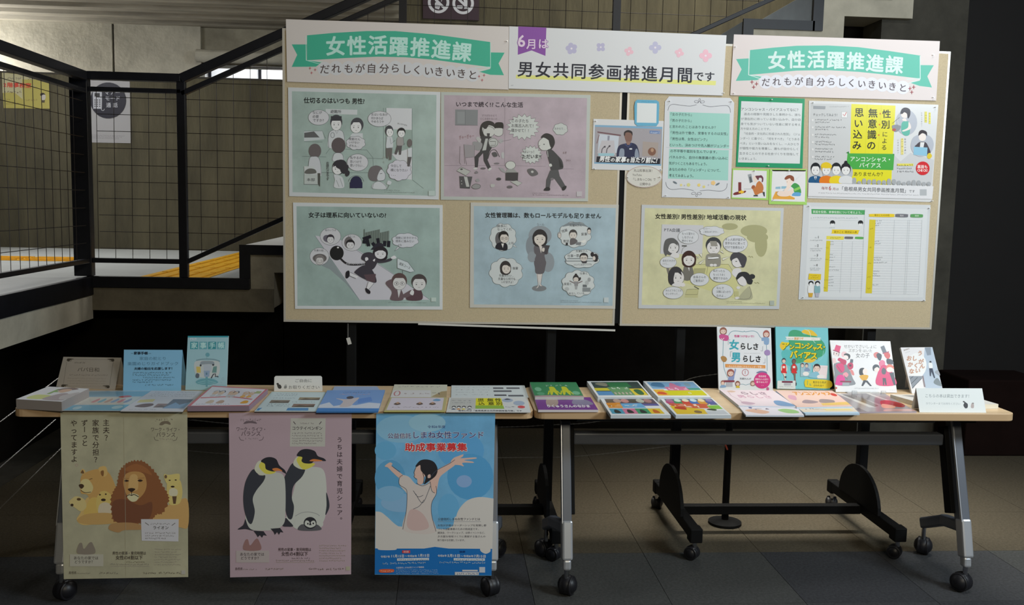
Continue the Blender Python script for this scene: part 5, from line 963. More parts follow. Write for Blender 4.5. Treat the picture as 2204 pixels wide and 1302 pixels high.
s.p('a4b0c2', 225, 1000, 432, 996, 432, 1012, 225, 1016); s.p('a4b0c2', 592, 998, 795, 1000, 795, 1016, 592, 1014); s.scr('2c4a7a', 232, 1012, 425, 11); s.scr('2c4a7a', 600, 1012, 790, 11); s.scr('a4b4cc', 130, 1038, 430, 13, -.02); s.scr('a4b4cc', 500, 1030, 800, 13, .01)
s.c('c2502f', 108, 1078, 125, 1070, 195, 1070, 206, 1078, 195, 1090, 120, 1092); s.scr('e0d0c0', 118, 1085, 198, 10); s.t('bcc8d8', '公益信託しまね女性ファンド事務局', 218, 1066, 400, 1062, 12, .01)
for i in range(3): s.scr('8ca4c8', 218, 1078+i*11, 490, 8)
s.p('a4a8ae', 600, 1088, 755, 1088, 755, 1108, 600, 1108); s.scr('2c4a7a', 612, 1104, 745, 14); s.p('a4a8ae', 648, 1074, 748, 1074, 748, 1084, 648, 1084); s.r('9aa4b4', 758, 1056, 796, 1092)
s.done()

# ------------------------------------------------------------------ things on the tables
ZT = .70
def flat(name, label, cat, crop, c4, color, z, white, side='b0aaa4', group=None, base=.0004, uv=True, rough=.5):
    pl = (np.array((0, 0, ZT)), np.array((0, 0, 1.0)))
    return Sheet(name, label, cat, pl, crop, c4, color, white, gap=0, thick=z, group=group, side=side, uv=uv, drop=ZT+base, rough=rough)
def photos(s, items):
    for (c1, c2, u0, v0, u1, v1) in items:
        s.p(c1, u0, v0, u1, v0, u1, v1, u0, v1); s.p(c2, u0, v1, u0+(u1-u0)*.3, v0+(v1-v0)*.35, u0+(u1-u0)*.6, v0+(v1-v0)*.6, u1, v0+(v1-v0)*.3, u1, v1)
WL = 'c6c0b8'
s = flat('pamphlet_stack', 'thick stack of white pamphlets with a green letter P at the left end', 'pamphlet', 'E', [(460, 65), (945, 90), (620, 245), (80, 215)], 'bcb8b4', .034, WL, side='857a72', base=.0006)
s.c('a8ac4c', .12, .80, .2, .62, .5, .62, .62, .75, .5, .9, .2, .92); s.t('64882e', 'P', .33, .55, .60, .55, .52, .04)
s.c('5c4438', .40, .25, .42, .08, .62, .0, .8, .08, .66, .2); s.c('b08a6c', .46, .3, .5, .14, .66, .12, .7, .25, .6, .4); s.c('8b7a78', .5, .9, .6, .5, .75, .42, .9, .6, .95, .92); s.c('a39a94', .75, .6, .95, .3, 1.0, .5, 1.0, .8, .85, .85); s.done()
for i in range(4):
    zz = ZT+.006+i*.0075
s = flat('leaflet', 'teal and white glossy leaflet with coloured lettering beside the pamphlet stack', 'leaflet', 'E', [(945, 113), (1700, 112), (1330, 352), (563, 348)], 'aab4b4', .002, WL, rough=.2)
s.p('7ba0ae', .05, .06, 1, .04, .98, .3, .0, .34); s.p('c3beb0', .12, .36, .98, .34, .98, .74, .08, .72); s.p('6ca2b4', .0, .76, 1, .72, 1, 1, 0, 1)
for i, c in enumerate(('c08a8a', '7ca8b0', 'b89a8a', '88a0b8', 'c88c8c', '8a8a9a')): s.c(c, .32+i*.1, .6, .36+i*.1, .42, .4+i*.1, .5, .38+i*.1, .62)
s.c('b4554f', .62, .34, .72, .26, .82, .32, .72, .38); s.e('a4c0c8', .25, .88, .06, .08); s.e('a4c0c8', .85, .84, .08, .08); s.done()
s = flat('leaflet', 'white leaflet with small photos overlapping the teal leaflet', 'leaflet', 'E', [(1690, 113), (2300, 118), (2052, 358), (1318, 352)], 'bcb9b8', .0035, WL)
s.p('bdb27c', .05, .48, .3, .44, .32, .58, .06, .62); s.c('6a5a56', .12, .8, .2, .68, .36, .66, .4, .76, .3, .84); photos(s, [('8a7670', '6c625e', .45, .66, .72, .84), ('6a7078', '7c94a8', .62, .44, .98, .88)])
for v in (.1, .2, .3): s.scr('8e8c8c', .1, v, .9, .05)
s.scr('8a8888', .1, .95, .55, .04); s.done()
s = flat('booklet_stack', 'stack of red edged booklets with cartoon figures and a red ribbon', 'booklet', 'R', [(480, 212), (1325, 265), (1040, 522), (95, 525)], 'b5686c', .019, WL, side='7d6870', base=.0006)
s.p('c8c2c6', .02, .06, .965, .03, .975, .96, .05, .985); s.l('b86a6c', .05, .05, .62, .3, .57, .5, .52, .7, .56, .93, .64); s.p('bc7450', .42, .56, .5, .44, .58, .56)
for x, c in ((.2, '8a8480'), (.3, '4a4648'), (.47, 'b87a50'), (.54, '3c3a40'), (.72, 'b88a58'), (.82, 'a88a60')): s.e('c4a890', x, .36, .045, .1); s.o(c, .016, x, .32, .045, .1, 0, 180, 360); s.c('d0a058' if x > .6 else 'b4b0ae', x-.04, .5, x, .42, x+.05, .5, x, .56)
s.p('98a070', .86, .16, .95, .16, .95, .3, .85, .3)
for x, c in ((.28, 'b8a48c'), (.45, 'a88c78'), (.85, 'c8923c')): s.c(c, x-.05, .86, x-.02, .72, x+.05, .74, x+.06, .86)
for x in (.1, .32, .5): s.scr('86808a', x, .93, x+.14, .04)
s.done()
s = flat('leaflet', 'pale leaflet with four photos and a blue foot strip, in front of the small sign', 'leaflet', 'R', [(1390, 305), (2215, 312), (2070, 605), (1120, 603)], 'aab8b2', .0025, WL)
s.p('b4beba', .03, .04, .97, .04, .98, .97, .02, .97); photos(s, [('7a6e60', '5c5248', .12, .45, .45, .6), ('8a7c62', '57493c', .58, .3, .95, .44), ('80685c', '57493c', .55, .64, .92, .8)]); s.p('4c7ca4', .5, .84, .84, .84, .86, .97, .5, .97); s.p('4c7ca4', .02, .86, .08, .84, .06, .97, .02, .97)
for v in (.14, .22, .36, .68, .76): s.scr('707a80', .12, v, .5, .05)
s.scr('707a80', .5, .56, .9, .04); s.done()
s = flat('leaflet', 'blue arched flyer lying behind the stack of blue flyers', 'leaflet', 'T2', [(720, 200), (735, 172), (1040, 172), (1062, 200)], '8e9cb4', .004, WL, uv=False); s.done()
s = flat('flyer_stack', 'stack of blue and white sky flyers on the left table', 'flyer', 'T2', [(683, 200), (1097, 197), (1047, 350), (603, 350)], '7494c0', .006, 'ccc8c2', side='3a6ca0')
s.p('c0c4cc', .0, .72, .14, .6, .24, .78, .4, .7, .6, .74, .8, .62, 1, .66, 1, .88, 0, .88); s.p('3f77b2', 0, .86, 1, .88, 1, 1, 0, 1); s.c('bcb0ae', .22, .42, .4, .46, .6, .38, .56, .6, .5, .8, .34, .8, .36, .56); s.e('4a4a54', .45, .38, .06, .07); s.p('5f84bc', .6, .45, .8, .35, .85, .55, .62, .66)
s.scr('b09aa8', .25, .24, .8, .07); s.scr('56608c', .3, .14, .75, .05); s.done()
s = flat('leaflet', 'cream leaflet at the back, under the brown edged flyer', 'leaflet', 'T2', [(1165, 158), (1545, 160), (1540, 252), (1135, 252)], 'c0bca8', .002, 'ccc8c2')
s.p('c8c4c0', .02, .45, .7, .45, .72, .98, .0, .98); s.p('a08c68', .72, .95, .9, .55, 1, .5, 1, 1); s.o('b06868', .02, .1, .7, .05, .18); s.scr('8c8480', .1, .2, .9, .1); s.scr('6c6460', .75, .75, .9, .15)
for x in (.22, .36, .5, .6): s.scr('a08c88', x, .75, x+.07, .1)
s.done()
s = flat('flyer_stack', 'brown edged flyers with three small pictures', 'flyer', 'T2', [(1135, 250), (1542, 250), (1527, 350), (1090, 350)], 'aca070', .004, 'ccc8c2', side='b0a860')
s.p('c4bac0', .03, .04, .95, .04, .95, .92, .03, .92)
for x in (.17, .55, .77): s.c('5c4a40', x-.06, .5, x, .38, x+.06, .5, x, .58); s.e('b08a70', x, .42, .025, .06)
s.c('6c94b4', .76, .25, .82, .12, .9, .2, .86, .3); s.scr('8a7c84', .1, .75, .9, .06); s.done()
s = flat('leaflet', 'pale sheet with printed table, behind the yellow poster leaflet', 'leaflet', 'T2', [(1575, 165), (2100, 165), (2130, 252), (1572, 252)], 'c2c6c4', .002, 'cecac6')
for v in (.2, .4, .6, .8): s.scr('a0a4a4', .05, v, .5, .07)
for a in ((.56, .3, .7), (.74, .3, .92), (.56, .55, .8), (.56, .88, .72), (.74, .92, .94)): s.p('55555a', a[0], a[1], a[2], a[1], a[2], a[1]-.12, a[0], a[1]-.12)
s.done()
s = flat('leaflet', 'small yellow and white copy of the bias poster lying on the table', 'leaflet', 'T2', [(1560, 252), (2120, 252), (2145, 358), (1537, 356)], 'c6c4c0', .0025, 'cecac6')
s.p('b4b2ac', .02, .05, .34, .05, .34, .8, .02, .8); s.p('d2c826', .34, .05, .66, .05, .68, .62, .34, .62); s.p('88a83c', .34, .56, .68, .56, .69, .78, .34, .78)
for i, (q, x) in enumerate((('思', .36), ('無', .48), ('性', .58))): s.t('30300c', q, x, .30, x+.085, .30, .26, .02); s.t('30300c', '込意別'[i], x+.01, .54, x+.095, .54, .24, .02)
s.e('9aa4b4', .74, .2, .07, .14); s.e('9aa4b4', .88, .4, .07, .16); s.c('3a3a3e', .7, .16, .74, .08, .78, .16); s.e('c4474a', .9, .66, .045, .09); s.scr('8a8a8e', .7, .7, .82, .08); s.scr('8a8a8e', .05, .4, .3, .06); s.scr('8a8a8e', .05, .25, .25, .06)
for x, c in ((.08, '2c3a5c'), (.14, 'c87c30'), (.2, 'd0bc3c'), (.27, '6c6c70')): s.e('38363a', x, .68, .024, .08); s.e('d0ccc8', x, .72, .017, .06); s.p(c, x-.03, .84, x, .76, x+.03, .84)
s.t('55505a', '毎年6月は「島根県男女共同参画推進月間」です', .14, .96, .9, .96, .1, .01); s.done()

WR = 'ecebea'
s = flat('picture_book', 'dark green picture book with two yellow figures on its cover', 'book', 'T3', [(40, 512), (425, 512), (490, 634), (84, 634)], '3f8a5c', .020, WR, side='c8c8c4')
s.scr('c0d8c8', .3, .28, .75, .1)
for x in (.42, .68): s.c('c8cc34', x-.08, .85, x-.06, .5, x-.04, .42, x+.06, .42, x+.08, .85, x+.04, .85, x, .68, x-.04, .85); s.e('c8cc34', x, .4, .06, .08); s.l('c8cc34', .03, x-.08, .6, x-.13, .85); s.l('c8cc34', .03, x+.08, .6, x+.13, .85)
s.e('7ab894', .12, .5, .07, .14); s.e('7ab894', .88, .75, .08, .12); s.e('5ca47c', .14, .8, .08, .1); s.p('b89aa0', .0, .93, .3, .9, 1, .94, 1, 1, 0, 1); s.done()
s = flat('picture_book', 'purple picture book with white title strip in front of the green book', 'book', 'T3', [(76, 634), (545, 638), (610, 742), (110, 742)], '7a3a90', .009, WR, side='e0d8dc')
s.c('b09a90', .18, .35, .24, .1, .38, .12, .38, .5, .3, .75, .18, .7); s.c('8c84a0', .64, .6, .66, .25, .8, .15, .93, .3, .96, .6); s.c('3a3040', .3, .1, .5, .02, .7, .1, .5, .25); s.t('e6e0e4', 'りくゅうさんのなかま'[0:10], .16, .82, .9, .82, .22, .05); s.done()
frames = {'bl': ([(60, 75), (855, 70), (1070, 320), (230, 322)], 'white framed picture book with dark green cover, back left of the four'),
          'fl': ([(262, 338), (1090, 335), (1365, 600), (430, 602)], 'white framed picture book with orange and blue title, front left of the four'),
          'br': ([(935, 75), (1715, 72), (1990, 323), (1165, 325)], 'white framed picture book with pink title over yellow, back right of the four'),
          'fr': ([(1196, 341), (2008, 338), (2305, 602), (1442, 604)], 'white framed picture book with red and orange title, front right of the four')}
for k, (q, lb) in frames.items():
    s = flat('picture_book', lb, 'book', 'F', q, 'e6e8ea', .020 if k[0] == 'b' else .0125, WR, side='ccd4da', group='white framed picture books on the table')
    if k == 'bl':
        s.p('3a4a48', .06, .06, .97, .06, .97, .9, .04, .9); s.c('8a8a78', .12, .2, .2, .1, .34, .15, .3, .35); s.p('357a4c', .35, .1, .75, .1, .78, .4, .36, .4); s.p('cfc63c', .04, .45, .3, .45, .32, .62, .04, .62); s.p('5a92c4', .04, .66, .32, .66, .34, .9, .04, .9); s.p('6c9c6c', .3, .4, .7, .4, .74, .9, .34, .9); s.p('ddc83c', .7, .5, .95, .5, .96, .9, .72, .9); s.c('3c6c44', .76, .6, .84, .54, .9, .62, .9, .84, .8, .86)
        for i in range(5): s.e('c0b0a4', .38+i*.07, .78, .02, .07)
        s.scr('e0e8e0', .36, .52, .72, .12)
    if k == 'fl':
        s.p('5c4c5c', .07, .05, .97, .05, .97, .42, .06, .42)
        for i, c in enumerate(('6c5a44', 'b89a88', 'c88a84', '4c4838', 'b4b8a8', 'a87c78')): s.e(c, .14+i*.14, .18, .07, .12)
        s.p('e0912c', .05, .30, .3, .28, .32, .6, .05, .6); s.p('6caedc', .3, .34, .68, .32, .7, .6, .3, .6); s.scr('eef0f0', .34, .5, .66, .16); s.scr('f0e0c0', .08, .5, .28, .12); s.p('5c5c9c', .68, .36, .96, .36, .97, .48, .7, .48)
        for i, c in enumerate(('4ca0bc', 'd87c9c', '3c9c6c', 'e8c62c')): s.p(c, .04+i*.22, .64, .26+i*.22, .64, .26+i*.22, .93, .04+i*.22, .93); s.c('242c2c' if i < 3 else 'c8641c', .1+i*.22, .88, .12+i*.22, .7, .18+i*.22, .74, .2+i*.22, .88)
    if k == 'br':
        s.p('80acd0', .05, .06, .97, .06, .97, .5, .05, .5); s.c('4c7ca4', .08, .3, .16, .1, .32, .14, .3, .4); s.c('d07c9c', .42, .4, .5, .12, .62, .4); s.p('d4789c', .3, .38, .72, .36, .74, .6, .32, .6); s.scr('f0dce4', .34, .56, .7, .14); s.e('7c94c4', .62, .22, .06, .1); s.e('88a4b4', .8, .24, .06, .12); s.p('4c9c84', .72, .46, .96, .46, .97, .58, .74, .58); s.p('d2cc1e', .04, .6, .97, .6, .97, .9, .04, .9); s.p('e8b43c', .04, .54, .24, .54, .26, .9, .04, .9); s.c('d0542c', .06, .8, .1, .68, .2, .7, .22, .84)
        s.o('e8e8d0', .012, .68, .76, .02, .05)
    if k == 'fr':
        s.p('54606c', .06, .05, .97, .05, .97, .42, .06, .42)
        for i, (c, d) in enumerate((('b4487c', 'a86c8c'), ('3c8c5c', 'c8dccc'), ('cc3c2c', 'e0d8b8'), ('3c70b8', 'c8dce4'), ('d89c3c', 'ecd8a8'), ('545c9c', '8c7cac'))): s.e(c, .13+i*.15, .26, .09, .14); s.e(d, .14+i*.15, .14, .06, .09)
        s.p('d4603c', .06, .32, .75, .36, .78, .62, .1, .6); s.scr('f4d4c4', .12, .46, .3, .12); s.scr('f0dcc8', .3, .56, .76, .2); s.p('86c43c', .74, .46, .97, .44, .97, .66, .76, .66); s.p('e6c22c', .05, .46, .3, .56, .62, .66, .6, .94, .04, .94); s.c('c03c1c', .1, .62, .16, .52, .3, .56, .28, .7); s.e('8c6c3c', .46, .82, .07, .08); s.c('3c4c2c', .66, .7, .74, .64, .84, .68, .8, .76); s.p('c8ccd0', .6, .8, .96, .72, .97, .94, .6, .94)
    s.done()
# two pale open booklets
PB = [(([(115, 890), (832, 900), (1150, 1118), (372, 1100)]), .012, 'pale pink comic book lying behind, below the standing white book'), (([(372, 1112), (1155, 1128), (1245, 1232), (468, 1228)]), .0065, 'pale comic book with green spot, front left of the lying comic books')]
for i, (q, z, lb) in enumerate(PB):
    s = flat('comic_book', lb, 'book', 'N', q, 'ead9de' if i == 0 else 'ece4ea', z, WR, side='d4dae4', group='comic books lying on the right table')
    if i == 0:
        s.t('8a6c7c', 'らしさ', .3, .3, .8, .3, .2, .03); s.t('d0a0b4', '男らしさ', .18, .52, .8, .52, .2, .03); s.c('7c9cc4', .7, .95, .72, .7, .85, .66, .98, .85, .96, .98); s.c('c8a8b8', .1, .85, .18, .75, .34, .85, .2, .95); s.l('c4a4b4', .012, .12, .1, .08, .4, .14, .7, .12, .9); s.c('d8b8a0', .1, .1, .2, .05, .26, .12, .16, .18)
    else: s.c('a4cc84', .62, .4, .75, .2, .92, .35, .95, .7, .75, .75); s.c('e8b89c', .05, .5, .25, .3, .45, .6, .3, .85); s.scr('9c8ca0', .2, .35, .6, .2); s.e('6c6c9c', .18, .15, .03, .1)
    s.done()
PC = [([(78, 598), (562, 598), (737, 735), (258, 742)], .012, 'peach coloured comic book behind, below the standing turquoise book'), ([(262, 744), (738, 738), (797, 795), (332, 797)], .0065, 'comic book with blue lower edge, front of the peach one')]
for i, (q, z, lb) in enumerate(PC):
    s = flat('comic_book', lb, 'book', 'T4', q, 'ecc8bc' if i == 0 else 'ecdcc8', z, WR, side='c4d8e8', group='comic books lying on the right table')
    if i == 0: s.t('e0922c', 'アンコンシャス', .24, .3, .92, .3, .26, .05); s.e('cf3f2f', .93, .28, .05, .1); s.c('a48c94', .2, .75, .32, .58, .5, .7, .36, .8); s.c('a08c8c', .52, .75, .6, .55, .8, .62, .74, .78); s.p('ecc46c', .5, .8, 1, .72, 1, .9, .5, .92); s.c('d8a0b4', .06, .5, .12, .3, .22, .35, .15, .6)
    else: s.p('b8d4e8', .0, .75, 1, .75, 1, 1, 0, 1); s.p('f0dc94', .4, .3, .9, .3, .95, .55, .45, .55); s.scr('a08c8c', .1, .35, .4, .2)
    s.done()
s = flat('photo_magazine', 'glossy grey and red photo magazine lying between the comics and the white sign', 'magazine', 'T4', [(592, 622), (1010, 624), (1285, 778), (780, 780)], '9a9294', .006, WR, side='c8b8c0', rough=.15)
s.p('c8c4c0', .0, .0, .08, .0, .42, .78, .3, .78); s.p('6c625c', .1, .08, .36, .06, .5, .7, .4, .76); s.p('7a7478', .3, .04, .62, .02, .78, .6, .58, .66); s.p('d0ccc8', .62, .0, .68, .0, .94, .6, .88, .6); s.c('b43a3c', .55, .75, .66, .45, .85, .4, 1.0, .6, .9, .78, .7, .72); s.c('e8a88c', .52, .8, .62, .6, .78, .72, .68, .84); s.c('d8a8a0', .5, .9, .7, .86, .95, .88, .98, .97, .5, .98); s.p('6c5c64', .0, .86, .1, .8, .16, 1, .04, 1); s.done()
s = flat('white_book', 'thick white paperback lying behind and partly beneath the white sign', 'book', 'T4', [(1060, 632), (1700, 632), (1985, 715), (1372, 722)], 'd8d4ce', .018, WR, side='ece6d4')
s.p('8c8884', .1, .1, .5, .06, .6, .8, .42, .9); s.c('4c484c', .3, .55, .4, .4, .46, .7, .4, .78); s.p('b8b0ac', .5, .1, .9, .1, .96, .5, .6, .6); s.done()

# cards and books that stand on the tables
def leanp(crop, bl, br, deg):
    k = CROPS[crop]; A, B = [at(q[0]/k[2]+k[0], q[1]/k[2]+k[1], 2, ZT) for q in (bl, br)]
    h = np.array((B[1]-A[1], -(B[0]-A[0]), 0)); h /= np.linalg.norm(h); t = math.radians(deg)
    return (A+np.array((0, 0, .0004)), h*math.cos(t)+np.array((0, 0, math.sin(t))))
def lean(y0, deg):
    t = math.radians(deg); return (np.array((0, y0, ZT)), np.array((0, -math.cos(t), math.sin(t))))
def prop(s, dy, w=.5, m=None, name='back_leaf', u0=0.0, u1=1.0, th=.0012, name_m=None):
    """the leaf or strut behind a leaning card, from its top edge down to the table"""
    a, b = s.c4[0], s.c4[1]; p = a+(b-a)*u0; q = a+(b-a)*u1; n = s.n
    p = p-n*(.002); q = q-n*(.002); P2 = np.array((p[0], p[1]+dy, ZT+.0008)); Q2 = np.array((q[0], q[1]+dy, ZT+.0008)); k = np.array((0, th, 0))
    V = [p, q, Q2, P2, p+k, q+k, Q2+k, P2+k]
    raw(name, V, [(0, 1, 2, 3), (7, 6, 5, 4), (0, 4, 5, 1), (1, 5, 6, 2), (2, 6, 7, 3), (3, 7, 4, 0)], m or s.body.data.materials[0], parent=s.body)
WS = 'bab6ae'
s = Sheet('tent_card', 'beige folded card with ornamented corners at the left end of the table', 'sign', leanp('D', (10, 1170), (1275, 1245), 20), 'D', [(165, 530), (1405, 548), (1275, 1245), (10, 1170)], '8f8678', WS, gap=.0005, thick=.0012)
prop(s, .05)
s.l('57504a', 5, 250, 580, 1240, 590); s.l('57504a', 5, 235, 640, 165, 1120); s.l('57504a', 6, 1240, 630, 1160, 1150); s.l('7a7268', 3, 180, 1160, 1130, 1195)
for x, y, d in ((300, 590, 1), (1200, 595, -1), (180, 1150, 1), (1100, 1170, -1)): s.c('3e382e', x-60*d, y+20, x-50*d, y-20, x, y-25, x+90*d, y-15, x+20*d, y+5, x-20*d, y+40); s.o('3e382e', 7, x+10*d, y+15, 25, 18)
s.scr('5c554c', 400, 665, 630, 36); s.t('4c463e', 'パパ日和', 462, 845, 945, 855, 100, .0); s.scr('6c645c', 290, 930, 1110, 30, .01)
for i in range(4): s.scr('7c7469', 250, 1000+i*55, 1080, 22, .01)
s.done()
s = Sheet('tent_card', 'light blue folded card with dark lettering behind the leaflets', 'sign', leanp('H', (45, 1160), (1190, 1160), 12), 'H', [(62, 345), (1215, 350), (1190, 1160), (45, 1160)], '6c96aa', WS, gap=.0005, thick=.0012)
prop(s, .07)
s.t('1c2c38', '家事手帳', 255, 440, 535, 442, 62, .05); s.l('1c2c38', 6, 200, 418, 248, 418); s.l('1c2c38', 6, 545, 420, 600, 420)
s.t('3c5c70', '家庭の舵とり', 365, 550, 905, 550, 72, -.0); s.t('3c5c70', '楽園めじりガイドブック', 130, 655, 1145, 652, 76, 0); s.t('1c2c38', '夫婦の船出を応援します！', 262, 745, 1060, 740, 56, .04)
for y, a, b in ((812, 235, 990), (858, 235, 945), (908, 445, 1060), (955, 230, 1005), (1000, 235, 610), (1055, 480, 1040)): s.scr('22323e', a, y, b, 34, 0)
s.done()
s = Sheet('standing_booklet', 'pale teal booklet with a sailing boat picture standing upright on the left table', 'book', leanp('H', (1275, 1140), (2090, 1150), 9), 'H', [(1325, 75), (2128, 75), (2090, 1150), (1275, 1140)], '86a4a6', WS, gap=.0005, thick=.006, side='9aa8a4')
prop(s, .07, u0=.35, u1=.65, name='easel_strut')
s.p('2f7c84', 1325, 72, 2128, 72, 2126, 100, 1324, 104); s.p('9fb2b4', 1370, 110, 1495, 110, 1495, 155, 1370, 155); s.scr('a06c74', 1385, 145, 1485, 28)
for i, (ch, a, b) in enumerate((('家', '3f8286', '8cb0b0'), ('事', '5a8e92', '7ca6a8'), ('手', '3a7c80', '8cb0b0'), ('帳', '5a8e92', '7ca6a8'))):
    x = 1372+i*178; s.p(a, x, 188, x+158, 188, x+152, 335, x-4, 335); s.glyphs('a4c4c2', [(ch, (x+14, 308), (128, 0), (0, -128))], .02)
s.e('5c8a90', 1715, 445, 42, 42); s.l('6a8c90', 8, 1700, 480, 1700, 530); s.l('6c8488', 22, 1490, 555, 1600, 535, 1720, 530, 1850, 540, 1960, 575, curve=True)
s.c('a4a8a2', 1455, 600, 1560, 560, 1700, 560, 1850, 560, 1950, 600, 1950, 800, 1880, 880, 1720, 900, 1540, 880, 1460, 780); s.c('7c8486', 1570, 650, 1600, 575, 1820, 575, 1850, 650, 1820, 640, 1740, 630, 1600, 640); s.p('9aa0a2', 1630, 640, 1800, 640, 1790, 780, 1640, 780); s.p('b09c54', 1490, 680, 1575, 680, 1580, 800, 1500, 800); s.p('5c7c74', 1830, 680, 1900, 670, 1890, 800, 1800, 800)
s.e('3a3c3e', 1578, 655, 20, 20); s.e('3a3c3e', 1825, 645, 20, 20); s.c('50565a', 1475, 860, 1500, 810, 1550, 830, 1540, 900, 1490, 900); s.l('3c4044', 22, 1785, 910, 1830, 830, 1870, 820, 1870, 880, 1900, 870, 1930, 885); s.p('7c8c9c', 1640, 760, 1760, 760, 1750, 880, 1650, 880); s.e('52707c', 1695, 820, 16, 26)
s.c('5c8a8e', 1480, 980, 1560, 930, 1700, 915, 1840, 930, 1925, 985, 1860, 1020, 1700, 1040, 1540, 1030); s.l('86a8a8', 8, 1520, 1000, 1700, 960, 1880, 1000, curve=True); s.l('86a8a8', 8, 1500, 1040, 1700, 1000, 1900, 1035, curve=True); s.p('5c8a8e', 1675, 880, 1720, 880, 1715, 1080, 1680, 1080); s.o('7a9094', 6, 2020, 920, 22, 22); s.l('7a9094', 5, 1970, 980, 2000, 1000)
s.done()
s = Sheet('tent_card', 'small pale card inviting visitors to help themselves, with rounded corners', 'sign', leanp('T2', (300, 207), (648, 206), 8), 'T2', [(312, 97), (636, 97), (645, 106), (648, 206), (300, 207), (302, 107)], 'b0aca2', WS, gap=.0005, thick=.001)
prop(s, .05, u0=.02, u1=.98)
s.t('4c4a46', 'ご自由に', 448, 142, 574, 142, 26, .002); s.t('4c4a46', 'お取りください', 402, 190, 628, 190, 28, .002)
s.c('33312c', 322, 162, 330, 158, 345, 160, 354, 175, 348, 188, 334, 188, 326, 178); s.e('33312c', 326, 154, 9, 7); s.c('6c6a64', 372, 186, 374, 170, 384, 162, 392, 172, 388, 186); s.e('8c8a84', 384, 164, 8, 6); s.done()

WB = 'f2f3f6'
s = Sheet('standing_book', 'white book with blue and black title and pink round spot, leftmost standing book', 'book', leanp('N', (105, 892), (828, 905), 11), 'N', [(82, 48), (802, 68), (828, 905), (105, 892)], 'eaf0f8', WB, gap=.0005, thick=.009, side='d8dce4', rough=.35)
prop(s, .07, u0=.3, u1=.7, name='easel_strut')
s.l('6a9cb0', 7, 232, 170, 270, 120, 330, 108, 430, 118, 445, 108, 462, 118, 560, 108, 620, 130, 660, 190, 700, 210, curve=True); s.l('6a9cb0', 7, 165, 230, 160, 440); s.l('6a9cb0', 7, 165, 510, 180, 620, 225, 735, curve=True); s.l('6a9cb0', 7, 740, 290, 745, 360); s.l('6a9cb0', 7, 748, 430, 752, 640); s.l('6a9cb0', 6, 380, 820, 430, 818, 465, 828, 500, 818, 540, 815, curve=True)
s.head(165, 105, 42, 42, '9c6a5c', 'bob', 'f0d4c8', w=3); s.c('d45a9c', 112, 165, 150, 150, 200, 160, 235, 175, 235, 230, 180, 238, 120, 210); s.l('f0f0f4', 7, 135, 205, 155, 222, 178, 200)
s.head(740, 145, 38, 42, 'b0645c', 'bob', 'f0d4c8', w=3); s.c('8eb0d8', 680, 200, 730, 190, 775, 205, 770, 285, 715, 285, 705, 240, 680, 240)
s.t('d44c90', '性差つけないで！', 312, 190, 598, 196, 34, .03)
s.t('b4bcc8', '「', 168, 320, 262, 320, 110, -.0); s.t('3cb0c4', '女', 242, 350, 378, 352, 138, .035); s.t('1c1c24', 'らしさ', 385, 352, 640, 358, 96, .035); s.t('b4bcc8', '」', 660, 372, 760, 375, 100)
s.t('b4bcc8', '「', 200, 480, 290, 480, 110); s.t('3cb0c4', '男', 272, 515, 402, 518, 138, .035); s.t('1c1c24', 'らしさ', 418, 518, 672, 524, 96, .035); s.t('b4bcc8', '」', 692, 535, 790, 538, 100)
s.scr('9ca4b0', 445, 408, 665, 10); s.c('b48a54', 132, 460, 160, 440, 200, 455, 215, 490, 190, 522, 155, 510); s.c('a890c8', 715, 380, 745, 358, 785, 370, 790, 420, 750, 435, 718, 415)
s.p('e29a4c', 192, 548, 728, 564, 728, 606, 195, 592); s.t('fbeada', '〜みんなを自由にするジェンダー平等〜', 210, 588, 705, 602, 28, .02)
s.o('c44c60', 6, 461, 661, 42, 42); s.t('c44c60', '1', 448, 684, 474, 684, 62, .02)
s.head(265, 665, 42, 44, 'a4645c', 'bob', 'f0d4c8', w=3); s.c('8ea0d0', 230, 760, 240, 720, 265, 715, 300, 700, 322, 615, 335, 625, 318, 700, 300, 765); s.t('5c6470', '矢部れんげ', 385, 755, 538, 758, 28, .01)
s.head(160, 800, 26, 30, 'a4645c', 'short', 'f0d4c8', w=3); s.p('8a3a50', 172, 765, 316, 765, 316, 790, 172, 790); s.r('b8bcc8', 205, 792, 290, 850); s.head(358, 808, 28, 30, '8c5a4c', 'bob', 'f0d4c8', w=3); s.c('e0c83c', 335, 862, 345, 840, 375, 840, 385, 865); s.head(560, 805, 28, 30, 'a4786c', 'bob', 'f0d4c8', w=3); s.c('8eb0d8', 125, 862, 140, 830, 190, 830, 200, 858)
s.c('7c80a8', 605, 665, 660, 640, 735, 650, 745, 680, 650, 670); s.e('d8408c', 686, 768, 110, 108); s.t('f8e4f0', '自由自在', 635, 722, 740, 724, 28, .02); s.t('f8e4f0', '理屈をぶった切り！', 592, 762, 785, 766, 28, .02); s.t('f8e4f0', '違うはんで？', 605, 800, 775, 804, 28, .02); s.scr('f8d4e4', 672, 838, 702, 14); s.e('c46c9c', 760, 880, 18, 25); s.done()
s = Sheet('standing_book', 'turquoise book with yellow katakana title and two runners in red', 'book', leanp('N', (880, 880), (1590, 895), 11), 'N', [(862, 50), (1563, 65), (1590, 895), (880, 880)], '84d4e0', WB, gap=.0005, thick=.012, side='4cbcc8', rough=.35)
prop(s, .07, u0=.3, u1=.7, name='easel_strut')
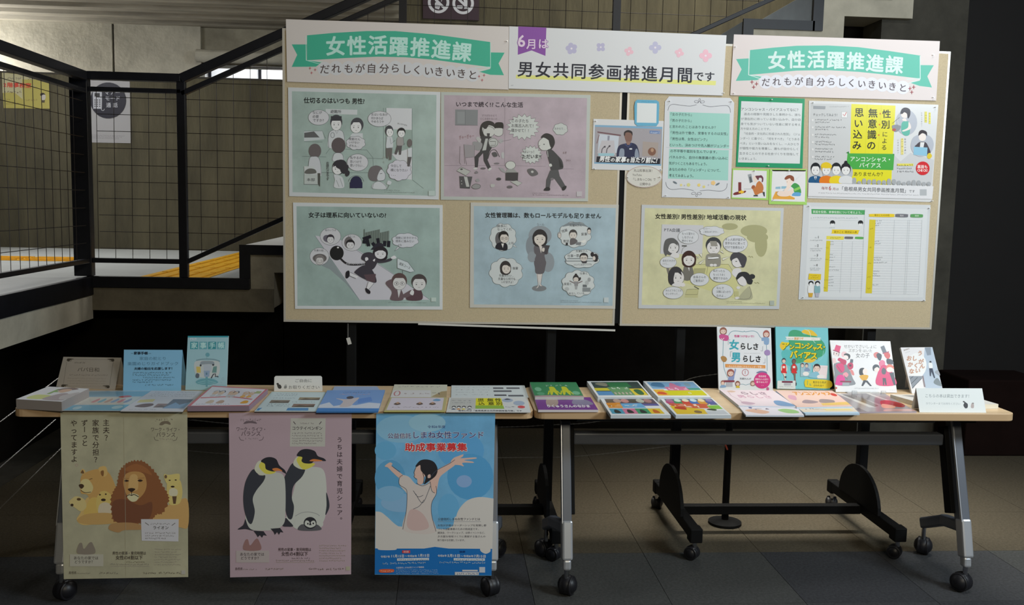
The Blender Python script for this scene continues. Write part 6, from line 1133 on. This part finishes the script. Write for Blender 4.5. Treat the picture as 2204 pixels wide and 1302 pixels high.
s.c('4cae84', 1035, 200, 1050, 120, 1110, 92, 1200, 110, 1240, 150, 1350, 160, 1440, 200, 1510, 270, 1530, 360, 1500, 430, 1420, 470, 1300, 500, 1160, 540, 1080, 520, 1060, 380); s.c('62c4c8', 940, 400, 1000, 350, 1100, 400, 1140, 560, 1060, 580, 980, 520); s.c('f0cc48', 1210, 120, 1250, 90, 1340, 95, 1400, 140, 1420, 175, 1330, 165, 1260, 145); s.c('f0cc48', 1240, 520, 1280, 480, 1350, 475, 1400, 490, 1340, 530); s.c('f0cc48', 920, 300, 950, 250, 1000, 280, 980, 360, 940, 350)
s.l('c8f0e8', 6, 1250, 85, 1310, 110, 1340, 200, 1395, 270, curve=True); s.l('a8e4e4', 5, 1505, 370, 1480, 470, 1400, 530, curve=True)
s.c('f4f6f4', 1010, 200, 1030, 182, 1440, 195, 1450, 212, 1430, 235, 1025, 226, 1012, 215); s.t('5c6c6c', 'きめつけ', 1022, 218, 1105, 218, 22); s.t('e09c20', '脱却ワザ', 1112, 224, 1235, 226, 36, .03); s.t('5c6c6c', 'しりたい！？', 1340, 222, 1435, 224, 20)
for ch, x, y, h in (('ア', 995, 345, 112), ('ン', 1080, 350, 78), ('コ', 1160, 338, 98), ('ン', 1238, 338, 80), ('シ', 1315, 345, 96), ('ャ', 1385, 362, 70), ('ス', 1450, 350, 92), ('・', 1512, 352, 80), ('バ', 1105, 460, 108), ('ィ'.replace('ィ', 'イ'), 1200, 462, 80), ('ア', 1285, 470, 106), ('ス', 1375, 475, 98)):
    s.glyphs('3c6c2c', [(ch, (x-h/2+5, y+5), (h, 0), (0, -h))], .075)
for ch, x, y, h in (('ア', 995, 345, 112), ('ン', 1080, 350, 78), ('コ', 1160, 338, 98), ('ン', 1238, 338, 80), ('シ', 1315, 345, 96), ('ャ', 1385, 362, 70), ('ス', 1450, 350, 92), ('・', 1512, 352, 80), ('バ', 1105, 460, 108), ('イ', 1200, 462, 80), ('ア', 1285, 470, 106), ('ス', 1375, 475, 98)):
    s.glyphs('f2dc2c', [(ch, (x-h/2, y), (h, 0), (0, -h))], .045)
for x, sk in ((975, 'f0dcd0'), (1110, '8a6a60')):
    s.head(x, 505+(8 if x > 1000 else 0), 26, 32, '3c4450' if x < 1000 else '6a5a58', 'short', sk, w=3); s.c(sk, x-40, 590, x-25, 560, x+25, 560, x+45, 600, x+38, 640, x-36, 640); s.c('d8363a', x-24, 555, x+24, 555, x+30, 640, x+38, 672, x-32, 665, x-26, 620); s.r('f4f4f4', x-16, 575, x+16, 603)
    s.p(sk, x-20, 668, x+22, 670, x+20, 740, x+30, 760 if x < 1000 else 800, x+8, 760 if x < 1000 else 800, x, 700); s.c('384450', x+8, 715 if x < 1000 else 800, x+34, 712 if x < 1000 else 800, x+30, 735 if x < 1000 else 838, x+12, 730 if x < 1000 else 835)
s.p('a4ccdc', 1198, 530, 1340, 545, 1330, 650, 1310, 715, 1195, 715); s.head(1222, 565, 22, 28, '4c4c54', 'short', 'f0dcd0', w=3); s.head(1278, 568, 22, 28, '5c545c', 'short', 'f0dcd0', w=3); s.c('8ca4c8', 1250, 640, 1260, 605, 1300, 600, 1325, 640); s.e('f4f4f6', 1268, 678, 42, 28)
s.p('f4e8ee', 1365, 560, 1560, 570, 1545, 745, 1420, 740, 1365, 700); s.head(1415, 600, 44, 48, '3c3438', 'short', 'f4dcd0', w=3); s.c('92cce4', 1310, 700, 1340, 665, 1420, 650, 1450, 700, 1420, 735, 1320, 725); s.e('f4f4f6', 1470, 715, 55, 25); s.scr('c8c0c8', 1470, 600, 1540, 12)
s.c('f0d83c', 1248, 790, 1265, 755, 1310, 752, 1588, 768, 1588, 868, 1290, 858, 1255, 830); s.t('4cae84', '1', 1278, 830, 1308, 830, 80, .03); s.t('4cae84', 'も', 1310, 838, 1345, 838, 34, .02); s.t('3c4438', '見方なら見が', 1360, 805, 1540, 808, 32, .01); s.t('3c4438', 'さわれる!?', 1365, 848, 1510, 850, 32, .01)
s.p('e4ecf0', 890, 770, 1130, 770, 1130, 885, 885, 878); s.p('7a3a54', 948, 773, 1092, 775, 1092, 800, 948, 798); s.r('b8bcc8', 975, 802, 1070, 835); s.scr('5c6c74', 915, 855, 1100, 12); s.scr('5c6c74', 895, 882, 1560, 12, .01); s.done()
s = Sheet('standing_book', 'white picture book with pink crowd, top hats and a small walking girl in yellow', 'book', leanp('M', (140, 858), (1090, 868), 20), 'M', [(45, 52), (985, 68), (1090, 868), (140, 858)], 'f0f1f6', WB, gap=.0005, thick=.010, side='dcdce0', rough=.35)
prop(s, .09, u0=.3, u1=.7, name='easel_strut')
s.t('4c4c50', 'せかいでさいしょに', 262, 175, 775, 180, 62, -.0); s.t('4c4c50', 'ズボンを', 330, 238, 545, 240, 60); s.t('4c4c50', 'はいた', 555, 240, 705, 240, 52); s.t('3c3c40', '女の子', 445, 325, 665, 325, 82, .0)
s.c('8c9098', 105, 430, 160, 400, 260, 400, 330, 470, 400, 640, 430, 745, 135, 745, 115, 560)
s.p('e0487c', 140, 122, 218, 145, 195, 235, 112, 205); s.l('a83c64', 14, 92, 205, 200, 245); s.c('f0e0e0', 100, 240, 185, 250, 180, 300, 130, 300, 105, 275); s.l('3c3c44', 8, 110, 230, 105, 280); s.l('3c3c44', 7, 190, 245, 180, 300); s.e('3c3c44', 150, 262, 9, 9)
s.c('f0c8d0', 225, 260, 250, 230, 300, 240, 300, 300, 240, 310); s.c('3a3c44', 262, 280, 300, 255, 355, 275, 360, 320, 330, 355, 300, 350); s.c('f8ecec', 262, 300, 285, 285, 325, 300, 330, 345, 280, 345)
s.c('c82c60', 165, 360, 190, 325, 250, 345, 300, 370, 290, 430, 230, 430, 205, 390); s.c('e03c7c', 140, 440, 200, 410, 260, 440, 270, 520, 220, 560, 160, 500); s.c('f0d0d4', 85, 340, 130, 335, 145, 400, 100, 410)
s.p('5c6470', 365, 345, 408, 350, 405, 405, 355, 400); s.c('c82c60', 318, 430, 355, 400, 402, 415, 405, 480, 360, 512, 325, 480); s.e('5c1c34', 362, 445, 20, 18); s.c('e88c8c', 360, 520, 400, 520, 425, 590, 390, 590)
s.c('e83c9c', 135, 700, 160, 610, 230, 590, 280, 650, 250, 745, 135, 745); s.c('f0a0b0', 250, 570, 300, 550, 335, 590, 300, 630, 255, 610); s.l('5c5c64', 7, 150, 440, 230, 550); s.l('5c5c64', 7, 260, 600, 320, 660)
s.p('8c2c4c', 205, 682, 378, 686, 376, 710, 205, 706); s.r('a8b0b8', 240, 710, 345, 765); s.e('c44c2c', 143, 795, 16, 16)
s.c('2c3038', 500, 530, 520, 490, 575, 485, 590, 540, 565, 590, 510, 590); s.c('f8ece8', 562, 510, 600, 490, 625, 520, 620, 570, 580, 585, 558, 560); s.c('e8b028', 505, 610, 560, 590, 640, 600, 630, 650, 590, 690, 545, 670, 520, 640); s.p('3c3c48', 570, 670, 630, 680, 700, 765, 670, 765, 605, 700, 560, 768, 535, 760)
s.p('6c7480', 832, 155, 888, 132, 930, 235, 875, 262); s.l('a83c64', 16, 868, 258, 965, 232); s.c('d85c5c', 890, 260, 960, 245, 985, 300, 950, 345, 905, 310); s.c('3c4450', 930, 345, 1010, 355, 1035, 420, 940, 420)
s.c('e0807c', 725, 270, 755, 240, 800, 245, 800, 320, 745, 320); s.c('3c4450', 770, 280, 800, 250, 850, 280, 845, 340, 820, 370, 785, 330)
s.c('e87ca0', 810, 400, 850, 360, 900, 385, 895, 460, 830, 470); s.c('e0447c', 775, 745, 790, 560, 860, 440, 960, 470, 1050, 620, 1065, 750); s.c('3c4450', 710, 470, 745, 430, 800, 440, 815, 490, 760, 500, 725, 530); s.c('f8ece8', 735, 500, 780, 470, 815, 500, 790, 545, 750, 540)
s.c('5c5c68', 850, 520, 880, 480, 920, 520, 905, 580, 860, 575); s.c('e8806c', 915, 480, 960, 425, 1030, 450, 1035, 500, 960, 490); s.c('f8ece8', 925, 500, 970, 470, 1025, 490, 1015, 540, 950, 545); s.p('4c4c58', 865, 640, 915, 640, 930, 750, 910, 750, 890, 680, 890, 752, 872, 752); s.p('4c5460', 970, 560, 1040, 550, 1070, 752, 1040, 752)
s.scr('9ca0a8', 430, 808, 790, 20); s.scr('8c9098', 970, 832, 1065, 10)
s.done()
s = Sheet('standing_book', 'slim pale paperback leaning far back with brown title, rightmost standing book', 'book', lean(.375, 31), 'M', [(1145, 165), (1640, 160), (1815, 872), (1325, 885)], 'e6e6ec', WB, gap=.0005, thick=.012, side='e4e4e8', rough=.35)
prop(s, .02, u0=.3, u1=.7, name='easel_strut')
s.p('b4c4d8', 1520, 165, 1640, 162, 1810, 870, 1545, 875, 1490, 600); s.p('8c98a8', 1520, 165, 1615, 165, 1620, 280, 1560, 290); s.e('eceef2', 1400, 440, 150, 190)
s.t('8c7c74', '鳥羽和久', 1195, 222, 1290, 190, 26, .02); s.scr('8c9098', 1215, 252, 1300, 14, -.3)
for i, (a, x, y) in enumerate((('お', 1270, 330), ('し', 1355, 330), ('う', 1440, 250), ('か', 1290, 425), ('く', 1380, 440), ('が', 1455, 380), ('な', 1310, 530), ('い', 1405, 520), ('ん', 1475, 450))): s.glyphs('c8a08c', [(a, (x-38, y+35), (84, 0), (10, -84))], .05)
s.p('8c94a0', 1275, 610, 1500, 610, 1420, 700, 1330, 810); s.l('4c545c', 8, 1300, 650, 1345, 610); s.l('4c545c', 8, 1310, 730, 1410, 630); s.l('4c545c', 8, 1325, 800, 1480, 640); s.p('8c8088', 1480, 610, 1500, 600, 1535, 780, 1510, 780)
s.e('2c3038', 1610, 390, 16, 16); s.c('e8ecf0', 1580, 410, 1610, 400, 1640, 420, 1640, 490, 1595, 490); s.p('3c4458', 1590, 488, 1642, 488, 1685, 640, 1665, 640, 1625, 540, 1618, 615, 1600, 605); s.c('7c8890', 1660, 700, 1720, 640, 1790, 760, 1700, 740); s.c('9ca4b0', 1680, 540, 1730, 520, 1760, 600, 1700, 570); s.done()
s = Sheet('tent_card', 'white folded sign about borrowing books at the right end of the table', 'sign', leanp('T4', (1310, 785), (1880, 788), 24), 'T4', [(1280, 578), (1845, 580), (1880, 788), (1310, 785)], 'e2e6e4', WR, gap=.0005, thick=.0015)
prop(s, .022)
s.t('7c8488', 'こちらの本は貸出できます！', 1355, 658, 1755, 662, 34, .002); s.t('9ca2a4', 'カウンターまでお持ちください', 1362, 718, 1660, 722, 22)
s.c('2c2c30', 1690, 690, 1705, 700, 1722, 715, 1720, 745, 1700, 750, 1685, 725, 1692, 705); s.e('2c2c30', 1688, 694, 8, 6); s.c('b4a4a0', 1750, 745, 1752, 715, 1765, 705, 1775, 720, 1772, 748); s.e('8c8480', 1766, 708, 10, 6); s.done()
# clear acrylic easel lip under the white picture book
acr = pmat('clear_acrylic', (.9, .93, .95), .05, trans=.85)
b_ = MB(); ctr = at(1862, 846, 2, ZT+.004)
b_.box(ctr[0]-.07, ctr[0]+.07, ctr[1]-.035, ctr[1]+.03, ZT+.0005, ZT+.004).box(ctr[0]-.07, ctr[0]-.05, ctr[1]-.035, ctr[1]-.031, ZT+.004, ZT+.02).box(ctr[0]+.05, ctr[0]+.07, ctr[1]-.035, ctr[1]-.031, ZT+.004, ZT+.02)
tag(b_.build('book_easel', acr), 'clear acrylic easel foot under the white picture book with top hats', 'book stand')

# ------------------------------------------------------------------ signs on the rear walls
WALL = (np.array((0, YW-.001, 0)), np.array((0, -1.0, 0))); WALL2 = (np.array((0, YW-.021, 0)), np.array((0, -1.0, 0)))
s = Sheet('wall_notice', 'white paper notice on the rear wall behind the fence, below the round sign', 'notice', WALL, 'PH', [(395, 205), (972, 230), (985, 1095), (420, 1085)], '8e8a82', 'd6d2c6', gap=.001, thick=.001)
for y in (985, 1005, 1025): s.scr('4c4844', 440, y, 900-(y-985)*2, 12, .03)
s.done()
s = Sheet('round_sign', 'round black sign with a white mobile phone on the rear wall', 'sign', WALL, 'PH', [(668+250*math.cos(a), 495+252*math.sin(a)) for a in -t_], '1a1820', 'd6d2c6', gap=.003, thick=.004)
s.c('9a9894', 455, 345, 470, 338, 560, 340, 580, 355, 580, 605, 560, 612, 475, 610, 460, 595); s.p('9a9894', 545, 308, 574, 308, 574, 350, 545, 350); s.r('2a2826', 478, 392, 552, 442)
for i in range(3):
    for j in range(4): s.e('22201e', 485+i*33, 490+j*29, 9, 9, n=8)
s.t('9a9894', 'マナー', 615, 415, 840, 415, 70, .02); s.t('9a9894', 'モード', 620, 495, 840, 498, 70, .02); s.t('9a9894', '通', 640, 592, 710, 592, 72, .02); s.t('9a9894', '話', 735, 592, 805, 592, 72, .02)
s.l('9a9894', 7, 398, 310, 425, 345); s.l('9a9894', 7, 445, 305, 430, 345); s.l('9a9894', 7, 570, 625, 600, 640, 618, 615, curve=True); s.done()
s = Sheet('wall_poster', 'yellow poster with red lettering on the rear wall at the far left', 'poster', WALL, 'Y', [(45, 165), (1160, 310), (1165, 1020), (88, 1005)], '9c9048', 'd6d2c6', gap=.001, thick=.001)
s.p('a49c74', 50, 170, 920, 285, 925, 345, 520, 335, 520, 560, 530, 800, 340, 640, 60, 650); s.scr('5c5450', 70, 330, 480, 60, .0); s.scr('5c5450', 660, 335, 900, 60); s.t('b03c2c', '2階事務室', 75, 512, 730, 530, 118, .03); s.t('8c8478', 'へ', 745, 525, 820, 528, 80, .01); s.scr('5c4c38', 95, 650, 480, 60); s.scr('6c5c38', 120, 820, 240, 40); s.scr('6c5c38', 560, 830, 880, 40); s.scr('6c5c38', 130, 915, 450, 40)
s.e('a8a090', 1010, 745, 58, 78); s.c('2c2420', 940, 700, 950, 660, 1010, 650, 1060, 690, 1010, 690, 960, 720); s.p('4c4430', 960, 820, 1050, 820, 1040, 880, 975, 875); s.done()
s = Sheet('prohibition_sign', 'dark brown plate with two white no eating and no drinking rings above the boards', 'sign', WALL2, 'S', [(420, -380), (1455, -350), (1450, 372), (425, 335)], '2c2024', 'b4b0a8', gap=.002, thick=.012, side='241a1e')
for cx, cy in ((712, 42), (1160, 60)):
    s.e('9c9a98', cx, cy, 196, 200, n=40); s.e('2a2024', cx, cy, 146, 150, n=40)
s.p('9c9a98', 640, 60, 660, 40, 690, 30, 745, 100, 720, 172, 648, 150); s.l('2a2024', 5, 670, 75, 662, 140); s.l('2a2024', 5, 690, 80, 685, 145); s.l('2a2024', 5, 712, 90, 705, 150); s.l('9c9a98', 10, 760, 30, 780, -40)
s.p('9c9a98', 1045, 110, 1060, 98, 1140, 102, 1158, 118, 1150, 150, 1130, 160, 1060, 155, 1042, 135); s.p('9c9a98', 1165, -5, 1250, 5, 1245, 80, 1215, 130, 1215, 160, 1175, 160, 1190, 110)
for cx, cy in ((712, 42), (1160, 60)): s.l('9c9a98', 46, cx-118, cy-112, cx+118, cy+118)
s.done()

# ------------------------------------------------------------------ push pins on the boards
pin_m = pmat('clear_pin', (.88, .89, .9), .2, spec=.7)
def pin(crop, x, y, lab):
    k = CROPS[crop]; q = at(x/k[2]+k[0], y/k[2]+k[1], 1, BY-.006)
    b = MB().cyl((q[0], q[1]+.0055, q[2]), (q[0], q[1]-.001, q[2]), .0022, 8).cyl((q[0], q[1]-.001, q[2]), (q[0], q[1]-.005, q[2]), .0013, 8).cyl((q[0], q[1]-.005, q[2]), (q[0], q[1]-.0075, q[2]), .0021, 8)
    tag(b.build('push_pin', pin_m, loc=q), 'clear push pin '+lab, 'push pin', 'push pins on the boards')
for a in (('C3', 2083, 376, 'at the right end of the left pink banner, upper one'), ('C4', 2022, 848, 'at the bottom right corner of the white banner'), ('C5', 100, 305, 'at the top left corner of the right pink banner'), ('C5', 1388, 358, 'at the top right of the right pink banner'), ('C5', 90, 608, 'at the bottom left of the right pink banner'), ('C5', 1388, 634, 'at the bottom right of the right pink banner'),
          ('Q1', 62, 388, 'at the top left corner of the video still card'), ('Q1', 48, 882, 'at the bottom left corner of the video still card'), ('Q1', 738, 892, 'at the bottom right corner of the video still card'), ('Q1', 830, 180, 'at the top left of the teal text notice'), ('Q1', 1468, 185, 'at the top right of the teal text notice'), ('Q1', 790, 1160, 'at the bottom left of the teal text notice'), ('Q1', 1440, 1178, 'at the bottom right of the teal text notice'), ('Q1', 395, 972, 'on the left of the oval caption'), ('Q1', 728, 968, 'on the right of the oval caption'),
          ('Q2', 505, 122, 'at the top middle of the green framed notice'), ('Q2', 468, 835, 'at the bottom middle of the green framed notice'), ('Q2', 322, 888, 'at the top of the welder card'), ('Q2', 690, 885, 'at the top of the baby bathing card'), ('Q3', 1540, 165, 'at the top right of the yellow bias poster'), ('Q3', 1500, 1260, 'at the bottom right of the yellow bias poster'), ('Q3', 112, 112, 'at the top left of the yellow bias poster'),
          ('Q4', 235, 75, 'at the top left of the checklist sheet'), ('Q4', 1700, 100, 'at the top right of the checklist sheet'), ('Q4', 165, 1188, 'at the bottom left of the checklist sheet'), ('Q4', 1640, 1222, 'at the bottom right of the checklist sheet')):
    pin(*a)

# white strip hanging loose below the left board
p0, p1, p2 = at(1130, 706, 1, BY-.004), at(1322, 705, 1, BY-.004), at(1324, 711, 1, BY-.004)
pL = at(960, 700, 1, BY-.004)
st_m = pmat('white_strip', (.62, .60, .56), .6)
tag(MB().bar(at(900, 697, 1, BY-.006), p2, .004, .008, (0, 1, 0)).build('edge_strip', st_m), 'thin white edging strip coming loose along the bottom of the left board', 'strip')

# ------------------------------------------------------------------ chain barrier behind the tables
chain_m = pmat('chain_metal', tuple(hexlin('a8a49c')), .35, .8)
def chain(pts, label):
    P = [np.array(p) for p in catmull(pts, False, 8)] if len(pts) > 2 else [np.array(p) for p in pts]
    L = [0]
    for a, b in zip(P[:-1], P[1:]): L.append(L[-1]+np.linalg.norm(b-a))
    mb = MB(); d = 0; i = 0; step = .0115; n = 0
    while d < L[-1]:
        while i < len(L)-2 and L[i+1] < d: i += 1
        t = (d-L[i])/(L[i+1]-L[i]+1e-9); c = P[i]+(P[i+1]-P[i])*t; u = (P[i+1]-P[i])/(L[i+1]-L[i]+1e-9)
        side = np.cross(u, (0, 0, 1)); side /= np.linalg.norm(side)+1e-9
        if n % 2: side = np.cross(u, side)
        for sgn in (-1, 1): mb.bar(c-u*.0048+side*.0014*sgn, c+u*.0048+side*.0014*sgn, .0010, .0010, side)
        for sgn in (-1, 1): mb.bar(c+u*.0048*sgn-side*.0017, c+u*.0048*sgn+side*.0017, .0010, .0010, u)
        d += step; n += 1
    o = mb.build('chain', chain_m); tag(o, label, 'chain'); return o
yb = .76
def barrier_post(x, y, h, label):
    t = thing('barrier_post', label, 'post', (x, y, 0))
    MB().cyl((x, y, 0.001), (x, y, .012), .075, 28).cyl((x, y, .012), (x, y, .022), .070, 28, .03).build('base_disc', stand_black, t, smooth=30)
    MB().cyl((x, y, .02), (x, y, h), .016, 14).build('pole', stand_black, t, smooth=30)
    MB().cyl((x, y, h), (x, y, h+.03), .022, 14, .010).build('cap', stand_black, t, smooth=30)
    return t
b1 = at(1565, 1128, 2, 0.01); b1[1] = .80
barrier_post(b1[0], b1[1], .60, 'black barrier post with a round base behind the right table')
hk = at(1562, 960, 1, b1[1]-.02)
tag(MB().bar(hk+np.array((-.006, 0, .016)), hk+np.array((.008, 0, -.016)), .012, .006, (0, 1, 0)).build('orange_hook', pmat('orange_plastic', tuple(hexlin('d8644c')), .5)), 'small orange chain hook on the barrier post behind the right table', 'hook')
b2 = at(300, 1040, 1, .80)
barrier_post(b2[0], .80, .62, 'black barrier post hidden behind the lion poster')
A_ = lambda x, y, d=.80: at(x, y, 1, d)
chain([A_(300, 950), A_(405, 970), A_(700, 988), A_(1083, 985), A_(1240, 982), A_(1445, 960), A_(1500, 953), hk], 'lower thin chain sagging between the two barrier posts')
chain([A_(300, 885), A_(405, 903), A_(700, 925), A_(1083, 919), A_(1173, 915), A_(1287, 907), A_(1400, 875), A_(1473, 820), A_(1544, 805), A_(1620, 796)], 'upper thin chain rising to the right behind the tables')
b2a = np.array((b2[0], .80, 0))
for (xa, ya), (xb, yb_), lb in (((0, 908), (124, 815), 'topmost thin chain running forward at the left end of the table'), ((0, 1008), (117, 905), 'middle thin chain running forward at the left end of the table'), ((0, 1093), (127, 969), 'lowest thin chain running forward at the left end of the table')):
    p = at(xa-60, ya+(ya-yb_)/124*60, 1, .05); q = at(xb, yb_, 1, .55); r = q+(q-p)*.35
    chain([p, q, r], lb)
tgp = at(751, 734, 1, .70)
# small paper tag hanging from the left board's stand
mt = MB().bar(tgp+np.array((-.004, 0, .014)), tgp+np.array((.004, 0, -.014)), .016, .001, (1, 0, .4))
mt.cyl(tgp+np.array((-.004, 0, .014)), tgp+np.array((-.004, .0, .075)), .0006, 4)
tag(mt.build('paper_tag', st_m), 'tiny white paper tag on a thread just below the left board', 'tag')
# switch plate on the right wall
sp = at(2163, 528, 1, 2.745)
t = thing('switch_plate', 'small metal switch plate on the dark right wall', 'switch', tuple(sp))
MB().box(sp[0]-.03, sp[0]+.03, 2.738, 2.749, sp[2]-.055, sp[2]+.055).build('plate', pmat('switch_grey', tuple(hexlin('4c4a4a')), .4, .4), t, bevel=.002)
MB().cyl((sp[0], 2.738, sp[2]), (sp[0], 2.728, sp[2]), .008, 12).build('key_switch', chrome, t)
MB().box(sp[0]+.018, sp[0]+.024, 2.734, 2.739, sp[2]-.05, sp[2]+.05).build('bright_edge', chrome, t)

bpy.data.objects.remove(_cob); bpy.data.curves.remove(_cur)
